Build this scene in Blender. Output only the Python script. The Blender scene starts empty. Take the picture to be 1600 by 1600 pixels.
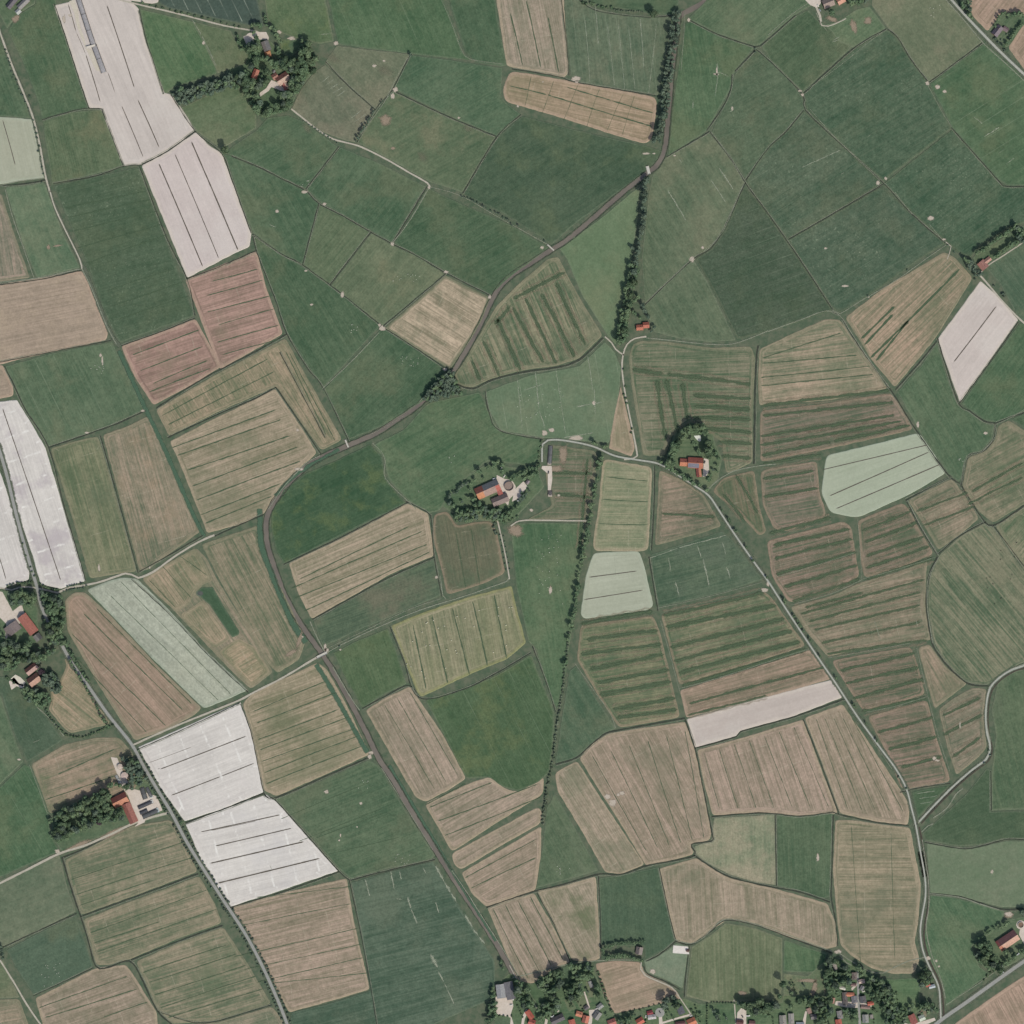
import bpy, math, random
import numpy as np
from mathutils import Vector, geometry
R = math.radians
SC = bpy.context.scene
COL = SC.collection
# ------------------------------------------------------------------ camera, sky, sun
# map coordinates: 1 unit = 1 m, x to the east, y to the south, origin at the north-west corner of the survey sheet
def W(p, z=0.0): return (p[0]-800.0, 800.0-p[1], z)
cam = bpy.data.objects.new('camera', bpy.data.cameras.new('camera')); COL.objects.link(cam)
H = 5000.0
cam.location = (0, 0, H); cam.rotation_euler = (0, 0, 0)
cam.data.sensor_width = 36; cam.data.lens = 36*H/1600.0
cam.data.clip_start = 10; cam.data.clip_end = 60000
SC.camera = cam
wd = bpy.data.worlds.new('World'); SC.world = wd; wd.use_nodes = True
nt = wd.node_tree; nt.nodes.clear()
sky = nt.nodes.new('ShaderNodeTexSky'); sky.sky_type = 'NISHITA'; sky.sun_disc = False
SUN_EL, SUN_AZ = 49.0, 147.0            # degrees, azimuth clockwise from north
sky.sun_elevation = R(SUN_EL); sky.sun_rotation = R(SUN_AZ); sky.altitude = 0
sky.air_density = 1.0; sky.dust_density = 2.5; sky.ozone_density = 1.0
bgn = nt.nodes.new('ShaderNodeBackground'); bgn.inputs[1].default_value = 0.15
wo = nt.nodes.new('ShaderNodeOutputWorld')
nt.links.new(sky.outputs[0], bgn.inputs[0]); nt.links.new(bgn.outputs[0], wo.inputs[0])
sl = bpy.data.lights.new('sun', 'SUN'); sl.energy = 3.55; sl.angle = R(0.55); sl.color = (1.0, 0.95, 0.88)
so = bpy.data.objects.new('sun', sl); COL.objects.link(so)
d = Vector((math.sin(R(SUN_AZ))*math.cos(R(SUN_EL)), math.cos(R(SUN_AZ))*math.cos(R(SUN_EL)), math.sin(R(SUN_EL))))
so.rotation_euler = d.to_track_quat('Z', 'Y').to_euler(); so.location = d*300
SC.view_settings.view_transform = 'Standard'; SC.view_settings.look = 'None'
SC.view_settings.exposure = 0.0; SC.view_settings.gamma = 1.0
SC.view_settings.use_curve_mapping = False
KAL = (1.42, 1.42, 1.52)                # daylight on flat ground / pi, used to turn seen colours into albedo

# ------------------------------------------------------------------ node helpers
def lin(c):
    c = c/255.0
    return c/12.92 if c <= 0.04045 else ((c+0.055)/1.055)**2.4
def A(rgb, k=1.0):
    y = .3*rgb[0]+.59*rgb[1]+.11*rgb[2]
    return tuple(min(0.86, lin(v*.87+y*.13+1)/KAL[i]*k) for i, v in enumerate(rgb)) + (1.0,)
class NT:
    def __init__(s, name):
        s.m = bpy.data.materials.new(name); s.m.use_nodes = True; s.t = s.m.node_tree; s.t.nodes.clear()
        s.out = s.t.nodes.new('ShaderNodeOutputMaterial')
    def n(s, typ, **kw):
        x = s.t.nodes.new('ShaderNode'+typ)
        for k, v in kw.items(): setattr(x, k, v)
        return x
    def l(s, a, b): s.t.links.new(a, b)
    def math(s, op, a, b=None, c=None, clamp=False):
        x = s.n('Math', operation=op); x.use_clamp = clamp
        for i, v in enumerate((a, b, c)):
            if v is None: continue
            if isinstance(v, (int, float)): x.inputs[i].default_value = v
            else: s.l(v, x.inputs[i])
        return x.outputs[0]
    def noise(s, vec, scale, detail=2, w=0.0, rough=0.5):
        x = s.n('TexNoise', noise_dimensions='4D'); x.inputs['Scale'].default_value = scale
        x.inputs['Detail'].default_value = detail; x.inputs['W'].default_value = w; x.inputs['Roughness'].default_value = rough
        s.l(vec, x.inputs['Vector']); return x.outputs['Fac']
    def mix(s, f, a, b):
        x = s.n('Mix', data_type='RGBA')
        for k, v in ((0, f), (6, a), (7, b)):
            if isinstance(v, (int, float, tuple)): x.inputs[k].default_value = v
            else: s.l(v, x.inputs[k])
        return x.outputs[2]
    def step(s, v, lo, hi):
        x = s.n('MapRange', interpolation_type='SMOOTHSTEP'); s.l(v, x.inputs[0])
        x.inputs[1].default_value = lo; x.inputs[2].default_value = hi; return x.outputs[0]
    def bsdf(s, col, rough=0.9, spec=0.1, bump=None, bd=0.3):
        b = s.n('BsdfPrincipled'); b.inputs['Roughness'].default_value = rough; b.inputs['Specular IOR Level'].default_value = spec
        if isinstance(col, tuple): b.inputs['Base Color'].default_value = col
        else: s.l(col, b.inputs['Base Color'])
        if bump is not None:
            bp = s.n('Bump'); bp.inputs['Strength'].default_value = 0.6; bp.inputs['Distance'].default_value = bd
            s.l(bump, bp.inputs['Height']); s.l(bp.outputs[0], b.inputs['Normal'])
        return b
def fieldmat(name, a, b, c=None, rowp=3.0, rows=.5, patch=.5, pscale=.012, grain=.35, cscale=.006, camt=.5,
             ed=None, eamt=.5, tram=None, speck=0.0, seed=0.0, cross=None):
    """soil and crop: a/b the two colours of the sward, c a third that comes in drifts, ed the colour of the trodden rim"""
    s = NT(name)
    geo = s.n('NewGeometry'); P = geo.outputs['Position']
    at = s.n('Attribute', attribute_name='rowuv'); UV = at.outputs['Vector']
    def stretched(fx, fy):
        mp = s.n('Mapping'); mp.inputs['Scale'].default_value = (fx, fy, 1); s.l(UV, mp.inputs['Vector']); return mp.outputs[0]
    n1 = s.noise(stretched(1.0/rowp, .010), 1.0, 3, seed, .7)
    n1b = s.noise(stretched(1.0/(rowp*5), .006), 1.0, 2, seed+3, .55)
    n2 = s.noise(P, pscale, 4, seed+1, .62); n3 = s.noise(P, .33, 3, seed+2, .8)
    n5 = s.noise(P, .10, 3, seed+9, .75)
    v = s.math('MULTIPLY', s.math('SUBTRACT', n1, .5), rows*4.4)
    v = s.math('ADD', v, s.math('MULTIPLY', s.math('SUBTRACT', n1b, .5), rows*2.2))
    v = s.math('ADD', v, s.math('MULTIPLY', s.math('SUBTRACT', n2, .5), patch*3.4))
    v = s.math('ADD', v, s.math('MULTIPLY', s.math('SUBTRACT', n5, .5), grain*2.6))
    v = s.math('ADD', v, .5, clamp=True)
    col = s.mix(v, A(a), A(b))
    if c is not None:
        n4 = s.noise(P, cscale, 5, seed+4, .65)
        f = s.math('MULTIPLY', s.step(n4, .47, .66), camt)
        f = s.math('MULTIPLY', f, s.math('ADD', s.math('MULTIPLY', n3, .9), .5), clamp=True)
        col = s.mix(f, col, A(c))
    if tram:
        per, wid, tc, ta = tram
        sp = s.n('SeparateXYZ'); s.l(UV, sp.inputs[0])
        wob = s.math('ADD', sp.outputs[0], s.math('MULTIPLY', n5, .6))
        u = s.math('FRACT', s.math('DIVIDE', wob, per)); dd = s.math('ABSOLUTE', s.math('SUBTRACT', u, .5))
        f = s.math('SUBTRACT', 1.0, s.step(dd, wid/per*.35, wid/per))
        f = s.math('MULTIPLY', f, s.step(s.noise(stretched(.02, .012), 1.0, 4, seed+7, .7), .38, .66))
        col = s.mix(s.math('MULTIPLY', f, ta), col, A(tc))
    if speck:
        n6 = s.noise(P, .32, 2, seed+5, .6)
        f = s.math('MULTIPLY', s.step(n6, .60, .72), s.step(n2, .42, .62))
        col = s.mix(s.math('MULTIPLY', f, speck), col, A((150, 160, 135)))
    if cross:
        per, wid, tc, ta = cross
        sp = s.n('SeparateXYZ'); s.l(UV, sp.inputs[0])
        wob = s.math('ADD', sp.outputs[1], s.math('MULTIPLY', n5, 5.0))
        u = s.math('FRACT', s.math('DIVIDE', wob, per)); dd = s.math('ABSOLUTE', s.math('SUBTRACT', u, .5))
        f = s.math('SUBTRACT', 1.0, s.step(dd, wid/per*.4, wid/per))
        f = s.math('MULTIPLY', f, s.step(s.noise(P, .03, 4, seed+8, .8), .45, .6))
        col = s.mix(s.math('MULTIPLY', f, ta), col, A(tc))
    if ed is not None:
        ea = s.n('Attribute', attribute_name='edge')
        f = s.math('ADD', ea.outputs['Fac'], s.math('MULTIPLY', s.math('SUBTRACT', n5, .5), .9))
        f = s.math('MULTIPLY', s.step(f, .25, .85), eamt)
        col = s.mix(f, col, A(ed))
    # the mottle of tufts and clods: it darkens and lightens every colour alike
    g = s.math('ADD', 1.0, s.math('ADD', s.math('MULTIPLY', s.math('SUBTRACT', n3, .5), grain*2.3), s.math('MULTIPLY', s.math('SUBTRACT', n5, .5), grain*.9)))
    vm = s.n('VectorMath', operation='SCALE'); s.l(col, vm.inputs[0]); s.l(g, vm.inputs['Scale'])
    bs = s.bsdf(vm.outputs[0], .95, .05, n3, .15); s.l(bs.outputs[0], s.out.inputs[0]); return s.m
def stripmat(name, a, b, lo=.12, hi=.55, amt=1.0, nsc=.25, namp=.9, seed=0.0, hard=False):
    """worn track, furrow, drift of grass: ragged edges where it thins out into what lies below"""
    s = NT(name); geo = s.n('NewGeometry'); P = geo.outputs['Position']
    n = s.noise(P, nsc, 3, seed, .7); n2 = s.noise(P, .6, 2, seed+1, .7)
    col = s.mix(s.step(n2, .3, .7), A(a), A(b)); bs = s.bsdf(col, .95, .05)
    if hard: s.l(bs.outputs[0], s.out.inputs[0]); return s.m
    ea = s.n('Attribute', attribute_name='edge')
    f = s.math('ADD', ea.outputs['Fac'], s.math('MULTIPLY', s.math('SUBTRACT', n, .5), namp))
    f = s.math('MULTIPLY', s.step(f, lo, hi), amt)
    tr = s.n('BsdfTransparent'); mx = s.n('MixShader'); s.l(f, mx.inputs[0]); s.l(tr.outputs[0], mx.inputs[1]); s.l(bs.outputs[0], mx.inputs[2])
    s.l(mx.outputs[0], s.out.inputs[0]); return s.m
def plainmat(name, a, b=None, scale=.4, rough=.85, spec=.2, lo=.35, hi=.65, rowax=None):
    s = NT(name); geo = s.n('NewGeometry'); tc = s.n('TexCoord')
    n = s.noise(tc.outputs['Object'] if rowax else geo.outputs['Position'], scale, 4, random.random()*9, .65)
    col = s.mix(s.step(n, lo, hi), A(a), A(b or tuple(v*.9 for v in a)))
    h = n
    if rowax:
        w = s.n('TexWave', bands_direction=rowax); w.inputs['Scale'].default_value = 1.1; w.inputs['Distortion'].default_value = 1.0
        s.l(tc.outputs['Object'], w.inputs['Vector']); h = w.outputs['Fac']
        col = s.mix(s.math('MULTIPLY', h, .18), col, A(tuple(v*.7 for v in a)))
    bs = s.bsdf(col, rough, spec, h, .08); s.l(bs.outputs[0], s.out.inputs[0]); return s.m

# ------------------------------------------------------------------ mesh helpers
rnd = random.Random(7)
def link(name, me, parent=None, mats=()):
    o = bpy.data.objects.new(name, me); COL.objects.link(o)
    if parent: o.parent = parent
    for m in mats: me.materials.append(m)
    return o
def mesh(name, vs, fs, mats=(), parent=None, mi=None, smooth=False, edge=None, uv=None):
    me = bpy.data.meshes.new(name); me.from_pydata(vs, [], fs)
    if mi: me.polygons.foreach_set('material_index', mi)
    if smooth: me.polygons.foreach_set('use_smooth', [True]*len(fs))
    if edge is not None: me.attributes.new('edge', 'FLOAT', 'POINT').data.foreach_set('value', edge)
    if uv is not None: me.attributes.new('rowuv', 'FLOAT_VECTOR', 'CORNER').data.foreach_set('vector', uv)
    me.update(); return link(name, me, parent, mats)
def tag(o, label=None, cat=None, group=None, kind=None):
    if label: o['label'] = label
    if cat: o['category'] = cat
    if group: o['group'] = group
    if kind: o['kind'] = kind
    return o
def area(p): return .5*sum(p[i][0]*p[(i+1)%len(p)][1]-p[(i+1)%len(p)][0]*p[i][1] for i in range(len(p)))
def roundp(p, r, rg=None, like=None):
    like = like or p; out = []; n = len(p)
    for i in range(n):
        a, b, c = like[i-1], like[i], like[(i+1)%n]
        t1 = min(r/math.dist(a, b), .42); t2 = min(r/math.dist(b, c), .42)
        a, b, c = p[i-1], p[i], p[(i+1)%n]
        q1 = (b[0]+(a[0]-b[0])*t1, b[1]+(a[1]-b[1])*t1); q2 = (b[0]+(c[0]-b[0])*t2, b[1]+(c[1]-b[1])*t2)
        for t in (0, .25, .5, .75, 1):
            out.append(((1-t)**2*q1[0]+2*t*(1-t)*b[0]+t*t*q2[0], (1-t)**2*q1[1]+2*t*(1-t)*b[1]+t*t*q2[1]))
        k = max(1, int(math.dist(like[i], like[(i+1)%n])/9)); t3 = min(r/math.dist(like[i], like[(i+1)%n]), .42)
        e = (c[0]+(b[0]-c[0])*t3, c[1]+(b[1]-c[1])*t3); L = math.dist(q2, e)+1e-6; nx, ny = (e[1]-q2[1])/L, -(e[0]-q2[0])/L
        for j in range(1, k):
            w = rg.uniform(-.45, .45) if rg else 0; t = j/k
            out.append((q2[0]+(e[0]-q2[0])*t+nx*w, q2[1]+(e[1]-q2[1])*t+ny*w))
    return out
def inset(p, dist):
    n = len(p); s = 1 if area(p) > 0 else -1; out = []
    for i in range(n):
        a, b, c = p[i-1], p[i], p[(i+1)%n]
        d1 = (b[0]-a[0], b[1]-a[1]); d2 = (c[0]-b[0], c[1]-b[1])
        l1 = math.hypot(*d1)+1e-9; l2 = math.hypot(*d2)+1e-9
        n1 = (-d1[1]/l1*s, d1[0]/l1*s); n2 = (-d2[1]/l2*s, d2[0]/l2*s)
        m = (n1[0]+n2[0], n1[1]+n2[1]); q = 1+n1[0]*n2[0]+n1[1]*n2[1]
        k = dist/max(q, .45); out.append((b[0]+m[0]*k, b[1]+m[1]*k))
    return out
def fieldmesh(name, poly, mat, ang=0, gap=1.3, r=5, head=6.0, z=.4, seed=1):
    """a raised parcel with sloping sides down to the ditches, a headland worked along its rim and the rows of its core"""
    z += (seed % 37)*.003
    rg = random.Random(seed)
    base = poly if area(poly) < 0 else poly[::-1]          # y points south: this order is counter-clockwise in the world
    def safe(dd):
        if dd <= .05: return inset(base, dd), dd
        while dd > .05:
            q = inset(base, dd); m = len(base)
            if all((q[(i+1)%m][0]-q[i][0])*(base[(i+1)%m][0]-base[i][0])+(q[(i+1)%m][1]-q[i][1])*(base[(i+1)%m][1]-base[i][1]) > 0 for i in range(m)): return q, dd
            dd *= .75
        return list(base), 0
    q1, _ = safe(gap); q2, d2 = safe(gap+.8); q3, d3 = safe(gap+.8+head)
    if d3 <= d2: q3 = [((x*999+cx)/1000, (y*999+cy)/1000) for (x, y), cx, cy in zip(q2, [sum(q[0] for q in q2)/len(q2)]*len(q2), [sum(q[1] for q in q2)/len(q2)]*len(q2))]
    p1, p2, p3 = [roundp(q, r, random.Random(seed), base) for q in (q1, q2, q3)]; p0 = p1; head = max(.5, d3-d2)
    n = len(p0); vs = [W(q, .0) for q in p1]+[W(q, z) for q in p2]+[W(q, z) for q in p3]
    fs = []; uv = []; L = [0]
    for i in range(n): L.append(L[-1]+math.dist(p2[i], p2[(i+1)%n]))
    for i in range(n):
        j = (i+1)%n
        fs.append((i, j, n+j, n+i)); uv += [0, L[i], 0, 0, L[i+1], 0, .8, L[i+1], 0, .8, L[i], 0]
        fs.append((n+i, n+j, 2*n+j, 2*n+i)); uv += [.8, L[i], 0, .8, L[i+1], 0, .8+head, L[i+1], 0, .8+head, L[i], 0]
    ca, sa = math.cos(R(ang)), math.sin(R(ang))
    for t in geometry.tessellate_polygon([[Vector((q[0], -q[1], 0)) for q in p3]]):
        a, b, c = [vs[2*n+k] for k in t]
        if (b[0]-a[0])*(c[1]-a[1])-(b[1]-a[1])*(c[0]-a[0]) < 0: t = (t[0], t[2], t[1])
        fs.append(tuple(2*n+k for k in t))
        for k in t:
            x, y, _ = vs[2*n+k]; uv += [-x*sa+y*ca, x*ca+y*sa, 0]
    o = mesh(name, vs, fs, [mat], edge=[1]*n+[1]*n+[0]*n, uv=uv); return tag(o, kind='structure')
def resample(pts, step):
    # Catmull-Rom through the points
    P = [pts[0]]+list(pts)+[pts[-1]]; out = []
    for i in range(1, len(P)-2):
        a, b, c, e = P[i-1], P[i], P[i+1], P[i+2]; k = max(1, int(math.dist(b, c)/step))
        for j in range(k):
            t = j/k
            out.append(tuple(.5*(2*b[m]+(c[m]-a[m])*t+(2*a[m]-5*b[m]+4*c[m]-e[m])*t*t+(3*b[m]-a[m]-3*c[m]+e[m])*t**3) for m in (0, 1)))
    out.append(tuple(pts[-1])); return out
class Strips:
    """collects ribbons that lie on the ground and builds them as one sheet"""
    def __init__(s): s.v = []; s.f = []; s.e = []; s.w = random.Random(3)
    def add(s, pts, w, z, jit=.12, step=7, taper=0, wob=0):
        q = resample(pts, step); n = len(q); b = len(s.v)
        for i, p in enumerate(q):
            a, c = q[max(0, i-1)], q[min(n-1, i+1)]; dx, dy = c[0]-a[0], c[1]-a[1]; L = math.hypot(dx, dy)+1e-9
            nx, ny = -dy/L, dx/L; ww = w*.5*(1+s.w.uniform(-jit, jit)); o = s.w.uniform(-wob, wob)
            if taper: ww *= min(1, .25+min(i, n-1-i)*step/taper)
            for k, ed in ((-1, 0), (0, 1), (1, 0)):
                s.v.append(W((p[0]+nx*(ww*k+o), p[1]+ny*(ww*k+o)), z)); s.e.append(ed if 0 < i < n-1 or not taper else 0)
        for i in range(n-1):
            a = b+i*3; s.f += [(a, a+3, a+4, a+1), (a+1, a+4, a+5, a+2)]
        return s
    def blob(s, cx, cy, rx, ry, z, ang=0, n=14):
        b = len(s.v); s.v.append(W((cx, cy), z)); s.e.append(1.3); ca, sa = math.cos(R(ang)), math.sin(R(ang))
        for i in range(n):
            t = 2*math.pi*i/n; k = s.w.uniform(.75, 1.2); x, y = rx*k*math.cos(t), ry*k*math.sin(t)
            s.v.append(W((cx+x*ca-y*sa, cy+x*sa+y*ca), z)); s.e.append(0)
        for i in range(n): s.f.append((b, b+1+(i+1)%n, b+1+i))
        return s
    def build(s, name, mat, kind='structure'):
        if not s.v: return None
        o = mesh(name, s.v, s.f, [mat], edge=s.e); return tag(o, kind=kind)
SLB = [0]
def slab(name, poly, mat, z0, z1, r=1.0):
    SLB[0] += 1; z1 += .004*(SLB[0] % 25)
    rg = random.Random(5); base = poly if area(poly) < 0 else poly[::-1]; p = roundp(base, r) if r else base; n = len(p)
    vs = [W(q, z0) for q in p]+[W(q, z1) for q in p]; fs = [(i, (i+1)%n, n+(i+1)%n, n+i) for i in range(n)]
    for t in geometry.tessellate_polygon([[Vector((q[0], -q[1], 0)) for q in p]]):
        a, b, c = [vs[n+k] for k in t]
        if (b[0]-a[0])*(c[1]-a[1])-(b[1]-a[1])*(c[0]-a[0]) < 0: t = (t[0], t[2], t[1])
        fs.append(tuple(n+k for k in t))
    return tag(mesh(name, vs, fs, [mat]), kind='structure')
# ------------------------------------------------------------------ the ground far and near
def make_ground():
    s = NT('verge_grass'); geo = s.n('NewGeometry'); P = geo.outputs['Position']
    n1 = s.noise(P, .09, 4, 1, .7); n2 = s.noise(P, .6, 2, 2, .7); n3 = s.noise(P, .012, 3, 3, .6)
    near = s.mix(s.step(n1, .32, .68), A((76, 98, 76)), A((108, 114, 94))); near = s.mix(s.math('MULTIPLY', n2, .3), near, A((70, 84, 70)))
    vo = s.n('TexVoronoi', feature='F1'); vo.inputs['Scale'].default_value = .0065; s.l(P, vo.inputs['Vector'])
    rp = s.n('ValToRGB'); e = rp.color_ramp.elements; e[0].color = A((74, 102, 76)); e[1].color = A((150, 135, 112))
    for q, c in ((.3, (84, 110, 82)), (.5, (104, 116, 90)), (.7, (140, 130, 104)), (.9, (150, 160, 140))):
        x = rp.color_ramp.elements.new(q); x.color = A(c)
    rp.color_ramp.interpolation = 'CONSTANT'
    sp = s.n('SeparateColor'); s.l(vo.outputs['Color'], sp.inputs[0]); s.l(sp.outputs[0], rp.inputs[0])
    far = s.mix(s.math('MULTIPLY', n1, .5), rp.outputs[0], A((80, 96, 76)))
    px = s.n('SeparateXYZ'); s.l(P, px.inputs[0])
    m = s.math('MAXIMUM', s.math('ABSOLUTE', px.outputs[0]), s.math('ABSOLUTE', px.outputs[1]))
    col = s.mix(s.step(m, 842, 843), near, far); bs = s.bsdf(col, .97, .03, n2, .15); s.l(bs.outputs[0], s.out.inputs[0])
    k = 30000
    o = mesh('ground', [(-k, -k, 0), (k, -k, 0), (k, k, 0), (-k, k, 0)], [(0, 1, 2, 3)], [s.m]); tag(o, kind='structure')
make_ground()
# ------------------------------------------------------------------ the parcels
X = (41, .7, (176, 168, 148), .4)
K = {
 'PD': dict(name='pasture', a=(63, 91, 67), b=(90, 110, 84), c=(108, 113, 86), camt=.42, cscale=.013, rows=.4, rowp=2.5, patch=.55, grain=.42, ed=(104, 116, 96), eamt=.35, r=2, head=3),
 'PM': dict(name='pasture', a=(75, 100, 75), b=(103, 119, 92), c=(120, 123, 97), camt=.45, cscale=.013, rows=.42, rowp=3, patch=.55, grain=.42, ed=(114, 122, 102), eamt=.35, r=2, head=3),
 'PS': dict(name='pasture', a=(60, 88, 66), b=(89, 107, 84), c=(102, 109, 82), camt=.35, cscale=.011, rows=.42, rowp=3, patch=.5, grain=.5, speck=.55, ed=(98, 108, 84), eamt=.4, r=2, head=4),
 'PL': dict(name='pasture', a=(86, 104, 80), b=(114, 122, 97), c=(129, 127, 104), camt=.6, cscale=.011, rows=.25, rowp=3, patch=.55, grain=.42, ed=(120, 124, 104), eamt=.4, r=2, head=3),
 'PP': dict(name='pasture', a=(93, 118, 91), b=(112, 131, 104), c=(124, 132, 106), camt=.5, cscale=.011, rows=.2, rowp=3, patch=.45, grain=.34, ed=(112, 126, 102), eamt=.4, r=3, head=3),
 'SB': dict(name='stubble_field', a=(124, 119, 99), b=(173, 153, 136), c=(104, 112, 90), camt=.5, cscale=.014, rows=.62, rowp=2.4, patch=.3, grain=.36, ed=(168, 152, 128), eamt=.6, gap=-.9, r=5, head=7, cross=X, tram=(6.2, .9, (116, 114, 92), .4)),
 'SP': dict(name='stubble_field', a=(136, 120, 102), b=(180, 152, 134), c=(116, 116, 92), camt=.4, cscale=.014, rows=.65, rowp=2.6, patch=.3, grain=.3, ed=(176, 152, 132), eamt=.6, gap=-.9, r=5, head=7, cross=X, tram=(6.2, .9, (124, 112, 94), .35)),
 'SG': dict(name='stubble_field', a=(93, 105, 85), b=(151, 137, 119), c=(88, 105, 82), camt=.6, cscale=.014, rows=.66, rowp=2.6, patch=.5, grain=.38, ed=(134, 130, 106), eamt=.5, gap=.2, r=6, head=7, cross=X, tram=(5.6, .9, (88, 102, 78), .4)),
 'SD': dict(name='stubble_field', a=(82, 100, 78), b=(144, 126, 112), c=(82, 102, 78), camt=.7, cscale=.014, rows=.66, rowp=2.4, patch=.4, grain=.36, ed=(158, 136, 116), eamt=.5, gap=1.8, r=8, head=6, cross=X, tram=(5.6, .9, (84, 98, 76), .4)),
 'WH': dict(name='bare_field', a=(194, 189, 185), b=(214, 209, 204), c=(188, 180, 180), camt=.5, rows=.6, rowp=3, patch=.6, grain=.16, ed=(214, 208, 202), eamt=.5, tram=(8.5, .5, (184, 180, 178), .5), cross=(37, 2.2, (226, 224, 220), .8), gap=-.9, r=2, head=8),
 'BE': dict(name='bare_field', a=(184, 175, 170), b=(204, 194, 188), c=(198, 193, 187), camt=.6, rows=.4, rowp=4, patch=.5, grain=.12, ed=(202, 191, 180), eamt=.7, gap=-.9, r=4, head=8),
 'GP': dict(name='pale_crop_field', a=(158, 164, 144), b=(174, 179, 160), c=(166, 168, 148), camt=.5, rows=.4, rowp=3.5, patch=.4, grain=.14, ed=(168, 178, 158), eamt=.5, gap=-.9, r=8, head=6),
}
fields = []
def F(k, poly, ang=0, **kw):
    o = dict(K[k]); o.update(kw); i = len(fields)+1; fields.append(i)
    name = o.pop('name'); geo = {q: o.pop(q) for q in ('gap', 'r', 'head', 'z') if q in o}; geo.setdefault('gap', -.4)
    a, b, c = o.pop('a'), o.pop('b'), o.pop('c', None); t = o.pop('tint', 0)
    if t:
        a, b = [tuple(v+(t if isinstance(t, int) else t[j]) for j, v in enumerate(x)) for x in (a, b)]
        if c: c = tuple(v+(t if isinstance(t, int) else t[j]) for j, v in enumerate(c))
    m = fieldmat(name+'_cover', a, b, c, seed=i*1.37, **o)
    return fieldmesh(name, poly, m, ang, seed=i, **geo)
TL = lambda per, amt=.5, col=(134, 148, 124), w=.55: (per, w, col, amt)
# north-west
F('PD', [(12,48),(30,22),(55,7),(62,-40),(84,-40),(88,22),(100,50),(120,112),(138,169),(110,174),(66,187),(60,160),(35,95)], -68, tint=(4,3,2))
F('PD', [(-40,30),(-3,48),(15,100),(32,142),(50,184),(-40,178)], -68, tint=4)
F('PM', [(-40,-40),(60,-40),(54,6),(30,20),(11,44),(-6,10),(-40,40)], -40, name='farmyard_grass')
F('GP', [(-40,180),(50,187),(60,225),(70,277),(-40,292)], -76, r=2, tint=(-2,-4,-4))
F('PD', [(67,189),(110,175),(158,171),(193,260),(82,288),(70,215)], -76, tint=(14,8,6), rows=.5, camt=.6, speck=.2)
F('PD', [(84,290),(216,261),(304,493),(186,535),(160,480),(138,415),(105,340)], 14, a=(64,88,66), b=(86,104,82), c=(96,108,82), rows=.35, speck=.45, r=6)
F('BE', [(85,9),(112,3),(120,-40),(150,-40),(200,-2),(216,14),(225,60),(240,100),(256,146),(267,148),(290,180),(304,204),(262,235),(222,256),(192,259),(158,169),(140,168),(102,52)], -66)
F('BE', [(222,259),(262,238),(306,207),(326,228),(346,240),(360,280),(378,330),(392,364),(389,385),(366,395),(293,433)], -66, tint=(3,0,2))
F('PM', [(219,14),(302,34),(338,105),(338,115),(270,137),(262,144),(257,146),(240,98),(228,60)], -60, tint=(-4,2,-4))
F('PL', [(302,34),(360,48),(372,70),(388,85),(384,100),(340,114)], -60, tint=(-2,0,-4))
F('PD', [(245,-40),(398,-40),(402,0),(412,42),(400,41),(330,27),(262,12),(249,4)], -64, a=(66,84,76), b=(78,94,84), c=(84,98,86), tram=TL(17,.95,(150,160,145),.9), rows=.3)
F('BE', [(165,-40),(243,-40),(247,3),(238,5),(205,0),(170,-6)], -20)
F('PL', [(283,168),(366,128),(386,152),(400,175),(400,200),(345,232),(306,204),(292,182)], 22, tint=(-8,-2,-6))
F('PD', [(350,238),(400,204),(418,184),(450,180),(475,190),(528,229),(478,294),(440,278),(404,260)], 30, tint=2)
F('PD', [(350,240),(404,262),(440,280),(477,298),(498,318),(472,412),(438,395),(396,364),(378,325),(362,270)], -60, tint=3)
F('PD', [(395,367),(440,398),(472,415),(535,460),(594,508),(504,606),(480,570),(448,520),(430,468),(402,395)], -60)
F('PD', [(597,512),(650,545),(698,576),(683,602),(664,624),(632,645),(600,664),(560,680),(546,686),(505,609)], 42, tint=1)
F('PD', [(500,320),(540,340),(578,362),(514,445),(474,413)], 50, tint=(20,12,10))
F('PD', [(580,364),(612,382),(655,402),(695,428),(598,508),(558,478),(516,447)], 50, tint=(23,13,12))
F('PD', [(532,230),(600,258),(664,291),(612,379),(500,315),(480,296)], 50, tint=3)
F('PD', [(668,293),(720,318),(800,352),(858,387),(800,430),(766,460),(697,424),(616,380)], 30, tint=-1)
F('SB', [(696,431),(765,465),(752,500),(735,530),(703,576),(602,513)], -32, a=(134,126,104), b=(194,174,150), c=(110,116,92), camt=.5, r=3, cscale=.03, ed=(100,110,86), eamt=.8)
# north
F('PL', [(408,-40),(503,-40),(508,0),(521,64),(500,68),(470,62),(430,48),(418,30)], -60, c=(116,122,84), tint=(-6,0,-6), camt=.6)
F('PM', [(436,62),(470,60),(472,76),(455,90),(440,84)], 20, c=(120,132,70), camt=.9)
F('PD', [(505,-40),(688,-40),(692,0),(712,50),(722,82),(738,94),(700,90),(640,83),(580,76),(528,68)], -66, tint=(4,6,2), rows=.3, tram=TL(30,.35))
F('PD', [(690,-40),(768,-40),(779,40),(792,101),(784,103),(745,97),(728,84),(718,55)], -72, tint=1, rows=.3)
F('PL', [(508,98),(526,71),(580,78),(640,84),(612,140),(587,170),(545,133)], -40, tint=(6,2,4))
F('PL', [(492,112),(508,101),(545,136),(585,172),(556,222),(540,219),(505,206),(475,185),(456,170),(470,140)], -58, tint=(5,0,4))
F('PD', [(642,86),(700,93),(784,106),(782,150),(790,160),(813,178),(776,212),(700,180),(615,138)], 30, tint=6)
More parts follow.
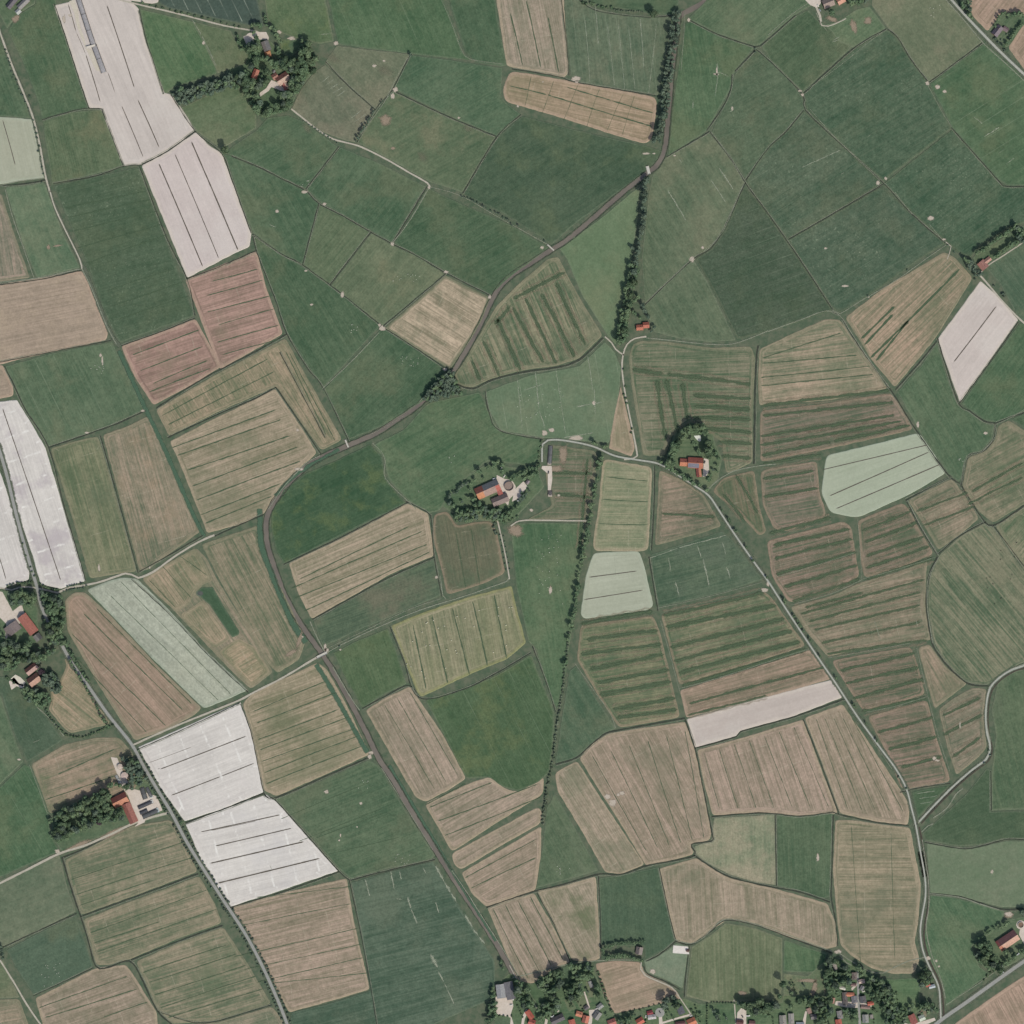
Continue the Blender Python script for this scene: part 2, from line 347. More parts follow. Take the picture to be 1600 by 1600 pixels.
F('PM', [(613,142),(700,184),(774,214),(722,300),(672,284),(620,255),(558,222),(590,172)], 30, tint=(0,-2,-2), cscale=.018, camt=.75, c=(120,124,98))
F('PD', [(816,181),(900,203),(1010,228),(1034,236),(1028,250),(1012,266),(900,348),(862,381),(790,335),(724,303),(778,213)], 30, a=(62,86,66), b=(84,102,80), c=(94,108,80), camt=.7)
F('SB', [(770,-40),(877,-40),(884,60),(888,112),(882,120),(866,117),(820,108),(792,102)], -79, tint=(0,2,2), rows=.6)
F('PM', [(880,-40),(898,-30),(925,12),(960,20),(1012,26),(1048,25),(1046,60),(1028,148),(960,138),(903,128),(892,118),(886,60)], -83, tram=TL(16.5,.6), tint=(4,0,4))
F('PD', [(898,-40),(1056,-40),(1060,4),(1050,24),(1012,20),(960,12),(925,6)], 0)
F('SP', [(797,112),(830,116),(895,128),(960,140),(1022,152),(1026,162),(1018,216),(1008,224),(960,210),(880,184),(790,158),(786,140)], -12, r=9, tint=(-2,2,-4), c=(112,112,88), camt=.4)
# north-east
F('PM', [(1074,30),(1106,-2),(1116,-40),(1285,-40),(1268,8),(1240,24),(1186,70),(1178,71),(1120,52),(1082,33)], 40, tint=(-3,-2,-2))
F('PD', [(1071,36),(1082,34),(1120,55),(1178,74),(1160,95),(1145,116),(1140,140),(1105,203),(1044,244),(1048,200),(1056,130),(1066,70)], -80, tint=(3,5,2))
F('PD', [(1188,80),(1205,97),(1230,120),(1253,152),(1258,170),(1218,214),(1166,279),(1112,206),(1142,142),(1148,116),(1164,96),(1182,78)], 30, tint=(6,2,4), speck=.3)
F('PM', [(1040,246),(1107,207),(1140,246),(1163,284),(1152,308),(1132,355),(1110,388),(1084,402),(1045,438),(1007,474),(1003,400),(1014,300),(1020,272)], -58, tint=(4,0,2))
F('PM', [(1083,406),(1105,440),(1149,531),(1110,534),(1060,528),(1022,518),(1006,478),(1045,440)], -60, tint=(4,0,2), c=(108,122,96))
F('PS', [(1162,290),(1200,335),(1245,400),(1300,484),(1250,502),(1200,518),(1152,529),(1108,441),(1087,404),(1112,388),(1134,358)], 20, a=(64,86,66), b=(84,98,80), c=(94,106,80), tram=TL(17,.3), speck=.25)
F('PS', [(1166,282),(1200,232),(1228,206),(1256,173),(1310,222),(1377,286),(1300,333),(1230,373),(1200,333)], 32, tint=(6,3,5), rows=.4, tram=TL(21,.3))
F('PS', [(1232,375),(1300,336),(1378,291),(1425,335),(1476,380),(1440,402),(1355,463),(1312,488),(1302,482),(1247,400)], 32, rows=.35, tint=(3,1,4), tram=TL(24,.25))
F('PM', [(1189,72),(1242,25),(1262,15),(1276,30),(1296,44),(1330,74),(1254,143),(1204,94)], 40, a=(70,94,70), b=(92,110,84), tint=-2)
F('PM', [(1290,38),(1308,34),(1340,14),(1358,10),(1384,44),(1333,74),(1312,66)], 40, tint=(2,4,2))
F('PS', [(1256,144),(1334,77),(1386,46),(1400,58),(1424,96),(1450,130),(1470,170),(1486,200),(1430,244),(1380,282),(1310,220),(1260,170)], 32, tint=(3,2,3))
F('PL', [(1362,8),(1370,-40),(1472,-40),(1480,0),(1535,64),(1496,96),(1450,128),(1424,92),(1402,56),(1388,44)], -52, tint=(4,2,2))
F('PD', [(1538,68),(1570,92),(1640,156),(1640,289),(1574,289),(1560,280),(1487,198),(1453,131),(1496,98)], 32, tint=(3,5,2), tram=TL(23,.5), rows=.3)
F('PS', [(1488,202),(1558,280),(1572,291),(1640,292),(1640,335),(1575,356),(1530,385),(1516,402),(1498,394),(1480,378),(1428,335),(1381,287),(1432,246)], 35, tint=(-1,0,1))
F('SP', [(1517,-40),(1640,-40),(1640,26),(1599,24),(1588,18),(1565,18),(1543,48),(1520,24),(1515,4)], 52, tint=(-4,-2,-2))
F('SP', [(1576,74),(1600,38),(1640,30),(1640,146),(1604,112)], 50, tint=(-4,-2,-2))
F('PM', [(1537,414),(1566,398),(1640,340),(1640,540),(1592,498),(1560,440)], -52, a=(74,98,77), b=(96,112,90), tram=TL(8,.3))
# west
F('SG', [(-40,303),(2,303),(24,370),(47,434),(-40,446)], -80, tint=(10,6,8), camt=.3, r=3)
F('PM', [(8,292),(40,290),(70,284),(80,310),(96,360),(125,418),(57,434),(35,380)], -68, tint=(4,6,6), r=5)
F('SP', [(-40,452),(40,438),(128,424),(136,440),(168,520),(165,531),(90,547),(20,563),(4,568),(-40,574)], 11, a=(144,130,114), b=(172,153,135), c=(176,158,134), rows=.45, cross=None)
F('SP', [(-40,573),(4,571),(20,606),(20,618),(-40,630)], 11, a=(144,130,114), b=(172,153,135))
F('PD', [(8,572),(90,550),(174,534),(200,588),(225,640),(180,662),(130,680),(76,697),(40,640),(22,600)], -64, tint=(12,9,9), tram=TL(29,.6), r=2)
F('WH', [(-40,631),(26,626),(50,665),(70,700),(100,800),(133,907),(95,919),(64,912),(52,868),(25,790),(6,725),(-14,655)], -72, c=(176,166,172), cscale=.02, camt=.75)
F('WH', [(-40,700),(-16,700),(2,745),(24,810),(45,878),(44,905),(6,918),(-40,924)], -72, c=(188,176,180))
F('SP', [(290,437),(340,417),(400,393),(415,450),(441,521),(344,576),(326,530),(311,490)], 17, a=(134,112,100), b=(178,144,132))
F('SP', [(190,541),(250,520),(305,499),(330,545),(344,573),(300,600),(240,632),(212,590)], 18, a=(132,108,98), b=(176,142,130))
F('SG', [(243,640),(290,612),(345,580),(400,552),(446,528),(480,590),(535,687),(516,697),(502,704),(470,660),(432,604),(340,644),(264,682)], -58, tint=(16,10,4), camt=.3)
F('SB', [(266,690),(340,652),(400,624),(430,608),(470,668),(494,707),(462,738),(430,774),(412,802),(370,820),(324,832),(312,800),(276,710)], 21, tint=(0,2,-2))
F('SG', [(78,700),(120,688),(153,681),(180,770),(214,893),(170,899),(140,904),(110,800)], -74, camt=.5, a=(92,108,80), b=(132,132,104))
F('SG', [(160,679),(200,665),(234,648),(262,710),(290,780),(314,830),(275,858),(232,890),(218,893),(190,790)], -74, tint=(6,4,2), c=(150,130,108), cscale=.02, camt=.5)
# the middle
F('PM', [(592,690),(630,672),(668,630),(750,612),(762,640),(779,672),(820,680),(848,687),(843,712),(838,728),(760,720),(730,745),(700,778),(686,798),(666,802),(652,794),(632,776),(606,748),(600,715),(583,696)], 30, tint=(-6,-2,-4), r=6)
F('PD', [(578,694),(596,712),(602,748),(628,780),(634,786),(540,832),(444,880),(432,862),(424,825),(424,800),(444,765),(480,738),(520,722)], 25, a=(54,84,60), b=(76,100,74), c=(96,112,72), cscale=.03, camt=.6)
F('SG', [(872,400),(892,440),(915,480),(942,524),(905,560),(868,572),(820,578),(770,591),(736,606),(716,602),(709,585),(735,545),(775,478),(808,445),(855,404)], -67, a=(80,102,76), b=(146,140,114), rows=.8)
F('PP', [(874,388),(940,340),(998,292),(996,340),(984,420),(966,500),(962,538),(948,522),(910,462),(886,405)], -60, tint=(-2,-2,-6), c=(122,128,102))
F('PP', [(757,613),(790,600),(830,586),(905,572),(945,534),(960,550),(970,575),(966,620),(951,692),(930,690),(852,684),(782,672),(766,645)], -80, tint=(-3,-4,-4), tram=TL(31,.5,(160,168,145)))
F('SP', [(970,604),(980,650),(991,700),(986,712),(952,700),(960,650)], -84, tint=(-10,0,-6), r=3)
F('SG', [(858,694),(930,704),(934,716),(926,770),(920,808),(870,812),(822,812),(862,790),(852,745)], 0, a=(82,102,76), b=(130,122,104), rows=.8)
F('PM', [(798,818),(850,816),(916,818),(908,880),(896,960),(884,1050),(872,1106),(862,1098),(838,1014),(826,1002),(806,915)], -80, tint=(-6,-1,-4))
F('SB', [(942,722),(948,718),(1016,730),(1018,740),(1012,858),(1000,861),(930,860),(927,850),(936,790)], 0, a=(108,124,94), b=(154,150,122), c=(112,126,98), head=12, rows=.6, r=8)
F('SG', [(1030,734),(1062,747),(1098,770),(1128,822),(1100,832),(1023,853)], 10, tint=(6,0,0))
F('PD', [(1017,866),(1060,852),(1128,830),(1142,842),(1191,905),(1130,925),(1030,948),(1020,905)], 14, tint=(6,2,6), rows=.6, c=(92,106,88))
F('GP', [(928,865),(960,863),(998,862),(1006,885),(1020,946),(1012,952),(914,966),(908,960),(916,900)], 8, r=6)
F('SG', [(988,538),(1000,532),(1040,533),(1110,543),(1174,541),(1180,560),(1178,600),(1176,660),(1176,722),(1150,735),(1134,740),(1128,690),(1080,660),(1050,680),(1040,712),(1004,712),(996,660),(986,600),(982,560)], 2, a=(80,102,76), b=(134,130,108), rows=.8, c=(84,104,80))
F('SG', [(1186,545),(1240,520),(1290,498),(1312,499),(1345,545),(1388,607),(1300,625),(1186,634),(1184,590)], 8, tint=(20,14,10), camt=.35)
F('SD', [(1186,640),(1280,630),(1394,612),(1412,640),(1430,672),(1380,684),(1290,704),(1186,724)], 12)
F('GP', [(1292,712),(1360,696),(1436,677),(1452,700),(1478,738),(1420,772),(1345,806),(1332,807),(1298,800),(1284,770)], 20, tint=(-4,0,-2))
F('SG', [(1320,496),(1380,450),(1475,393),(1492,402),(1520,434),(1504,460),(1462,528),(1398,606),(1360,560)], 44, tint=(22,12,8), camt=.4)
F('BE', [(1532,440),(1560,464),(1590,500),(1548,560),(1500,627),(1480,570),(1466,530),(1500,484)], 52, tint=(4,2,2), r=3)
F('PM', [(1402,612),(1440,570),(1464,535),(1480,590),(1497,633),(1513,642),(1536,660),(1553,664),(1550,685),(1534,704),(1512,712),(1503,745),(1498,752),(1482,740),(1440,680)], -60, tint=(-4,-2,-2), c=(104,110,86))
F('PD', [(1593,505),(1640,505),(1640,620),(1600,642),(1560,660),(1538,656),(1515,640),(1503,630),(1548,566)], 52, tint=(2,4,2))
F('SG', [(1512,714),(1536,706),(1554,688),(1560,664),(1576,656),(1600,672),(1640,690),(1640,770),(1600,788),(1552,817),(1530,800),(1503,760)], 28, tint=(4,4,0), camt=.6)
F('PD', [(1580,655),(1602,645),(1640,625),(1640,684),(1604,670)], 28)
F('SG', [(1418,782),(1450,765),(1488,747),(1510,778),(1530,810),(1500,836),(1466,860),(1440,815)], 26, tint=(4,2,0))
# the strip fields east of the road
F('SD', [(1186,736),(1200,730),(1278,718),(1282,770),(1292,798),(1290,810),(1230,832),(1208,828),(1190,790)], 10)
F('SD', [(1128,745),(1180,732),(1188,790),(1200,832),(1186,840),(1150,800),(1110,768)], -78, a=(80,100,74), b=(120,114,92))
F('SD', [(1196,844),(1240,832),(1318,812),(1332,822),(1338,862),(1345,902),(1300,925),(1232,944),(1204,900)], 14, tint=(3,0,0))
F('SD', [(1338,812),(1360,803),(1412,783),(1425,800),(1440,830),(1462,866),(1400,892),(1349,905),(1342,870)], 18, tint=(3,0,0))
F('SG', [(1234,948),(1300,930),(1346,909),(1400,894),(1450,875),(1447,900),(1446,950),(1456,1000),(1420,1005),(1340,1015),(1293,1026),(1262,990)], 12, tint=(4,2,0))
F('PL', [(1466,868),(1500,838),(1540,816),(1552,824),(1590,880),(1640,940),(1640,1020),(1590,1038),(1560,1058),(1543,1070),(1512,1066),(1480,1040),(1458,1000),(1450,950),(1452,900)], -50, a=(84,104,80), b=(132,132,108), rows=.95, tram=TL(15,.5,(140,138,112),1.6), tint=-2, r=9)
F('SG', [(1554,820),(1600,792),(1640,776),(1640,920),(1600,890),(1575,855)], 50, tint=(-8,0,-6))
F('SD', [(906,974),(940,970),(1022,960),(1034,990),(1050,1060),(1065,1122),(1010,1132),(966,1139),(932,1086),(899,1030)], 8, a=(82,104,76), b=(138,134,106))
F('SD', [(1030,958),(1100,942),(1194,922),(1205,930),(1262,1010),(1200,1030),(1060,1073),(1046,1020)], 14, a=(82,104,76), b=(142,136,110))
F('SP', [(1063,1079),(1120,1062),(1266,1016),(1284,1040),(1298,1060),(1200,1088),(1073,1121)], 15, a=(108,108,88), b=(164,140,122))
F('BE', [(1074,1124),(1180,1094),(1302,1062),(1318,1088),(1240,1118),(1156,1141),(1150,1149),(1086,1167)], 15, a=(182,171,164), b=(194,182,175), r=3)
F('SD', [(1296,1031),(1340,1022),(1424,1008),(1436,1040),(1448,1086),(1400,1100),(1348,1113),(1320,1070)], 10, tint=(4,0,0))
F('SD', [(1352,1118),(1400,1105),(1450,1091),(1464,1150),(1488,1222),(1460,1228),(1408,1236),(1380,1170)], 10, tint=(4,0,0))
F('SG', [(1434,1011),(1452,1006),(1478,1042),(1512,1068),(1470,1100),(1460,1108),(1446,1060)], -60, tint=(10,4,2))
F('SG', [(1466,1108),(1490,1090),(1520,1074),(1542,1076),(1537,1120),(1542,1168),(1530,1182),(1494,1212),(1480,1170)], 25, tint=(2,0,0))
F('PM', [(1560,1062),(1586,1048),(1640,1040),(1640,1262),(1549,1266),(1550,1200),(1556,1150),(1549,1110)], -75, tint=(-1,-2,-2), c=(102,112,92))
# south-east
F('SB', [(906,1185),(920,1166),(950,1146),(1070,1128),(1084,1170),(1098,1230),(1111,1300),(1108,1312),(1078,1318),(1083,1334),(1050,1343),(1010,1352),(960,1270)], -61, camt=.45, tint=(2,0,0))
F('SB', [(868,1208),(885,1198),(901,1190),(950,1266),(1006,1350),(970,1365),(946,1362),(905,1290),(872,1236)], -58, camt=.5, tint=(0,2,0), head=4)
F('SB', [(1090,1172),(1150,1156),(1254,1125),(1278,1190),(1308,1270),(1250,1276),(1190,1268),(1114,1273),(1100,1220)], -72, camt=.15, tint=(4,1,2))
F('SB', [(1258,1122),(1316,1101),(1350,1150),(1400,1225),(1421,1258),(1418,1288),(1370,1283),(1313,1270),(1284,1190)], -68, camt=.2, tint=(2,1,0))
F('PL', [(1116,1278),(1150,1276),(1210,1272),(1212,1382),(1180,1378),(1140,1366),(1108,1350),(1082,1330),(1086,1322),(1112,1312)], -88, tint=(20,18,16), rows=.6, c=(152,138,118))
F('PD', [(1214,1272),(1250,1274),(1301,1270),(1300,1330),(1297,1400),(1284,1404),(1250,1392),(1214,1384)], -88, tint=(4,2,2), c=(92,110,84), tram=TL(16,.2))
F('SB', [(1306,1282),(1330,1282),(1421,1294),(1428,1330),(1438,1382),(1434,1440),(1428,1470),(1436,1500),(1428,1520),(1396,1521),(1362,1512),(1330,1492),(1314,1476),(1308,1430),(1302,1360)], 0, a=(114,116,92), b=(162,148,124), camt=.6, rows=.7)
F('SB', [(1030,1358),(1088,1341),(1104,1352),(1140,1373),(1200,1386),(1292,1412),(1304,1440),(1308,1478),(1290,1482),(1240,1465),(1180,1444),(1136,1436),(1112,1452),(1082,1474),(1057,1470),(1044,1420)], -86, camt=.6, tint=(-2,0,-2), rows=.5)
F('PD', [(936,1372),(965,1368),(1028,1354),(1040,1410),(1055,1468),(1046,1480),(1020,1494),(1008,1500),(1006,1478),(940,1476)], -86, a=(66,90,70), b=(84,104,82), c=(94,110,84))
F('SB', [(840,1392),(880,1384),(930,1370),(934,1430),(938,1496),(925,1502),(895,1500),(866,1445)], -62, camt=.8, tint=(-4,0,-2), c=(104,112,84))
F('SB', [(762,1418),(800,1404),(834,1396),(862,1445),(890,1502),(866,1514),(832,1536),(810,1532),(796,1500)], -60, camt=.15)
F('SB', [(722,1364),(780,1330),(845,1292),(844,1340),(836,1390),(800,1402),(760,1416),(738,1396)], 30, camt=.2, tint=(2,0,0))
F('SB', [(664,1256),(700,1240),(740,1222),(766,1214),(790,1234),(812,1238),(849,1214),(848,1240),(780,1282),(706,1330),(690,1300)], 30, camt=.2, r=8)
F('SB', [(706,1334),(780,1294),(840,1262),(846,1268),(844,1286),(780,1322),(720,1358),(710,1350)], 30, camt=.3, r=8)
F('PD', [(866,1240),(884,1270),(905,1306),(934,1360),(900,1370),(838,1387),(848,1320),(854,1262)], -60, tint=(14,8,8), c=(96,110,90))
F('PD', [(890,1048),(900,1040),(930,1090),(962,1138),(944,1146),(922,1164),(900,1184),(868,1193),(878,1120)], -60, tint=(6,4,6))
F('PP', [(1006,1500),(1020,1497),(1044,1484),(1056,1474),(1076,1478),(1070,1520),(1066,1544),(1040,1530),(1010,1518)], -70, tint=(14,8,12))
F('PL', [(1080,1480),(1108,1462),(1134,1442),(1180,1450),(1222,1466),(1222,1540),(1218,1560),(1180,1564),(1110,1566),(1072,1556)], -88, a=(98,112,84), b=(124,130,102), rows=.7, tint=-2)
F('PM', [(1225,1468),(1260,1480),(1292,1490),(1284,1518),(1262,1519),(1224,1517)], -80, tint=(-5,0,-4))
F('PL', [(1224,1521),(1262,1525),(1290,1500),(1288,1555),(1224,1556)], 0, tint=(0,4,0), c=(140,128,106), cscale=.03)
F('SP', [(931,1506),(960,1502),(1000,1504),(1006,1520),(1040,1536),(1056,1548),(1063,1560),(1010,1572),(960,1583),(945,1555)], 18, tint=(-2,2,0))
F('PD', [(1425,1238),(1450,1232),(1482,1228),(1460,1250),(1434,1278)], 20, a=(68,94,68), b=(82,104,78))
F('PM', [(1441,1302),(1475,1272),(1510,1240),(1542,1200),(1549,1204),(1547,1268),(1640,1266),(1640,1308),(1568,1312),(1530,1320),(1500,1322),(1446,1313)], 20, a=(68,91,68), b=(86,104,80), c=(94,108,82))
F('PP', [(1448,1317),(1500,1326),(1530,1324),(1570,1314),(1640,1315),(1640,1416),(1565,1417),(1530,1408),(1500,1399),(1453,1394)], 20, a=(96,118,90), b=(116,128,104), c=(124,128,106), cscale=.01)
F('PM', [(1454,1398),(1490,1402),(1530,1412),(1568,1423),(1568,1436),(1550,1458),(1518,1478),(1530,1510),(1545,1522),(1478,1572),(1474,1540),(1446,1495),(1442,1462),(1450,1420)], -60, tint=(-6,0,-2))
F('SP', [(1492,1600),(1560,1552),(1640,1500),(1640,1660),(1492,1660)], -62, tint=(2,2,2))
F('PM', [(1372,1530),(1396,1530),(1428,1528),(1440,1530),(1436,1560),(1440,1576),(1420,1590),(1392,1580),(1390,1550)], 0, tint=(-6,2,-4), name='meadow')
# south-west
F('SP', [(102,938),(116,926),(132,926),(170,960),(240,1035),(314,1106),(304,1116),(260,1140),(211,1156),(190,1126),(150,1062),(106,985)], -49, a=(128,116,98), b=(172,146,128), ed=(136,134,110), head=9)
F('GP', [(137,922),(170,908),(192,903),(214,905),(260,950),(320,1016),(386,1078),(350,1094),(319,1106),(240,1030),(180,966)], -46, a=(144,150,134), b=(178,183,166), grain=.42, r=5, ed=(146,158,140))
F('SG', [(224,902),(306,856),(322,872),(340,908),(398,1000),(426,1050),(392,1076),(366,1052),(280,962)], -56, z=.2, tint=(10,6,4), camt=.8, gap=-.5)
F('SG', [(221,904),(260,880),(306,855),(320,880),(334,908),(320,912),(306,925),(296,945),(276,957),(245,930)], -54, tint=(18,12,6), camt=.3)
F('SG', [(280,960),(300,948),(318,936),(340,968),(362,998),(345,1008),(336,1014),(300,984)], -54, tint=(18,12,6), camt=.3)
F('SG', [(340,1018),(372,996),(398,1010),(424,1050),(392,1074),(366,1046)], 30, tint=(24,16,8), camt=.3)
F('PD', [(306,926),(314,917),(333,916),(352,950),(375,986),(374,992),(363,997),(346,974),(328,946),(316,936)], -60, a=(62,90,66), b=(76,100,76), c=None, gap=.3, z=.52, name='wet_meadow')
F('SG', [(314,850),(350,838),(404,820),(408,850),(425,890),(450,940),(478,1000),(468,1030),(434,1052),(420,1040),(396,1000),(345,910)], -62, tint=(2,2,-2))
F('SB', [(392,1086),(440,1062),(496,1036),(510,1046),(545,1110),(577,1178),(520,1204),(432,1243),(412,1234),(396,1160),(380,1100)], 21, tint=(-4,0,-6))
F('WH', [(217,1168),(290,1136),(375,1098),(390,1140),(400,1180),(411,1237),(350,1262),(289,1282),(250,1228)], 22)
F('WH', [(291,1288),(340,1268),(416,1242),(430,1252),(480,1308),(527,1360),(440,1390),(352,1418),(318,1350)], 14, c=(180,178,182))
F('PM', [(430,1249),(500,1220),(576,1187),(592,1196),(636,1270),(680,1336),(672,1344),(600,1358),(548,1373),(530,1358),(480,1300)], 22, tint=(-4,-3,-2), c=(108,112,88), speck=.2)
F('PD', [(549,1379),(600,1364),(676,1346),(720,1420),(772,1500),(774,1540),(766,1562),(700,1590),(590,1640),(450,1640),(455,1582),(520,1566),(578,1548),(566,1470)], 14, a=(68,91,74), b=(92,110,92), rows=.75, rowp=3, c=(108,118,98), tram=TL(50,.1))
F('SB', [(356,1420),(440,1396),(541,1373),(552,1440),(577,1545),(520,1562),(452,1581),(410,1505)], 14, camt=.15, tint=(2,0,0), head=6, tram=TL(17,.75,(108,114,86),.7))
F('SG', [(100,1344),(150,1318),(205,1290),(266,1280),(280,1296),(309,1362),(220,1396),(126,1430),(112,1390)], 17, tint=(4,5,1))
F('SG', [(129,1436),(220,1402),(311,1368),(336,1412),(347,1442),(280,1466),(205,1498),(170,1508),(150,1508),(138,1470)], 18, tint=(5,5,1))
F('SG', [(212,1502),(280,1472),(349,1448),(390,1510),(424,1568),(340,1595),(266,1600),(244,1576),(224,1530)], 17, tint=(4,5,1))
F('SG', [(300,1600),(340,1597),(425,1572),(446,1600),(448,1660),(280,1660)], 17, tint=(6,6,4))
F('PL', [(-40,1392),(40,1358),(92,1336),(106,1390),(118,1424),(60,1454),(0,1480),(-40,1494)], 24, tint=(2,2,4))
F('PD', [(10,1484),(60,1458),(118,1430),(132,1470),(145,1510),(100,1534),(53,1555),(30,1520)], 24, a=(74,96,78), b=(88,108,88))
F('SB', [(56,1560),(100,1538),(148,1514),(196,1508),(212,1530),(244,1582),(252,1660),(84,1660)], 20, tint=(-2,-2,-2), camt=.4)
F('PL', [(-40,1500),(4,1500),(30,1558),(-40,1562)], 0, tint=(-4,-2,-4))
F('SG', [(-40,1564),(30,1560),(66,1660),(-40,1660)], 10, tint=(14,8,6))
F('SG', [(48,1194),(100,1163),(150,1152),(186,1152),(204,1172),(228,1212),(200,1245),(150,1246),(77,1272),(62,1230)], 20, tint=(10,4,2), c=(84,108,78), camt=.7)
F('SG', [(78,1066),(86,1080),(104,1040),(100,1030),(110,1022),(140,1068),(172,1124),(170,1132),(110,1146),(98,1136),(75,1108),(80,1098)], -40, tint=(22,14,8), camt=.3)
F('PD', [(-40,1058),(24,1056),(34,1075),(55,1098),(80,1130),(98,1156),(42,1190),(20,1140),(2,1084),(-40,1082)], -60, a=(66,90,70), b=(86,104,84))
F('PM', [(-40,1086),(0,1086),(18,1140),(36,1190),(0,1225),(-40,1262)], -60, c=(118,120,98), tint=2)
F('PD', [(-40,1266),(2,1228),(38,1194),(48,1198),(62,1232),(76,1272),(78,1300),(92,1330),(40,1352),(-40,1388)], -60, tint=(2,5,2), tram=TL(40,.3))
F('PM', [(-40,960),(0,985),(15,1010),(10,1030),(-40,1050)], 0, tint=(-8,-2,-8))
F('SB', [(452,880),(540,838),(636,787),(668,802),(672,830),(677,868),(610,896),(540,936),(487,966),(466,925)], 23, tint=(2,4,0), camt=.3)
F('PD', [(490,970),(540,942),(610,902),(677,874),(684,900),(688,930),(640,950),(560,984),(505,1010),(496,990)], 20, a=(74,94,75), b=(96,112,88), c=(118,110,94), camt=.6, cscale=.012, rows=.7)
F('SD', [(676,802),(700,796),(714,820),(740,814),(768,812),(778,830),(786,870),(792,896),(760,912),(697,932),(688,890),(674,840)], -80, a=(94,100,80), b=(114,112,90))
F('SB', [(612,978),(660,958),(730,934),(799,916),(806,950),(821,1004),(790,1030),(740,1050),(658,1088),(652,1080),(632,1030)], -79, a=(110,118,90), b=(158,150,122), c=(128,132,98), ed=(140,142,92), camt=.5, r=4)
F('PD', [(521,1020),(560,1000),(606,982),(620,1020),(635,1068),(600,1084),(566,1106),(540,1060)], -70, tint=(4,3,-2), c=(98,110,82))
F('SB', [(572,1110),(600,1092),(640,1073),(650,1088),(690,1146),(727,1216),(700,1234),(665,1252),(650,1245),(612,1180)], -62, camt=.3)
F('PM', [(664,1093),(720,1078),(770,1058),(802,1040),(830,1022),(840,1050),(866,1112),(864,1160),(858,1206),(842,1222),(810,1236),(782,1228),(764,1214),(728,1216),(700,1160)], -63, a=(68,94,66), b=(86,108,78), c=(108,118,78), cscale=.02, camt=.5, rows=.5, tram=TL(26,.35), r=6)
F('PM', [(-40,925),(0,922),(40,925),(58,950),(60,1000),(20,1040),(-40,1030)], 0, tint=(0,2,0), name='farmyard_grass', z=.3)
F('PM', [(352,120),(372,60),(400,46),(440,80),(475,90),(490,112),(466,140),(452,172),(418,182),(398,160),(384,130)], 0, tint=(-4,-2,-4), name='farmyard_grass', z=.3)
F('PM', [(690,790),(720,750),(760,725),(840,735),(850,760),(800,815),(740,812),(705,800)], 0, tint=(-2,0,-2), name='farmyard_grass', z=.3)
F('PM', [(1042,712),(1056,672),(1080,655),(1112,668),(1116,690),(1128,716),(1122,748),(1108,765),(1066,742)], 0, tint=(2,2,0), name='farmyard_grass', z=.3)
F('PM', [(1520,402),(1545,385),(1600,352),(1640,340),(1640,360),(1560,400),(1530,418)], 30, c=(122,128,92), name='farmyard_grass', z=.3)
F('PM', [(80,1278),(120,1255),(180,1245),(228,1215),(250,1255),(264,1272),(205,1288),(98,1332),(84,1312)], 0, name='farmyard_grass', z=.3)
F('PM', [(1525,1470),(1560,1440),(1640,1424),(1640,1480),(1560,1515),(1535,1510)], 0, name='farmyard_grass', z=.3)
F('PM', [(1545,46),(1565,20),(1600,26),(1640,28),(1572,74)], 50, name='garden_grass', z=.3)
F('PM', [(775,1540),(796,1520),(830,1538),(880,1512),(925,1506),(945,1560),(960,1586),(1060,1562),(1070,1560),(1090,1568),(1222,1566),(1230,1530),(1290,1558),(1300,1495),(1330,1500),(1370,1528),(1392,1582),(1460,1590),(1450,1660),(770,1660)], 0, c=(118,126,92), tint=(-3,0,-3), name='village_lawn', z=.3)

for i, (q, c) in enumerate([([(842,1534),(856,1530),(864,1545),(852,1556)],0),([(806,1545),(818,1548),(822,1562),(810,1566)],1),([(874,1512),(888,1508),(896,1530),(884,1544)],0),([(896,1556),(912,1546),(926,1566),(906,1578)],2),([(914,1532),(926,1534),(932,1558),(918,1560)],2),
 ([(856,1580),(868,1566),(878,1572),(866,1588)],3),([(880,1562),(892,1560),(902,1576),(888,1582)],2),([(772,1588),(797,1590),(797,1612),(772,1612)],0),([(1040,1568),(1052,1566),(1056,1592),(1042,1594)],1),([(1052,1566),(1064,1560),(1070,1572),(1058,1574)],0),([(1084,1570),(1102,1570),(1106,1600),(1092,1600)],2),
 ([(1110,1572),(1142,1572),(1144,1602),(1112,1602)],3),([(1206,1560),(1218,1552),(1232,1560),(1222,1584),(1208,1590)],2),([(1224,1538),(1236,1546),(1232,1560),(1222,1552)],1),([(1244,1522),(1262,1526),(1264,1552),(1246,1554)],0),([(1268,1530),(1288,1522),(1290,1552),(1270,1552)],4),([(1302,1548),(1316,1550),(1314,1568),(1302,1568)],2),
 ([(1318,1532),(1332,1530),(1332,1542),(1320,1544)],0),([(1362,1540),(1376,1536),(1384,1552),(1364,1556)],1),([(1366,1566),(1374,1562),(1374,1590),(1366,1590)],2),([(1436,1576),(1448,1576),(1448,1590),(1436,1588)],4),([(1290,1590),(1302,1586),(1304,1602),(1290,1602)],1),([(940,1578),(958,1584),(954,1592),(940,1592)],0),([(980,1584),(1004,1576),(1008,1588),(986,1592)],1)]):
    a_, b_ = [((72,98,74),(88,108,84)),((88,108,82),(104,116,92)),((96,112,84),(118,124,98)),((70,88,72),(104,106,90)),((128,118,102),(150,136,118))][c]
    F('PM', q, i*23, a=a_, b=b_, z=.34, name='garden_plot', gap=.3, head=1)
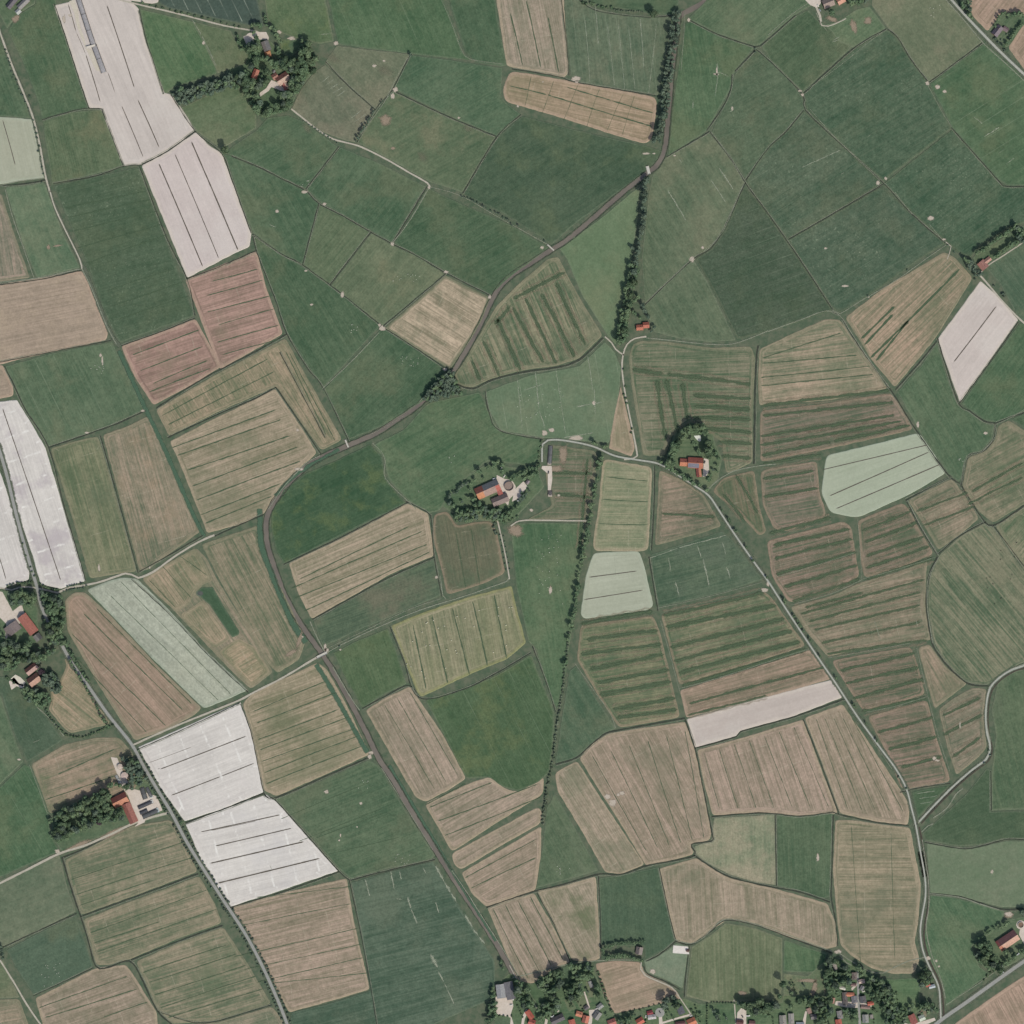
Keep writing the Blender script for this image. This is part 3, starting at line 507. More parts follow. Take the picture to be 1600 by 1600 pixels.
# ------------------------------------------------------------------ water
def watermat():
    s = NT('canal_water'); geo = s.n('NewGeometry'); P = geo.outputs['Position']
    n = s.noise(P, .03, 3, 1, .6); n2 = s.noise(P, 1.2, 2, 2, .5)
    col = s.mix(s.step(n, .35, .65), A((104, 97, 89)), A((117, 109, 99)))
    b = s.bsdf(col, .35, .35, n2, .02); s.l(b.outputs[0], s.out.inputs[0]); return s.m
def mudmat(name, a, b): return stripmat(name, a, b, hard=True)
CANAL = [(1060,24),(1056,60),(1050,110),(1046,160),(1042,205),(1038,235),(1028,256),(1012,270),(980,295),(930,338),(890,372),(862,390),(828,412),(800,430),(780,450),(766,474),(752,505),(730,545),(712,575),(695,594),(672,614),(655,632),(625,653),(590,676),(540,698),(500,716),(470,736),(445,762),(425,790),(416,815),(418,850),(430,890),(445,930),(464,965),(484,995),(502,1020),(520,1048),(545,1092),(570,1140),(592,1185),(615,1220),(650,1280),(688,1340),(720,1390),(760,1450),(790,1500),(806,1530)]
w = Strips(); w.add(CANAL[:24], 6.8, .14, .18, 6, wob=.3).add(CANAL[23:], 8.4, .15, .16, 6, wob=.3)
w.add([(1135,-40),(1110,-5),(1085,12),(1066,22),(1058,30)], 8, .13, .1, 6); w.build('canal_water', watermat())
# reedy banks
REED = stripmat('bank_grass', (70, 98, 80), (82, 110, 88), .1, .5, .95)
g = Strips()
off = lambda pts, d: [(p[0]+d[0], p[1]+d[1]) for p in pts]
g.add([(406,795),(408,850),(424,895),(440,935),(458,975),(478,1004)], 12, .50)
g.add([(494,1038),(520,1080),(548,1130),(574,1176)], 10, .50)
g.add([(530,702),(505,716),(480,730),(450,752),(430,775)], 8, .50, wob=1)
g.add([(186,548),(205,590),(228,640),(252,690),(272,735),(292,782),(312,825),(320,838)], 9, .52)
g.add([(608,1196),(650,1266),(680,1316),(712,1370),(750,1430),(775,1470)], 7, .50)
g.build('bank_grass', REED)
q = resample(CANAL, 6); eb = Strips(); n_ = len(q)
for sd, o_ in ((-1, 4.6), (1, 4.4)):
    eb.add([(q[i][0]-(q[min(i+1,n_-1)][1]-q[max(i-1,0)][1])/math.dist(q[min(i+1,n_-1)], q[max(i-1,0)])*o_*sd, q[i][1]+(q[min(i+1,n_-1)][0]-q[max(i-1,0)][0])/math.dist(q[min(i+1,n_-1)], q[max(i-1,0)])*o_*sd) for i in range(n_)], 2.6 if sd < 0 else 1.8, .545, .5, 5, wob=.5)
eb.build('canal_bank', stripmat('canal_bank', (62, 74, 62), (82, 92, 76), .05, .7, .9, .12, 1.1))
# ditches: dark water or mud lying in the gaps
DM = stripmat('ditch_mud', (58, 66, 60), (74, 78, 68), .0, .35, .92, .2, .5); dd = Strips(); bk = Strips()
for pts, wd_ in [
 ([(0,290),(40,287),(72,281)], 2.0), ([(-10,446),(60,437),(128,422)], 2), ([(66,187),(110,174),(139,169),(159,170)], 1.6), ([(83,287),(150,275),(193,260),(222,258)], 1.6),
 ([(85,6),(100,50),(120,112),(139,169)], 1.6), ([(159,170),(193,260)], 1.6), ([(218,260),(260,370),(292,435),(305,493)], 1.8), ([(222,257),(262,236),(305,205)], 2.8),
 ([(217,16),(228,60),(240,98),(256,147)], 1.2), ([(267,148),(305,205),(346,240),(362,280),(392,364)], 1.2), ([(292,436),(340,418),(400,392)], 2), ([(395,367),(402,396),(430,468),(448,521),(480,575),(505,607),(545,690)], 1.6),
 ([(475,296),(440,279),(404,261),(362,244)], 1.2), ([(478,297),(498,318),(540,340),(579,363),(613,381),(655,402),(697,427),(766,462)], 1.3), ([(478,295),(529,229)], 1.3),
 ([(498,318),(473,412)], 1.3), ([(579,363),(515,446)], 1.0), ([(613,381),(667,292)], 1.6), ([(395,366),(440,397),(473,414),(535,460),(597,510)], 1.6), ([(697,427),(597,511)], 1.4),
 ([(597,510),(650,544),(699,578)], 1.4), ([(509,97),(545,135),(586,171)], 1.4), ([(613,141),(700,182),(775,213)], 1.1), ([(814,179),(776,214),(723,302)], 1.6), ([(558,222),(587,170),(613,140),(640,86)], 1.3),
 ([(800,108),(870,119),(896,128),(960,139),(1024,150)], 1.8), ([(876,-10),(884,60),(889,118)], 1.5), ([(898,-6),(925,14),(960,22),(1012,27),(1048,25)], 1.6),
 ([(1075,30),(1120,53),(1179,73),(1188,72),(1243,24)], 1.4), ([(1180,76),(1203,96),(1254,148),(1258,171),(1310,222),(1380,286),(1425,335),(1477,380)], 1.2), ([(1256,146),(1333,76),(1385,45)], 1.1),
 ([(1165,282),(1200,232),(1228,206),(1256,172)], 1.4), ([(1042,245),(1108,206)], 1.1), ([(1109,206),(1140,246),(1164,285),(1200,334),(1246,400),(1301,484)], 1.3), ([(1165,285),(1132,356),(1110,388),(1084,404),(1045,440),(1008,476)], 1.0),
 ([(1144,116),(1141,142),(1128,170),(1104,204)], 1.2), ([(1148,112),(1180,78)], 1.0), ([(1232,374),(1300,335),(1380,288)], 1.0), ([(1487,200),(1558,280),(1573,291),(1610,291)], 1.4), ([(1387,46),(1402,58),(1424,94),(1451,129)], 1.2), ([(1451,129),(1536,66)], 1.0),
 ([(190,540),(250,519),(305,497)], 1.4), ([(244,638),(300,602),(345,577),(400,549),(448,522)], 2.2), ([(262,684),(340,648),(400,622),(431,605)], 2.4), ([(431,605),(470,662),(502,710)], 2.2), ([(77,699),(130,681),(180,663),(228,642)], 2.4),
 ([(7,572),(22,602),(40,640),(76,699),(100,790),(134,908)], 2.0), ([(0,566),(90,548),(174,532)], 1.8), ([(157,681),(182,770),(216,895)], 2.0), ([(437,550),(470,612),(508,684)], 2.0),
 ([(714,601),(740,607),(770,593),(820,581),(870,574),(905,562),(942,528)], 2.8), ([(758,612),(764,645),(781,673),(848,687)], 1.6), ([(443,882),(540,836),(637,785)], 1.6), ([(634,783),(668,801),(674,815),(678,868),(690,932)], 1.8), ([(488,968),(540,939),(610,901),(678,871)], 1.8),
 ([(609,978),(630,1030),(655,1090),(722,1078),(770,1055),(830,1020)], 2.0), ([(566,1107),(600,1089),(638,1071),(655,1090)], 1.6), ([(832,1010),(852,1062),(868,1112)], 1.0), ([(868,1194),(900,1184),(922,1165),(946,1146),(966,1141),(1010,1133),(1070,1122)], 2.8),
 ([(1070,1124),(1086,1170),(1098,1230),(1112,1300),(1112,1314),(1080,1319),(1086,1336),(1050,1345),(1012,1352),(970,1366),(935,1366),(880,1382),(838,1392),(800,1404),(760,1418)], 2.6),
 ([(1086,1169),(1150,1151),(1157,1143),(1240,1120),(1320,1092)], 2.2), ([(1255,1124),(1282,1192),(1311,1272)], 2.2), ([(1112,1276),(1190,1270),(1250,1275),(1301,1269),(1312,1273),(1370,1285),(1420,1290)], 2.2), ([(1211,1273),(1213,1384)], 1.2), ([(1302,1274),(1300,1350),(1299,1402),(1306,1440),(1309,1478)], 2.6),
 ([(1084,1336),(1104,1350),(1140,1370),(1200,1385),(1250,1394),(1298,1410)], 2.8), ([(935,1368),(938,1440),(939,1500)], 1.2), ([(838,1393),(866,1445),(891,1503)], 1.4), ([(1030,1356),(1044,1420),(1056,1470)], 1.4),
 ([(1009,1502),(1030,1492),(1050,1476),(1056,1471),(1080,1476),(1110,1456),(1134,1438),(1182,1446),(1240,1467),(1292,1486),(1300,1489)], 2.4), ([(1006,1510),(1012,1522),(1040,1534),(1062,1546)], 2.4), ([(1077,1478),(1072,1520),(1069,1558)], 2.0),
 ([(1300,486),(1312,492)], 2), ([(1185,540),(1182,560),(1180,600),(1179,660),(1178,725)], 3.0), ([(1316,498),(1345,545),(1392,610),(1430,670),(1480,740),(1502,757)], 2.6), ([(1466,530),(1432,572),(1399,609)], 1.8), ([(1465,528),(1482,585),(1499,632),(1515,642),(1538,658),(1556,661)], 2.0), ([(1499,630),(1548,564),(1591,503)], 1.8),
 ([(1556,662),(1553,686),(1535,706),(1512,714),(1503,755),(1501,760)], 2.4), ([(1556,661),(1580,652),(1600,645)], 2.0), ([(1415,782),(1450,763),(1486,744)], 2.0), ([(1417,784),(1440,828),(1465,868)], 2.4), ([(1503,760),(1530,803),(1552,821),(1600,790)], 2.4), ([(1465,867),(1500,837),(1540,815)], 1.8), ([(1552,821),(1580,858),(1600,885)], 1.8),
 ([(1465,870),(1452,898),(1447,945),(1455,1000),(1458,1010),(1480,1040),(1512,1068),(1544,1072)], 2.8), ([(1023,728),(1022,790),(1018,860)], 2.2), ([(1014,870),(1022,920),(1028,955)], 2.0), ([(290,1286),(350,1264),(412,1240)], 2.8), ([(376,1100),(391,1140),(400,1180),(413,1240),(430,1250),(480,1306),(530,1362),(546,1375)], 2.0), ([(413,1242),(432,1246),(520,1208),(580,1182)], 2.4), ([(547,1376),(600,1362),(680,1343)], 2.2), ([(352,1420),(440,1394),(530,1362)], 1.8),
 ([(546,1376),(566,1470),(580,1548),(590,1610)], 1.6), ([(126,1432),(220,1398),(310,1365)], 2.2), ([(97,1340),(112,1390),(126,1432),(138,1470),(150,1510),(170,1511),(195,1502),(208,1506),(222,1530),(245,1578),(268,1600)], 3.0), ([(205,1500),(280,1470),(348,1446)], 2.0), ([(246,1580),(300,1597),(340,1595),(425,1570)], 1.6), ([(0,1482),(60,1454),(120,1427)], 1.8), ([(52,1556),(100,1534),(146,1512)], 1.8),
 ([(98,1340),(140,1322),(180,1300)], 2.2), ([(205,905),(260,955),(330,1028),(388,1082)], 1.8), ([(217,1170),(290,1138),(375,1098)], 2.2), ([(1406,1238),(1440,1230),(1485,1224)], 1.2), ([(1450,1396),(1500,1401),(1535,1412),(1568,1421),(1600,1420)], 2.6), ([(1444,1316),(1500,1326),(1530,1323),(1570,1312),(1600,1312)], 1.8), ([(1548,1205),(1549,1266)], 1.8), ([(335,838),(370,822),(412,804)], 2.6), ([(218,893),(270,864),(318,836)], 1.8), ([(1428,1291),(1460,1262),(1500,1222),(1530,1195)], 3.0)]:
    dd.add(pts, max(1.5, wd_*.85), .53, .35, 6, wob=.3); hb = Strips.hb = getattr(Strips, 'hb', 0)+1; sd = 1 if hb % 2 else -1
    q = resample(pts, 6); m = len(q); o_ = max(1.5, wd_*.5+.9)*sd
    bk.add([(q[i][0]-(q[min(i+1,m-1)][1]-q[max(i-1,0)][1])/ (math.dist(q[min(i+1,m-1)], q[max(i-1,0)])+1e-6)*o_, q[i][1]+(q[min(i+1,m-1)][0]-q[max(i-1,0)][0])/(math.dist(q[min(i+1,m-1)], q[max(i-1,0)])+1e-6)*o_) for i in range(m)], 1.3, .535, .4, 6, wob=.2)
dd.build('ditch_mud', DM); bk.build('ditch_bank', stripmat('ditch_bank', (122, 130, 112), (142, 146, 128), .1, .6, .75, .08, 1.3))
# ------------------------------------------------------------------ roads and tracks
VG = stripmat('road_verge', (86, 98, 82), (104, 112, 96), .12, .5, .9); v = Strips()
ASP = mudmat('asphalt_road', (142, 144, 142), (158, 158, 154)); asp = Strips()
CON = mudmat('concrete_road', (156, 159, 151), (176, 177, 168)); con = Strips()
GRV = mudmat('gravel_track', (166, 160, 146), (186, 180, 166)); grv = Strips()
FNT = stripmat('faint_track', (132, 140, 120), (154, 158, 140), .15, .75, .8, .12, 1.1); fnt = Strips()
R_MAIN = [(-20,660),(-4,695),(10,740),(22,790),(35,840),(48,885),(58,918),(64,945),(78,978),(95,1005),(112,1035),(140,1075),(170,1118),(205,1162),(225,1198),(245,1232),(268,1270),(290,1312),(318,1358),(350,1408),(385,1462),(415,1520),(445,1590),(460,1640)]
v.add(R_MAIN, 14, .52, .2); asp.add(R_MAIN, 4.6, .62, .03)
R_EAST = [(847,722),(847,708),(848,694),(856,688),(880,688),(925,697),(960,712),(992,718),(1030,725),(1062,744),(1090,762),(1108,775),(1125,800),(1150,838),(1178,878),(1200,908),(1222,942),(1250,985),(1280,1030),(1306,1068),(1340,1120),(1375,1168),(1400,1202),(1416,1232),(1424,1262),(1431,1290),(1438,1330),(1445,1370),(1446,1400),(1441,1430),(1438,1455),(1442,1485),(1452,1510),(1466,1540),(1469,1565),(1470,1592)]
v.add(R_EAST[:9], 8, .52, .2); v.add(R_EAST[8:28], 11, .52, .2); v.add(R_EAST[26:], 12, .52, .2); con.add(R_EAST, 2.4, .62, .06)
R_SE = [(1440,1620),(1470,1594),(1510,1566),(1560,1530),(1600,1502),(1640,1475)]
v.add(R_SE, 14, .53, .15); asp.add(R_SE, 5.4, .63, .02)
R_NE = [(1470,-20),(1500,15),(1525,42),(1560,78),(1600,116),(1640,152)]
v.add(R_NE, 14, .53, .15); con.add(R_NE, 3.6, .64, .03)
fnt.add([(1478,0),(1505,30),(1537,68),(1570,98),(1600,126)], 2.6, .6)
for pts, wd_ in [([(-5,35),(4,62),(20,105),(38,148),(52,185),(62,225),(70,270),(78,300)], 3.2), ([(150,-12),(180,-2),(225,9),(260,17),(300,27),(350,40),(400,49),(412,54)], 3.0),
 ([(-10,916),(8,920),(18,922),(30,918),(45,917),(58,919)], 2.6), ([(60,920),(75,922),(90,926),(108,918),(135,914),(160,908),(196,896),(206,898),(216,903),(240,893),(275,868),(310,847),(335,836)], 3.6),
 ([(208,1164),(250,1145),(290,1128),(330,1112),(374,1094),(400,1080),(440,1060),(480,1036),(508,1020)], 3.6), ([(-10,1385),(40,1360),(92,1334),(130,1322),(170,1305),(205,1288),(240,1276),(264,1270)], 4.2),
 ([(455,170),(470,182),(490,198),(520,217),(560,228),(600,247),(640,270),(668,286),(672,292)], 3.0), ([(1480,405),(1486,385),(1478,378)], 1.5), ([(1526,425),(1540,440),(1570,475),(1598,503),(1620,520)], 3.2), ([(1600,378),(1570,398),(1545,414),(1530,428)], 2.2),
 ([(945,526),(956,536),(962,546),(975,555)], 2.4), ([(975,718),(990,716),(996,712),(994,700),(985,655),(976,610),(972,575),(974,553),(980,538),(992,529),(1010,526)], 3.0),
 ([(798,822),(806,816),(820,813),(850,813),(916,814)], 2.6), ([(775,800),(780,825),(786,850),(792,880),(796,905)], 2.4), 
 ([(1282,38),(1280,32),(1284,40),(1294,41),(1308,36),(1322,29)], 2.0), ([(1262,3),(1270,3),(1276,12),(1281,24),(1283,34)], 4),
 ([(1394,1202),(1360,1152)], .3), ([(796,1508),(812,1538),(826,1556),(842,1580)], 1.4), ([(1002,1503),(1001,1514),(1008,1524),(1030,1534),(1050,1543),(1060,1556),(1075,1578),(1090,1600)], 2.2),
 ([(1147,1562),(1150,1600)], 2.2), ([(0,1500),(20,1532),(45,1574),(66,1604)], 3.2)]:
    grv.add(pts, wd_*.82, .6, .14, wob=.12)
R_RIM = [(1640,1022),(1600,1040),(1580,1047),(1560,1060),(1547,1075),(1542,1095),(1540,1120),(1542,1145),(1547,1168),(1541,1186),(1520,1202),(1490,1228),(1462,1256),(1436,1284)]
v.add(R_RIM, 9, .52, .2); con.add(R_RIM, 2.6, .62, .12); dd2 = Strips(); dd2.add([(x+3.6, y+2.6) for x, y in R_RIM], 2.0, .56); dd2.add([(1436,1292),(1444,1330),(1450,1372),(1451,1410),(1446,1440),(1444,1468),(1452,1500),(1468,1535),(1474,1570),(1474,1588)], 3.0, .56); dd2.build('ditch_water', stripmat('ditch_water', (70, 66, 60), (84, 78, 70), .0, .3, 1, .2, .3))
v.add([(-5,35),(20,105),(52,185),(70,270),(85,320),(110,375),(140,440),(170,515),(188,542)], 9, .51, .2)
grv.add([(78,298),(85,322),(100,355),(124,404),(128,420)], 2.0, .6); fnt.add([(128,420),(145,455),(165,505),(182,538)], 2.6, .59)
# pale ditch-side paths, cattle tracks and dry lines in the grass
for pts, wd_ in [([(1106,764),(1128,746),(1150,735),(1185,728),(1212,725)], 2.6),
 ([(0,290),(30,283),(71,278)], 2.2), ([(8,296),(20,340),(36,385),(53,434)], 2.0), ([(0,441),(60,434),(124,420)], 2.2), ([(1300,484),(1312,490),(1345,470),(1400,438),(1450,402),(1478,383)], 2.0),
 ([(1200,518),(1250,500),(1290,486),(1312,493),(1330,520),(1360,565),(1390,606)], 2.2), ([(1010,528),(1050,532),(1110,538),(1150,536),(1200,517)], 2.4), ([(1545,1075),(1560,1060),(1580,1046),(1600,1038),(1620,1030)], 4.5), ([(1545,1076),(1541,1100),(1541,1130),(1547,1165),(1541,1185),(1520,1202),(1490,1228),(1462,1256),(1434,1286)], 5),
 ([(640,1350),(1100,1350.1)], .1), ([(1060,1076),(1120,1060),(1200,1034),(1264,1014)], 1.3), ([(1032,970),(1046,1020),(1062,1080)], 1.3), ([(898,1036),(930,1082),(952,1112),(962,1138)], 1.5), ([(1074,1121),(1140,1104),(1200,1088)], 1.2),
 ([(1028,950),(1100,934),(1190,910)], 1.2), ([(1210,902),(1260,888),(1335,864)], 1), ([(1236,945),(1300,927),(1346,906)], 1.2), ([(1346,905),(1400,890),(1460,871)], 1.1), ([(1295,1028),(1350,1018),(1422,1005)], 1.2), ([(1352,1113),(1400,1103),(1450,1088)], 1.2), ([(1432,1012),(1448,1080),(1466,1150),(1484,1205)], 1.2), ([(1340,812),(1344,860),(1346,904)], 1.2),
 ([(1418,782),(1440,825),(1466,868)], 1.4), ([(1414,779),(1450,762),(1486,744)], 1.3), ([(1466,872),(1450,905),(1449,950),(1457,1005)], 1.4), ([(1503,757),(1511,715),(1534,706),(1555,682),(1555,664)], 1.4), ([(1556,663),(1580,652),(1600,640)], 1.2),
 ([(1452,1396),(1500,1402),(1530,1412),(1560,1421)], 2.0), ([(1441,1312),(1446,1345),(1451,1380),(1451,1420),(1447,1450),(1455,1490),(1470,1530),(1477,1560)], 2.6), ([(1440,1300),(1450,1290),(1458,1287)], 3), ([(1458,1278),(1480,1262),(1494,1240),(1504,1232)], 3), ([(1478,1570),(1530,1536),(1560,1514)], 1.6),
 ([(1055,1468),(1080,1474),(1100,1464),(1132,1437),(1180,1444),(1240,1464),(1300,1486)], 1.8), ([(800,1528),(850,1516),(890,1506),(920,1502),(960,1500),(1000,1500)], 2.6), ([(1310,1488),(1335,1505),(1360,1518),(1380,1520),(1400,1510),(1424,1500),(1445,1496)], 2.6), ([(1312,1492),(1322,1504),(1330,1508)], 3),
 ([(520,1042),(545,1085),(562,1110)], 2.8), ([(484,970),(495,995),(506,1016)], 3), ([(510,1020),(540,1004),(600,976),(660,952),(730,930),(792,908),(796,902)], 2.6), ([(514,1012),(560,990),(640,952),(690,935)], 1.2), ([(688,900),(692,930),(697,936)], 2.4),
 ([(596,1200),(640,1270),(676,1328)], 1.6), ([(706,1360),(730,1395),(755,1435),(790,1490),(815,1535)], 2.4), ([(795,1490),(812,1525),(838,1568)], .8),
 ([(500,712),(480,722),(462,740),(440,765),(420,795)], 2.2), ([(700,586),(680,600),(655,628)], 1.4), ([(630,650),(600,668),(575,680)], .9), ([(582,692),(596,706),(602,720),(600,740),(608,755),(632,778),(650,795)], 1.8), ([(504,607),(550,564),(592,520)], 2.0),
 ([(398,368),(440,398),(472,413)], .8), ([(690,0),(705,35),(720,75),(734,92),(785,100)], 1.2), ([(640,86),(620,120),(600,160),(560,215)], 1.6), ([(670,294),(640,345),(613,380)], 2.2), ([(672,292),(720,306),(780,340),(858,383)], 1.6), ([(1070,18),(1068,60),(1064,110)], 1.2),
 ([(1084,401),(1060,425),(1035,448),(1010,472)], 1.1), ([(1112,207),(1140,246),(1160,280)], .9), ([(1160,290),(1130,360),(1100,392)], 1.1), ([(1386,46),(1360,64),(1300,112),(1252,145)], .9), ([(1265,170),(1310,220),(1375,282)], 1.1), ([(1398,300),(1425,335)], 1), ([(1452,350),(1475,378)], 1.2), ([(1262,5),(1230,28),(1200,55)], 1.3), ([(1275,20),(1284,38),(1292,48)], 2), ([(1400,1230),(1425,1250)], .2),
 ([(1450,134),(1475,180),(1487,198)], 1), ([(976,600),(958,640),(950,695)], .2), ([(852,684),(800,677),(780,672)], .8), ([(20,1035),(30,1080),(50,1155)], .2), ([(52,1160),(62,1156)], 1), ([(100,1150),(80,1125),(58,1105)], 2.2), ([(46,1195),(66,1248),(75,1275)], 1),
 ([(1230,1552),(1250,1510)], .2), ([(1404,1502),(1370,1520)], .2), ([(1100,1250),(1090,1200)], .2), ([(960,870),(962,900)], .3)]:
    fnt.add(pts, wd_, .58, .25)
v.build('road_verge', VG); asp.build('asphalt_road', ASP); con.build('concrete_road', CON); grv.build('gravel_track', GRV); fnt.build('faint_track', FNT)
# yards and paved aprons
YM = plainmat('yard_paving', (196, 184, 172), (208, 196, 186), .3, .9, .1)
for poly in [[(8,1000),(10,975),(0,965),(-20,950),(-20,920),(4,925),(20,955),(34,944),(37,955),(42,962),(30,975)],
 [(173,1183),(190,1228),(200,1243),(216,1286),(210,1292),(226,1285),(228,1276),(218,1258),(206,1232),(196,1215),(183,1184)], [(206,1232),(222,1236),(245,1244),(254,1266),(240,1272),(222,1282),(214,1262)],
 [(776,742),(788,748),(800,750),(806,760),(804,772),(796,780),(794,790),(786,782),(776,770)], [(804,765),(818,752),(824,760),(812,778),(800,784)], [(847,728),(862,728),(863,748),(860,770),(856,770),(856,740),(846,732)],
 [(1100,716),(1107,718),(1108,735),(1104,744),(1098,745)], [(380,60),(388,52),(404,50),(416,50),(420,58),(420,62),(408,62)], [(380,57),(393,53),(397,66),(385,70)], [(406,145),(416,138),(424,125),(436,130),(448,142),(440,142),(424,136),(420,142),(405,152)],
 [(1306,1564),(1340,1566),(1344,1570),(1340,1575),(1322,1574),(1304,1570)], [(1152,1582),(1158,1575),(1166,1576),(1166,1605),(1150,1605)], [(1598,1440),(1594,1450),(1592,1460),(1600,1475),(1620,1475),(1620,1440)],
 [(774,1557),(800,1558),(802,1572),(798,1585),(806,1612),(796,1612),(798,1590),(776,1584)], [(1258,0),(1272,-6),(1284,-6),(1282,6),(1276,12),(1266,8)], [(14,1065),(22,1058),(30,1068),(38,1070),(36,1076),(26,1072),(18,1078)]]:
    slab('yard_paving', poly, YM, .3, .66)
SAND = plainmat('sand_patch', (190, 182, 166), (202, 194, 180), .5, .95, .05)
slab('sand_strip', [(108,2),(116,0),(122,16),(125,40),(132,60),(135,76),(144,78),(160,112),(150,110),(138,84),(128,62),(120,40),(116,20)], SAND, .3, .64)
slab('concrete_slab', [(1052,1477),(1075,1479),(1077,1491),(1051,1489)], plainmat('pale_concrete', (220, 214, 208), (210, 204, 198)), .3, .72, .5)
slab('village_street', [(1338.5,1512),(1341,1512),(1343,1560),(1345.5,1604),(1341.5,1604),(1339.5,1560)], ASP, .3, .7, .5)
slab('turning_circle', [(1031+7.5*math.cos(t*.5), 1582+7.5*math.sin(t*.5)) for t in range(12)], ASP, .3, .68, .5)
for p_ in ([(1029,1585),(1034,1585),(1036,1604),(1030,1604)], [(1034,1600),(1034,1597),(1060,1589),(1078,1584),(1079,1587),(1060,1592)], [(920,1578),(934,1577),(938,1582),(926,1584),(925,1598),(921,1606),(918,1604),(921,1590)], [(816,1588),(822,1576),(826,1578),(820,1592),(818,1604),(814,1604)], [(852,1592),(858,1580),(861,1581),(856,1594),(854,1604),(850,1604)], [(1254,1596),(1258,1580),(1261,1580),(1258,1604),(1254,1604)],
 [(1388,1604),(1404,1596),(1420,1600),(1440,1596),(1460,1590),(1462,1594),(1440,1604)], [(1344,1566),(1362,1570),(1362,1573),(1344,1570)], [(1330,1544),(1339,1536),(1339,1540),(1331,1548)], [(862,1556),(866,1555),(874,1580),(871,1582)], [(912,1550),(914,1549),(922,1574),(920,1576)]):
    slab('house_drive', p_, YM, .3, .66, .4)
# worn patches, gateways, dung and lime spots
WORN = stripmat('worn_gateway', (196, 184, 172), (176, 164, 148), .05, .6, .95, .5); wn = Strips()
for x, y, rx, ry in [(949,1245,7,5),(957,1254,8,7),(972,1239,5,4),(966,1242,3,3),(597,513,6,5),(593,508,3,3),(535,461,4,6),(478,423,3,2),(507,319,4,3),(613,381,4,4),(697,425,5,3),(765,464,3,4),(695,577,5,3),(487,476,3,2),(525,68,5,4),(618,140,5,5),(614,150,4,6),(670,293,3,4),(717,184,3,2),
 (433,330,4,3),(476,300,6,3),(600,95,3,2),(585,103,4,3),(1081,405,5,6),(1130,410,.1,.1),(1098,387,3,3),(1250,142,4,2),(1254,148,3,3),(1372,286,4,4),(1384,279,3,3),(1449,130,4,4),(1465,136,5,5),(1476,143,4,3),(1454,341,6,5),(1475,374,4,2),(1120,112,2,10),(1119,116,6,2),(1144,170,2,5),(1290,388,3,2),
 (1434,664,3,6),(1540,677,4,3),(851,676,5,6),(862,672,6,4),(900,684,14,6),(928,630,4,5),(862,710,.1,.1),(510,1017,6,5),(580,1176,5,4),(578,1182,4,5),(684,1138,.1,.1),(682,902,3,3),(473,995,2,2),(532,1015,2,2),(510,1237,5,4),(564,1255,3,3),(558,1292,1.5,1.5),(532,1305,1.5,4),(530,1313,2,2),(512,845,.1,.1),
 (467,733,8,3),(465,672,3,3),(30,1187,4,2),(90,1330,5,4),(155,888,2.5,8),(234,887,1.5,3),(860,922,3,8),(157,555,3,3),(160,564,2,8),(223,642,4,2),(136,676,4,2),(1310,1487,8,4),(1278,1340,3,8),(1550,1362,3,4),(1570,1148,.1,.1),(1340,1493,.1,.1),(1500,1133,1.5,7),(1460,1185,4,4),(1464,1188,6,2),(1450,1497,5,4),(1463,1501,2.5,2.5),(1467,1510,2,2),(1020,1518,6,5),(1393,1497,.1,.1),(1576,1428,9,5),(1546,1545,.1,.1),
 (900,123,9,5),(901,128,4,3),(1054,243,3,1.5),(1009,240,8,2),(1022,240,3,1.5),(848,128,2,1),(809,166,2.5,2.5),(847,387,4,3),(1195,922,7,4),(1200,912,3,5),(1095,132,.1,.1),(1100,28,.1,.1),(1076,31,3,4),(30,1510,.1,.1),(190,900,.1,.1),(830,797,3.5,3),(873,774,3,2.5),(872,735,.1,.1),(995,708,.1,.1),(988,672,3,2),(1320,447,7,2),(1357,464,2.5,1.5),
 (380,100,.1,.1),(318,67,3,4),(100,30,3,8),(110,24,4,3),(400,105,.1,.1),(455,60,8,4),(436,50,5,4),(508,1012,3,8),(700,186,.1,.1),(806,268,.1,.1),(957,645,.1,.1)]:
    if rx > .2: wn.blob(x, y, rx, ry, .57)
wn.build('worn_gateway', WORN)
BR = stripmat('bare_earth', (160, 144, 126), (146, 130, 112), .05, .8, .9, .3, 1.2); br = Strips(); dr = Strips()
for x, y, rx, ry, a in [(602,188,13,11,20),(880,710,9,20,0),(868,732,14,7,0),(806,830,16,12,20),(860,920,3,7,0),(540,82,.1,.1,0),(1334,42,7,14,-20),(1356,33,9,8,0),(1300,30,12,5,20),(1160,1552,10,5,10),(1170,1562,.1,.1,0),(1262,1532,24,4,0),(1272,1545,6,22,12),(1576,1430,9,6,0),(180,1255,.1,.1,0),
 (175,1302,34,6,-26),(125,1320,28,5,-22),(614,232,5,3,0),(660,245,20,14,40),(730,200,16,8,30),(760,300,.1,.1,0),(455,140,18,14,40),(480,200,20,10,50),(520,90,22,12,20),(600,110,24,12,20),(35,420,3,3,0),(76,386,4,5,0),(90,384,12,2,-8),(468,1000,5,18,20),(455,1020,14,4,-30),(25,29,9,7,-40),
 (950,1250,.1,.1,0),(1300,560,.1,.1,0)]:
    if rx > .2: (dr if max(rx, ry) > 15 and y < 300 else br).blob(x, y, rx, ry, .565, a)
br.build('bare_earth', BR); dr.build('dry_grass', stripmat('dry_grass', (124, 126, 104), (132, 130, 110), .3, 1.3, .5, .06, 1.0))
LM = stripmat('pale_streak', (172, 178, 158), (146, 156, 134), .1, .9, .72, .22, 1.3); ls = Strips()
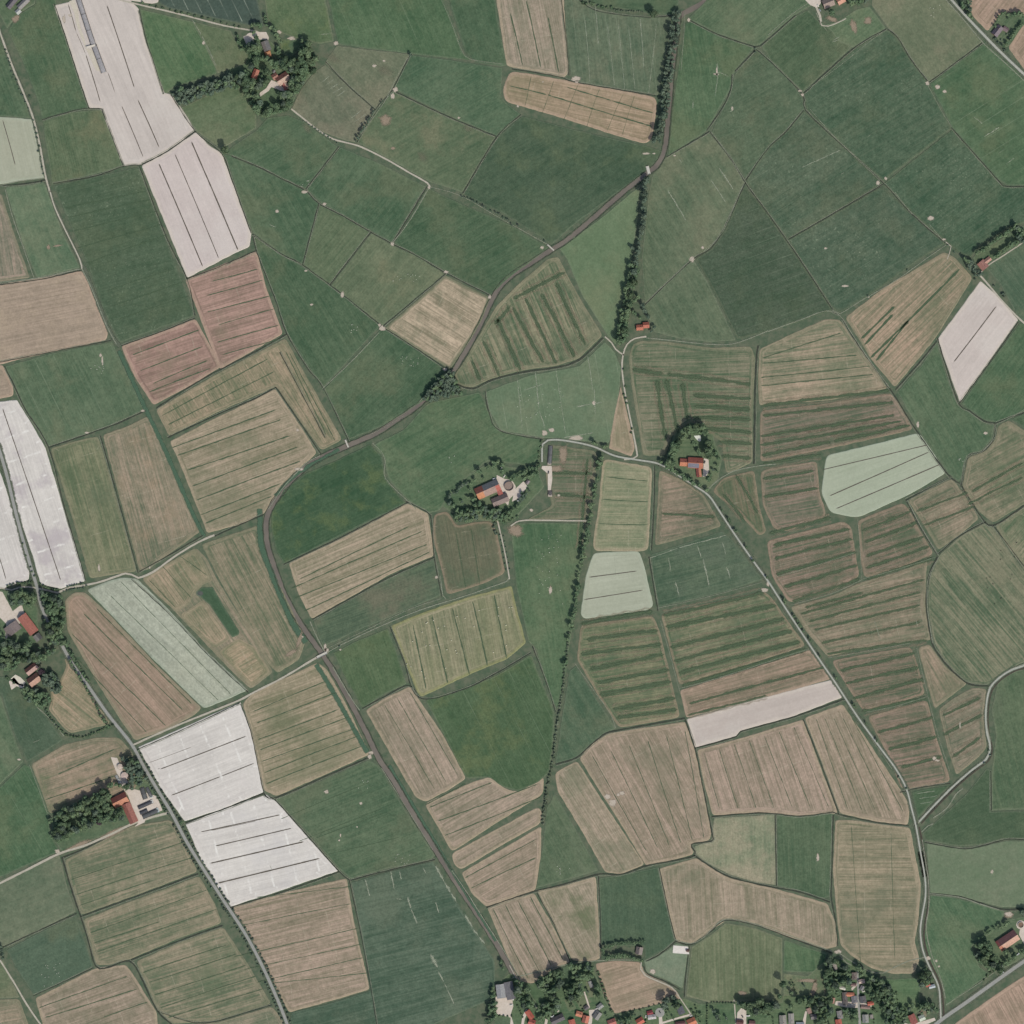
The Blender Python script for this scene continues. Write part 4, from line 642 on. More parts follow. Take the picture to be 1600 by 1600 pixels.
for x0, y0, x1, y1, w_ in [(1120,98,1122,120,2.5),(1122,112,1117,152,1),(1121,112,1140,120,1),(1140,176,1147,166,3),(1043,297,1072,345,2.2),(1110,280,1134,317,1.6),(1123,262,1146,297,2.4),(1060,248,1067,258,2),(1083,155,1082,172,1.5),(1540,212,1590,190,.1),(1537,214,1562,198,2),(1520,182,1536,194,1.2),(1600,110,1602,110,.1),
 (1312,62,1298,66,1.5),(1300,64,1314,56,2),(1252,262,1314,234,1.6),(1312,274,1320,268,3),(1528,150,1534,146,2),(1570,232,1560,240,.8),(1570,258,1586,246,1.4),(1355,215,1362,208,2),(1270,110,.1,.1,0),
 (680,1352,694,1378,5),(694,1378,704,1395,5.5),(704,1395,714,1410,4),(726,1428,738,1450,5),(738,1450,748,1463,5.5),(748,1463,758,1476,4.5),(610,1360,616,1390,3),(624,1360,627,1376,3),(570,1372,578,1402,2),(636,1400,642,1420,4),(642,1420,652,1444,3),(660,1354,666,1366,3),(680,1408,686,1428,2.5),(672,1490,684,1512,6),(684,1516,694,1536,4),(694,1536,710,1570,2),(618,1404,630,1406,5),
 (918,555,926,610,1.6),(928,606,930,650,1.2),(900,636,924,631,2),(928,631,942,628,2),(836,580,842,640,1.6),(842,640,852,672,1.8),(817,610,850,600,1.2),(808,590,816,670,1),(868,575,884,680,1),(880,684,928,676,2),(1055,908,1061,932,3),(1044,870,1048,895,1.6),(1088,850,1096,872,2),(1098,872,1108,916,3),(1128,845,1134,868,1.5),(1135,885,1141,905,2.5),(1015,872,1060,856,1.5),(1060,856,1136,836,2),
 (930,8,935,70,1.6),(914,30,922,130,1),(949,36,960,136,1),(966,36,976,140,1),(1000,28,1006,106,1.4),(1026,36,1013,148,1),(982,40,992,140,.9),(310,1320,302,.1,0),(420,1350,426,1362,1),(1498,1128,1502,1140,2),(1430,965,1434,980,1.5),(1366,970,1376,1002,1.3),(800,960,.1,.1,0),(663,210,.1,.1,0),(500,128,520,140,.1),(512,52,522,51,1.5),(500,54,518,52,1.5),(435,350,.1,.1,0),(420,350,432,356,1.4),(1425,250,.1,.1,0),
 (503,128,517,117,1.4),(508,134,523,123,1.4),(514,140,530,130,1.4),(519,146,537,135,1.4),(524,152,542,140,1.4),(546,186,566,172,1.2),(552,192,573,177,1.2),(558,198,579,183,1.2),(1504,1182,.1,.1,0),(1430,1240,1462,1236,1.2),(1434,1248,1466,1243,1),(1436,1256,1458,1252,.8),(658,1058,.1,.1,0),(1512,1390,1511,1398,1.5),(1548,1358,1552,1366,2),
 (300,30,315,55,1.3),(315,55,338,104,1.3),(322,68,336,98,1.1),(600,1372,604,.1,0),(655,752,664,758,1.6),(652,766,656,770,2)]:
    if w_ > .2: ls.add([(x0, y0), ((x0+x1)/2+.4, (y0+y1)/2), (x1, y1)], w_*1.1+.2, .575, .5, 3, taper=8, wob=.35)
ls.build('pale_streak', LM)
# ------------------------------------------------------------------ furrows and grass bands worked into the parcels
def fan(a0, a1, b0, b1, n): return [[(a0[0]+(b0[0]-a0[0])*i/(n-1), a0[1]+(b0[1]-a0[1])*i/(n-1)), (a1[0]+(b1[0]-a1[0])*i/(n-1), a1[1]+(b1[1]-a1[1])*i/(n-1))] for i in range(n)]
FG = stripmat('furrow_grass', (72, 94, 72), (84, 104, 78), .05, .45, .9, .3, .6); FD = stripmat('furrow_soil', (92, 86, 80), (104, 98, 88), .02, .3, 1, .3, .3); BG = stripmat('grass_band', (74, 96, 72), (90, 106, 80), .05, .95, .92, .14, 1.0)
fd = Strips()
for a, b, w_ in [((106,5),(119,50),1.4),((119,50),(134,85),.8),((134,85),(157,160),1.5),((167,8),(210,137),1.7),((168,112),(180,146),.9),((190,165),(224,246),1.4),((215,155),(249,231),1.7),((248,255),(317,417),2.0),((273,240),(342,404),1.5),((299,221),(372,391),2.3),((4,638),(95,907),1.6),((-4,862),(10,907),1.4),
 ((1490,566),(1557,478),1.8),((1285,734),(1450,695),1.5),((1296,775),(1452,706),1.7),((1306,795),(1470,725),1.7),((920,902),(996,892),1.5),((912,937),(1005,922),1.5),((250,1202),(385,1150),1.8),((267,1243),(345,1213),1.8),((345,1213),(398,1192),1.6),((232,1192),(300,1167),.7),((313,1300),(438,1273),1.8),((328,1298),(400,1283),.8),((336,1322),(456,1294),1.9),((328,1349),(475,1315),2.2),((340,1380),(500,1341),2.4),
 ((246,1202),(250,1200),1),((4,187),(24,258),1.4),((128,1175),(128,1175.1),.1)]: fd.add([a, ((a[0]+b[0])/2+.4, (a[1]+b[1])/2), b], w_, .55, .15, 6, taper=3)
fd.build('furrow_soil', FD)
fg = Strips()
def G(lines, w_=2.0):
    for l in lines: fg.add([l[0], ((l[0][0]+l[1][0])/2+rnd.uniform(-.6,.6), (l[0][1]+l[1][1])/2+rnd.uniform(-.6,.6)), l[1]], w_, .55, .4, 6, taper=6, wob=.25)
G([[(102,325),(226,299)],[(106,340),(235,312)],[(112,362),(245,330)],[(120,388),(255,350)],[(133,412),(262,366)],[(165,455),(272,420)],[(172,479),(287,440)],[(182,500),(296,462)]], 1.8)
G([[(322,462),(412,437)],[(322,488),(424,462)],[(340,508),(430,482)],[(338,535),(436,508)],[(345,555),(438,530)],[(330,440),(404,420)]], 1.7)
G([[(206,555),(312,515)],[(218,580),(318,541)],[(238,600),(325,563)],[(232,613),(330,575)]], 2)
G(fan((262,664),(430,580),(252,650),(420,560),2), 1.8); G([[(452,550),(524,690)],[(446,548),(510,680)]], 1.6)
G([[(276,712),(440,655)],[(292,735),(455,680)],[(300,760),(466,698)],[(306,782),(470,720)],[(312,805),(440,755)],[(268,700),(432,640)],[(320,818),(425,775)]], 2.2)
G([[(797,20),(817,103)],[(822,0),(845,106)],[(856,26),(873,114)]], 2.0); G([[(795,134),(855,148)],[(855,148),(1020,198)],[(885,136),(955,157)],[(955,157),(1022,177)]], 2.2)
G([[(830,118),(820,168)],[(866,124),(846,180)],[(904,130),(880,190)],[(937,138),(916,200)],[(974,146),(948,206)],[(992,148),(972,212)]], .8)
G([[(454,920),(660,830)],[(460,935),(668,850)],[(468,905),(640,822)],[(475,955),(672,862)]], 1.8)
G([[(645,975),(666,1078)],[(675,962),(700,1068)],[(707,950),(734,1056)],[(738,938),(762,1042)],[(772,928),(792,1030)]], 2.4)
G([[(130,958),(286,1110)],[(112,990),(260,1135)],[(150,950),(300,1100)],[(120,1028),(230,1145)]], 1.8)
G([[(172,930),(342,1095)],[(188,908),(362,1086)]], 1.0)
G([[(395,1112),(510,1064)],[(400,1130),(525,1082)],[(402,1156),(530,1108)],[(405,1172),(545,1120)],[(408,1190),(555,1138)],[(412,1208),(560,1150)],[(415,1225),(565,1166)]], 1.8)
G([[(110,1375),(290,1315)],[(118,1398),(300,1340)],[(124,1415),(240,1375)],[(140,1458),(325,1390)],[(150,1488),(340,1420)],[(146,1474),(250,1440)]], 1.6)
G([[(222,1520),(355,1476)],[(232,1535),(370,1490)],[(240,1555),(385,1508)],[(250,1575),(400,1525)],[(262,1590),(412,1545)],[(60,1575),(200,1525)],[(70,1590),(215,1545)],[(160,1590),(232,1565)]], 1.8)
G([[(358,1450),(548,1412)],[(365,1495),(560,1450)],[(380,1515),(565,1475)],[(400,1535),(568,1496)],[(425,1536),(575,1520)],[(400,1402),(548,1385)]], 1.4)
G([[(670,1262),(770,1222)],[(684,1283),(840,1225)],[(694,1306),(846,1245)],[(664,1258),(728,1224)],[(726,1372),(840,1310)],[(735,1388),(838,1340)]], 1.8)
G(fan((770,1420),(826,1530),(828,1400),(880,1500),4), 1.6); G(fan((600,1100),(680,1235),(640,1080),(716,1212),3), 1.2)
G(fan((925,1180),(1010,1330),(1070,1140),(1100,1310),6), 1.3); G(fan((1100,1175),(1125,1265),(1240,1135),(1295,1262),7), 1.2); G(fan((1275,1122),(1325,1265),(1330,1120),(1412,1270),5), 1.2)
G([[(1330,1290),(1345,1510)],[(1392,1300),(1398,1500)]], .9)
G([[(1200,620),(1200,620.1)],[(1190,560),(1315,520)],[(1190,568),(1340,555)],[(1188,603),(1365,585)],[(1188,590),(1360,572)]], 2.0)
G([[(945,745),(1014,752)],[(940,780),(1014,784)],[(934,818),(1014,820)]], 1.5)
G([[(695,838),(790,0.1)]] if False else [], 1); G([[(712,830),(728,920)],[(736,825),(750,915)]], 1.6)
G([[(438,1280),(578,1222)],[(466,1275+40),(600,1262)],[(492,1310),(600,1270)],[(512,1335),(625,1308)]], 1.1)
G([[(90,1210),(180,1170)],[(70,1250),(180,1212)]], 2); G([[(250,880),(300,935)],[(232,905),(275,950)],[(280,868),(325,900)]], 1.5)
G([[(1360,560),(1500,420)],[(1368,565),(1420,500)],[(1345,530),(1398,478)],[(1350,540),(1396,490)],[(1440,540),(1440,540.1)]], 4)
fg.build('furrow_grass', FG)
bg = Strips(); rim = Strips()
def B(lines, w_=6):
    w_ *= 1.5
    for l in lines:
        if math.dist(*l) < 2: continue
        dx, dy = l[1][0]-l[0][0], l[1][1]-l[0][1]; L = math.hypot(dx, dy)
        for sd in (-1, 1):
            o = sd*(w_*.5+1.8); rim.add([(l[0][0]-dy/L*o, l[0][1]+dx/L*o), (l[1][0]-dy/L*o, l[1][1]+dx/L*o)], 6.5, .535, .5, 6, taper=10, wob=1.2)
        bg.add([l[0], ((l[0][0]+l[1][0])/2+rnd.uniform(-1,1), (l[0][1]+l[1][1])/2+rnd.uniform(-1,1)), l[1]], w_, .54, .3, 8, taper=8, wob=.5)
B([[(800,478),(850,568)],[(776,495),(815,582)],[(845,457),(898,560)],[(754,530),(782,590)],[(735,560),(752,600)],[(868,440),(915,540)],[(820,464),(870,570)]], 5); B([[(800,468),(885,424)],[(770,510),(800,474)]], 5)
B([[(985,577),(1040,584)],[(1040,584),(1175,601)],[(1040,590),(1060,680)],[(1066,596),(1075,660)],[(1026,592),(1040,690)],[(1080,617),(1176,623)],[(1082,635),(1176,640)],[(1080,652),(1176,656)],[(1090,668),(1178,676)],[(1120,690),(1178,694)],[(1125,712),(1176,716)]], 6)
B([[(1188,634),(1392,610)],[(1190,650),(1398,628)],[(1186,682),(1400,648)],[(1186,696),(1410,658)],[(1188,712),(1300,690)],[(1300,690),(1424,664)],[(1190,726),(1285,710)]], 5)
B([[(1190,776),(1282,762)],[(1200,834),(1300,808)],[(1190,748),(1275,735)]], 5)
B([[(1206,852),(1330,826)],[(1208,874),(1334,842)],[(1210,898),(1340,862)],[(1222,918),(1342,882)],[(1236,940),(1345,904)]], 6)
B([[(1345,830),(1426,798)],[(1348,848),(1436,815)],[(1350,870),(1446,838)],[(1350,888),(1455,852)],[(1352,906),(1460,872)]], 5)
B([[(1250,960),(1446,905)],[(1262,972),(1440,925)],[(1270,985),(1440,945)],[(1282,1005),(1440,972)],[(1256,950),(1350,925)],[(1290,1022),(1450,1000)]], 4)
B([[(906,976),(1022,955)],[(915,1000),(1030,985)],[(905,1022),(1036,1006)],[(920,1046),(1040,1022)],[(930,1068),(1048,1046)],[(935,1086),(1052,1064)],[(955,1108),(1058,1090)],[(962,1122),(1060,1108)]], 6)
B([[(1034,962),(1196,925)],[(1038,980),(1215,945)],[(1045,1012),(1228,966)],[(1050,1034),(1240,985)],[(1058,1052),(1252,1002)],[(1064,1072),(1262,1014)]], 6.5); B([[(1075,1100),(1290,1042)],[(1072,1118),(1200,1086)]], 4)
B([[(1310,1048),(1432,1020)],[(1318,1068),(1438,1042)],[(1330,1092),(1446,1060)],[(1345,1112),(1450,1090)],[(1368,1145),(1460,1120)],[(1385,1172),(1466,1150)],[(1405,1200),(1475,1180)]], 5.5)
B([[(1470,1120),(1535,1088)],[(1472,1150),(1538,1115)],[(1485,1185),(1535,1150)]], 5)
B([[(860,738),(930,740)],[(864,772),(928,778)],[(1020,798),(1020,798.1)],[(1032,802),(1120,808)]], 5); B([[(1510,790),(1600,745)],[(1516,770),(1600,722)],[(1430,800),(1515,768)],[(1440,822),(1525,790)]], 3.5)
B([[(905,866),(905,866.1)],[(918,714),(905,860)],[(1128,770),(1165,815)],[(1148,740),(1185,805)]], 4)
bg.build('grass_band', BG); rim.build('stubble_rim', stripmat('stubble_rim', (146, 132, 112), (158, 142, 120), .25, 1.3, .5, .06, 1.3))
# ------------------------------------------------------------------ buildings
MATS = {}
def roofm(c, b=None):
    y = .3*c[0]+.59*c[1]+.11*c[2]; c = tuple((v*.78+y*.22)*.95 for v in c); k = ('roof', c)
    if k not in MATS: MATS[k] = plainmat('roof_covering', c, tuple(v*.88 for v in c), .5, .75, .25, rowax='X')
    return MATS[k]
def wallm(c):
    k = ('wall', c)
    if k not in MATS: MATS[k] = plainmat('wall_brick', c, tuple(v*.9 for v in c), 1.5, .9, .1)
    return MATS[k]
GLASS = plainmat('window_glass', (60, 70, 80), (50, 58, 66), 1, .15, .5)
SOLAR = plainmat('solar_cells', (96, 104, 122), (110, 116, 132), .8, .25, .5)
BLD = []                                               # footprints that trees must keep clear of
def box(vs, fs, x0, x1, y0, y1, z0, z1):
    b = len(vs); vs += [(x, y, z) for z in (z0, z1) for x, y in ((x0, y0), (x1, y0), (x1, y1), (x0, y1))]
    fs += [tuple(b+i for i in q) for q in ((3,2,1,0), (4,5,6,7), (0,1,5,4), (1,2,6,5), (2,3,7,6), (3,0,4,7))]
def bm_box(name, m, parent, *bs):
    vs = []; fs = []
    for q in bs: box(vs, fs, *q)
    return mesh(name, vs, fs, [m], parent)
def house(name, cat, label, x, y, L, Wd, ang, ca, cb=None, eave=3.2, pitch=.62, wall=(150, 110, 95), seg=None, chimney=True, hip=0, solar=None, group=None, detail=True):
    """ca colours the slope that lies to the left of the ridge direction (north side), cb the other; sun and shade are partly painted into both"""
    cb = cb or ca; BLD.append((x, y, L/2+1.5, Wd/2+1.5, ang))
    e = bpy.data.objects.new(name, None); COL.objects.link(e); e.location = W((x, y), .35); e.rotation_euler = (0, 0, R(ang))
    tag(e, label, cat, group)
    hl, hw = L/2, Wd/2; rz = eave+hw*pitch; ov = .45
    wv = [(-hl,-hw,0),(hl,-hw,0),(hl,hw,0),(-hl,hw,0),(-hl,-hw,eave),(hl,-hw,eave),(hl,hw,eave),(-hl,hw,eave),(-hl+hip,0,rz-.12),(hl-hip,0,rz-.12)]
    mesh('wall', wv, [(0,1,5,4),(1,2,6,9,5),(2,3,7,6),(3,0,4,8,7)], [wallm(wall)], e)
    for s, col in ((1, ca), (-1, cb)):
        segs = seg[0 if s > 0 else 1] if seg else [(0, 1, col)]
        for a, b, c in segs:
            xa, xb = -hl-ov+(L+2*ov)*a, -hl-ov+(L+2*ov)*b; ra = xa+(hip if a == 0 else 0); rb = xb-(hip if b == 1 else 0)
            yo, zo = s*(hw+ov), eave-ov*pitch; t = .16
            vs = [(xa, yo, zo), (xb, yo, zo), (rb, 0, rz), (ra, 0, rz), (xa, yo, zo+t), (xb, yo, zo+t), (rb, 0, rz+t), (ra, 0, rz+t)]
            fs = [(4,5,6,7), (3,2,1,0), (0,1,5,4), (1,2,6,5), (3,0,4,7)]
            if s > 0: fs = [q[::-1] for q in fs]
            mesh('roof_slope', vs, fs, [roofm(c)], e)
    if hip:
        for s in (1, -1):
            t = .17; vs = [(s*(hl+ov), -s*(hw+ov), eave-ov*pitch+t), (s*(hl+ov), s*(hw+ov), eave-ov*pitch+t), (s*(hl+ov-hip), 0, rz+t)]
            mesh('roof_hip', vs, [(0, 1, 2)], [roofm(ca if s < 0 else cb)], e)
    bm_box('ridge_cap', roofm(tuple(min(235, v*1.12) for v in cb)), e, (-hl-ov+hip, hl+ov-hip, -.22, .22, rz+.1, rz+.3))
    if chimney: bm_box('chimney', wallm((140, 95, 80)), e, (hl*.35, hl*.35+.8, .3, 1.1, rz-.8, rz+1.1), (hl*.35+.15, hl*.35+.65, .45, .95, rz+1.1, rz+1.4))
    if solar:
        a, b = solar; n = max(2, int((b-a)*L/1.9)); yo = hw+ov; vs = []; fs = []
        for i in range(n):
            for j in range(max(1, int(hw/2.2))):
                x0 = -hl+L*a+i*1.9; t0 = .1+j*.8/max(1, int(hw/2.2)); t1 = t0+.74/max(1, int(hw/2.2)); k = len(vs)
                for xx, tt in ((x0, t0), (x0+1.8, t0), (x0+1.8, t1), (x0, t1)): vs.append((xx, -yo*(1-tt), eave-ov*pitch+(rz-eave+ov*pitch)*tt+.3))
                fs.append((k, k+1, k+2, k+3))
        mesh('solar_panel_array', vs, fs, [SOLAR], e)
    if detail:
        bm_box('door', wallm((90, 60, 50)), e, (-.5, .5, -hw-.06, -hw+.02, 0, 2.1))
        for sx in (-.32, .3):
            for sy in (-1, 1):
                y0 = sy*hw; bm_box('window', GLASS, e, (hl*2*sx-.7, hl*2*sx+.7, min(y0, y0+sy*.06), max(y0, y0+sy*.06), 1, 2.2))
    return e
OR, RD, DR, PK, GY, PG, DG, WT = (214,122,88), (186,96,80), (140,80,72), (196,146,128), (128,127,128), (142,122,118), (98,96,102), (214,212,204)
H = house
# north farm
H('barn','barn','grey roofed barn of the northern farm, joined to a small orange house', 416.3,72.5,15,11,-70, GY, (140,132,130), eave=4, chimney=False)
H('house','house','small bright orange roofed house at the south end of the grey barn, northern farm', 419,85,9,8.5,-75, (232,146,90), hip=2)
H('house','house','narrow red roofed house among the trees at the west of the northern farm', 399,116.5,15,8.5,68, (200,96,78), (212,120,96))
H('farmhouse','farmhouse','large northern farmhouse with one shaded dark red and one sunlit pale pink roof slope', 442.5,123.5,20,14,33, (158,92,80), (222,180,158), eave=4)  # slope colours partly painted as a shaded and a lit side
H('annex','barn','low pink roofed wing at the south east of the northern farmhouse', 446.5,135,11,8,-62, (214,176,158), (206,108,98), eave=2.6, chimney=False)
H('annex','barn','low red roofed wing at the west of the northern farmhouse', 430,120,8.5,9,33, (176,112,94), (186,122,104), eave=2.6, chimney=False)
H('garage','shed','tiny grey roofed shed in the garden north west of the red farmhouse roof', 428,112,4,3.5,60, GY, eave=2.2, chimney=False, detail=False)
# farm in the middle
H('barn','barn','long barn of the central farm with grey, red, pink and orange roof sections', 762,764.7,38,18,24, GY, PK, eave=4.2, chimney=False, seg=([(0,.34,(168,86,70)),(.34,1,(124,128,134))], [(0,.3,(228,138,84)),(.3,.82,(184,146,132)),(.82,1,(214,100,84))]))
H('connector','barn','short red roof joining the two barns of the central farm', 780.5,768,10,7,-66, (214,98,84), (220,110,96), eave=3, chimney=False)
H('barn','barn','pinkish grey roofed second barn of the central farm, south of the long one', 781.7,781.2,25.5,13,23, (136,116,112), (160,136,130), eave=4, chimney=False)
H('shed','shed','small purple grey shed at the east end of the central farm', 824.4,753.4,6,4.6,55, (150,134,140), eave=2.4, chimney=False, detail=False)
# farm in the ring of trees
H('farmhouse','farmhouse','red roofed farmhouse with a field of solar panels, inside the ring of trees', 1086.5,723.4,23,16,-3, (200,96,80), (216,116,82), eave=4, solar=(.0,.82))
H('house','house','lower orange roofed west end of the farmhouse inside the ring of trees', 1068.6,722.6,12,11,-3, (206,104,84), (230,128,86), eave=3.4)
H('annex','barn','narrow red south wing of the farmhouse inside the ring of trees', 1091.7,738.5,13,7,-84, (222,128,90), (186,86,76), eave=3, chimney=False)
# farms at the west edge
H('barn','barn','big salmon red roofed barn of the western farm by the asphalt road', 44.5,975.4,33,15,-53, (216,118,98), (206,112,94), eave=4.5, chimney=False)
H('annex','barn','dark grey roofed end of the salmon red barn at the western farm', 59.6,995.6,10,11,-53, (104,104,106), (140,138,136), eave=3.6, chimney=False)
H('barn','barn','broad purple grey roofed barn at the left picture edge of the western farm', 20.5,982,15,23,-53, (150,132,130), (140,124,124), eave=4, pitch=.4, chimney=False)
H('house','house','northern one of the two brown roofed houses south of the western farm', 50,1045,20,10.5,38, (128,80,74), (208,160,148), eave=3.4)  # north-west slope coloured as if in shade, south-east as if in sun
H('house','house','southern one of the two brown roofed houses, with sunlit orange south slope and white terrace', 54,1062,19,14,38, (128,84,72), (214,158,134), eave=3.4)  # shade painted into the brown slope, sunlight into the orange one
# south-west farm
H('barn','barn','sunlit orange and shaded dark red roofed barn beside the grove of the south western farm', 188,1249.8,24,16,27, (164,82,72), (228,138,100), eave=4.2, chimney=False)  # dark red stands for the shaded side, orange for the sunlit side
H('barn','barn','long red roofed barn running south from the orange barn of the south western farm', 203.7,1270,32,13,-66, (196,112,96), (180,98,86), eave=4.2, chimney=False)
# north-east, east and top edge
H('house','house','pink red roofed house beside the double row of trees at the right picture edge', 1535.3,414.5,13,12,-50, (196,128,116), (190,120,108), eave=3.2)
H('annex','house','narrow pink wing of the house beside the double row of trees at the right edge', 1542.5,407,11,6.5,38, (206,140,122), (214,150,132), eave=2.8, chimney=False)
H('farmhouse','farmhouse','long farmhouse with shaded plum north slope and sunlit peach south slope, lower right', 1573.8,1469,34,17.5,34, (150,92,90), (232,172,144), eave=4.4, seg=([(0,.12,(190,90,84)),(.12,1,(148,92,92))], [(0,.16,(222,124,92)),(.16,1,(230,170,142))]))  # plum and peach partly carry painted shade and sun
H('house','house','purple grey roofed house in a hedged plot beside the north eastern road', 1558,48.7,16.5,10.5,52, (108,98,116), (138,124,136))
H('garage','shed','low pinkish shed beside the purple grey house near the north eastern road', 1571,46,8,6.5,-32, (142,116,122), eave=2.5, chimney=False)
H('barn','barn','pink grey roofed barn at the top edge, beside the gravel drive', 1294,5,17,13,22, (160,136,126), (176,150,138), eave=3.8, chimney=False)
H('house','house','orange roofed house at the top edge, beside the pink grey barn', 1313.5,1,12,10,30, (232,142,112), (236,160,130))
H('barn','barn','dark grey roofed barn in the top left corner of the picture', 20,4,22,8,50, (98,94,106), (118,112,122), eave=3.6, chimney=False)
H('barn','barn','mid grey roofed barn with a pale end in the top left corner', 37,6,20,8,44, (146,142,142), (158,154,152), eave=3.6, chimney=False)
H('shed','shed','pale roofed shed beside the pinkish yard in the top left corner', 29,18.5,7,7,42, (188,192,190), eave=2.8, chimney=False)
H('house','house','western half of the orange red house south east of the central belt of trees', 999.5,512,10,8,4, (216,108,80), (224,116,86))
H('house','house','eastern half of the orange red house, by the bend of the concrete track', 1009.3,508.2,9,8.6,4, (206,100,76), (220,110,84), chimney=False)
H('farmhouse','house','grey brown roofed house at the east end of the hedged plot above the village', 998.7,1485,11,10,80, (140,126,122), (156,142,136))
H('hut','shed','small brown hut beside the white concrete slab', 1074.5,1485,4,3.4,-8, (120,86,78), eave=2.3, chimney=False, detail=False)
# village
H('warehouse','warehouse','light grey western hall of the big grey building in the village', 782.5,1548,21,13,-83, (168,170,174), (160,162,168), eave=5, pitch=.2, chimney=False)
H('warehouse','warehouse','dark grey eastern hall of the big grey building in the village', 796.5,1547,27,13,-78, (118,118,126), (124,122,130), eave=5.4, pitch=.2, chimney=False)
V = [(827.5,1585,14,8,-55,(214,92,70),'bright red roofed house east of the big grey halls'), (831,1597,10,9,-20,(204,94,78),'red roofed house touching the bottom edge, below the bright red one'),
 (871,1592,21,10,25,(106,102,108),'long dark grey roofed house in the west of the village'), (894,1598,11,9,-75,(216,98,76),'red roofed house at the bottom edge right of the long dark grey one'),
 (905,1584,9.5,7.5,-15,(228,128,92),'western of the two orange houses joined at a corner'), (915,1592,11,9.5,75,(224,116,90),'eastern of the two orange houses joined at a corner'),
 (916,1574,6.5,6,40,(104,98,102),'small dark shed north of the two joined orange houses'), (933,1586,12,10,55,(146,144,142),'grey roofed house between the orange pair and the brown field'),
 (937.5,1572,9,7,40,(156,158,156),'pale grey garage north of the grey roofed house'), (956,1597,12,9.5,20,(206,108,96),'red roofed house at the bottom edge below the brown field corner'),
 (923,1537.5,9.5,5,-70,(158,158,156),'small light grey summer house in the long gardens'), (1000,1595,11,9,30,(224,100,76),'orange red roofed house west of the turning circle'),
 (1015.5,1582,8.5,6,15,(172,62,72),'crimson roofed house beside the turning circle'), (1018.5,1588.5,12,6.5,8,(196,190,192),'low white grey annex south of the crimson roof'),
 (1063.5,1578,11.5,9.5,-68,(104,106,120),'slate blue roofed house beside the gravel path'), (1080.5,1596,13,10.5,25,(230,120,80),'orange roofed house beside the gravel path at the bottom edge'),
 (1063,1598,15,5,8,(116,66,70),'low dark maroon roof below the slate blue house'), (1156,1597,10,7,-8,(120,72,72),'maroon roofed house on the pale yard at the bottom edge'),
 (1175,1598,9,6.5,-5,(132,88,88),'brown red roof right of the pale yard at the bottom edge'), (1223,1594,16,10,-87,(158,154,146),'western of two long beige grey houses at the bottom edge'),
 (1236,1591,15,8,-87,(164,160,154),'eastern of two long beige grey houses at the bottom edge'), (1250,1600,12,6,0,(172,186,196),'pale blue flat building at the bottom edge'),
 (1264,1579,8,6,-70,(186,140,130),'small pinkish house half hidden in the village trees'), (1271,1588,8.5,8,10,(130,124,126),'square grey roofed house below the small pinkish one'),
 (1320,1559.5,19,7,-86,(112,104,104),'long grey brown barn on the west side of the village lane'), (1327.5,1553.5,13,5.5,0,(226,124,90),'orange cross roof at the north end of the grey brown barn'),
 (1334.5,1561,10,8.5,-80,(128,128,138),'blue grey roofed workshop between the orange cross roof and the lane'), (1348,1561,10,9,-80,(110,110,118),'dark grey roofed house just east of the lane'),
 (1360,1567.5,9,5,8,(222,96,74),'small bright red roof east of the dark grey one by the lane'), (1352,1573.5,14,4.5,-4,(156,122,116),'low pinkish row of sheds south of the bright red roof'),
 (1334.5,1524.5,10.5,7,-88,(134,118,114),'brown roofed house west of the upper lane'), (1346,1533,9,6,8,(206,174,162),'pale pink roofed house east of the upper lane'),
 (1333.5,1538.5,8,4,0,(146,112,108),'low brown shed west of the lane, level with the pale pink roof'), (1346.5,1543.5,7,5.5,60,(140,140,144),'small grey house below the pale pink roof'),
 (1316,1543.5,9.5,4,-14,(220,216,200),'cream flat roof in the garden west of the lane'), (1304.5,1510,10,5,-78,(176,164,156),'narrow whitish house deep in the trees north west of the lane'),
 (1301.5,1563,8,4.5,80,(186,130,112),'small orange brown shed west of the long grey brown barn'), (1312,1585,12,8,-80,(148,146,148),'grey roofed house between the barn and the bottom edge'),
 (1310,1597,9.5,9,-80,(216,96,76),'red roofed house at the bottom edge west of the lane'), (1352,1591,12,9,-88,(160,162,160),'light grey roofed house east of the lower lane'),
 (1361.5,1588,5.5,4.5,-80,(156,148,142),'tiny grey brown shed east of the lower lane'), (1449.5,1538.5,6,5,20,(214,88,72),'red half of the little house beside the canal road'),
 (1456,1541,9,4.8,14,(188,200,214),'pale blue half of the little house beside the canal road'), (1426,1592,15,10,-66,(184,96,86),'brick red roofed house near the road junction'),
 (1440,1590,9,8,24,(196,210,190),'pale green roofed shed beside the brick red roof near the junction')]
for x, y, L, w_, a, c, lb in V:
    H('shed' if L < 8.6 else 'house', 'shed' if L < 8.6 else 'house', lb, x, y, L, w_, a, c, tuple(min(238, v*1.05) for v in c), eave=2.4 if L < 8.6 or w_ < 5 else 3.2, pitch=.5 if w_ < 9 else .62, chimney=L > 9 and w_ > 6, detail=L > 8.6, wall=(206, 200, 190) if rnd.random() < .4 else (150, 110, 95))
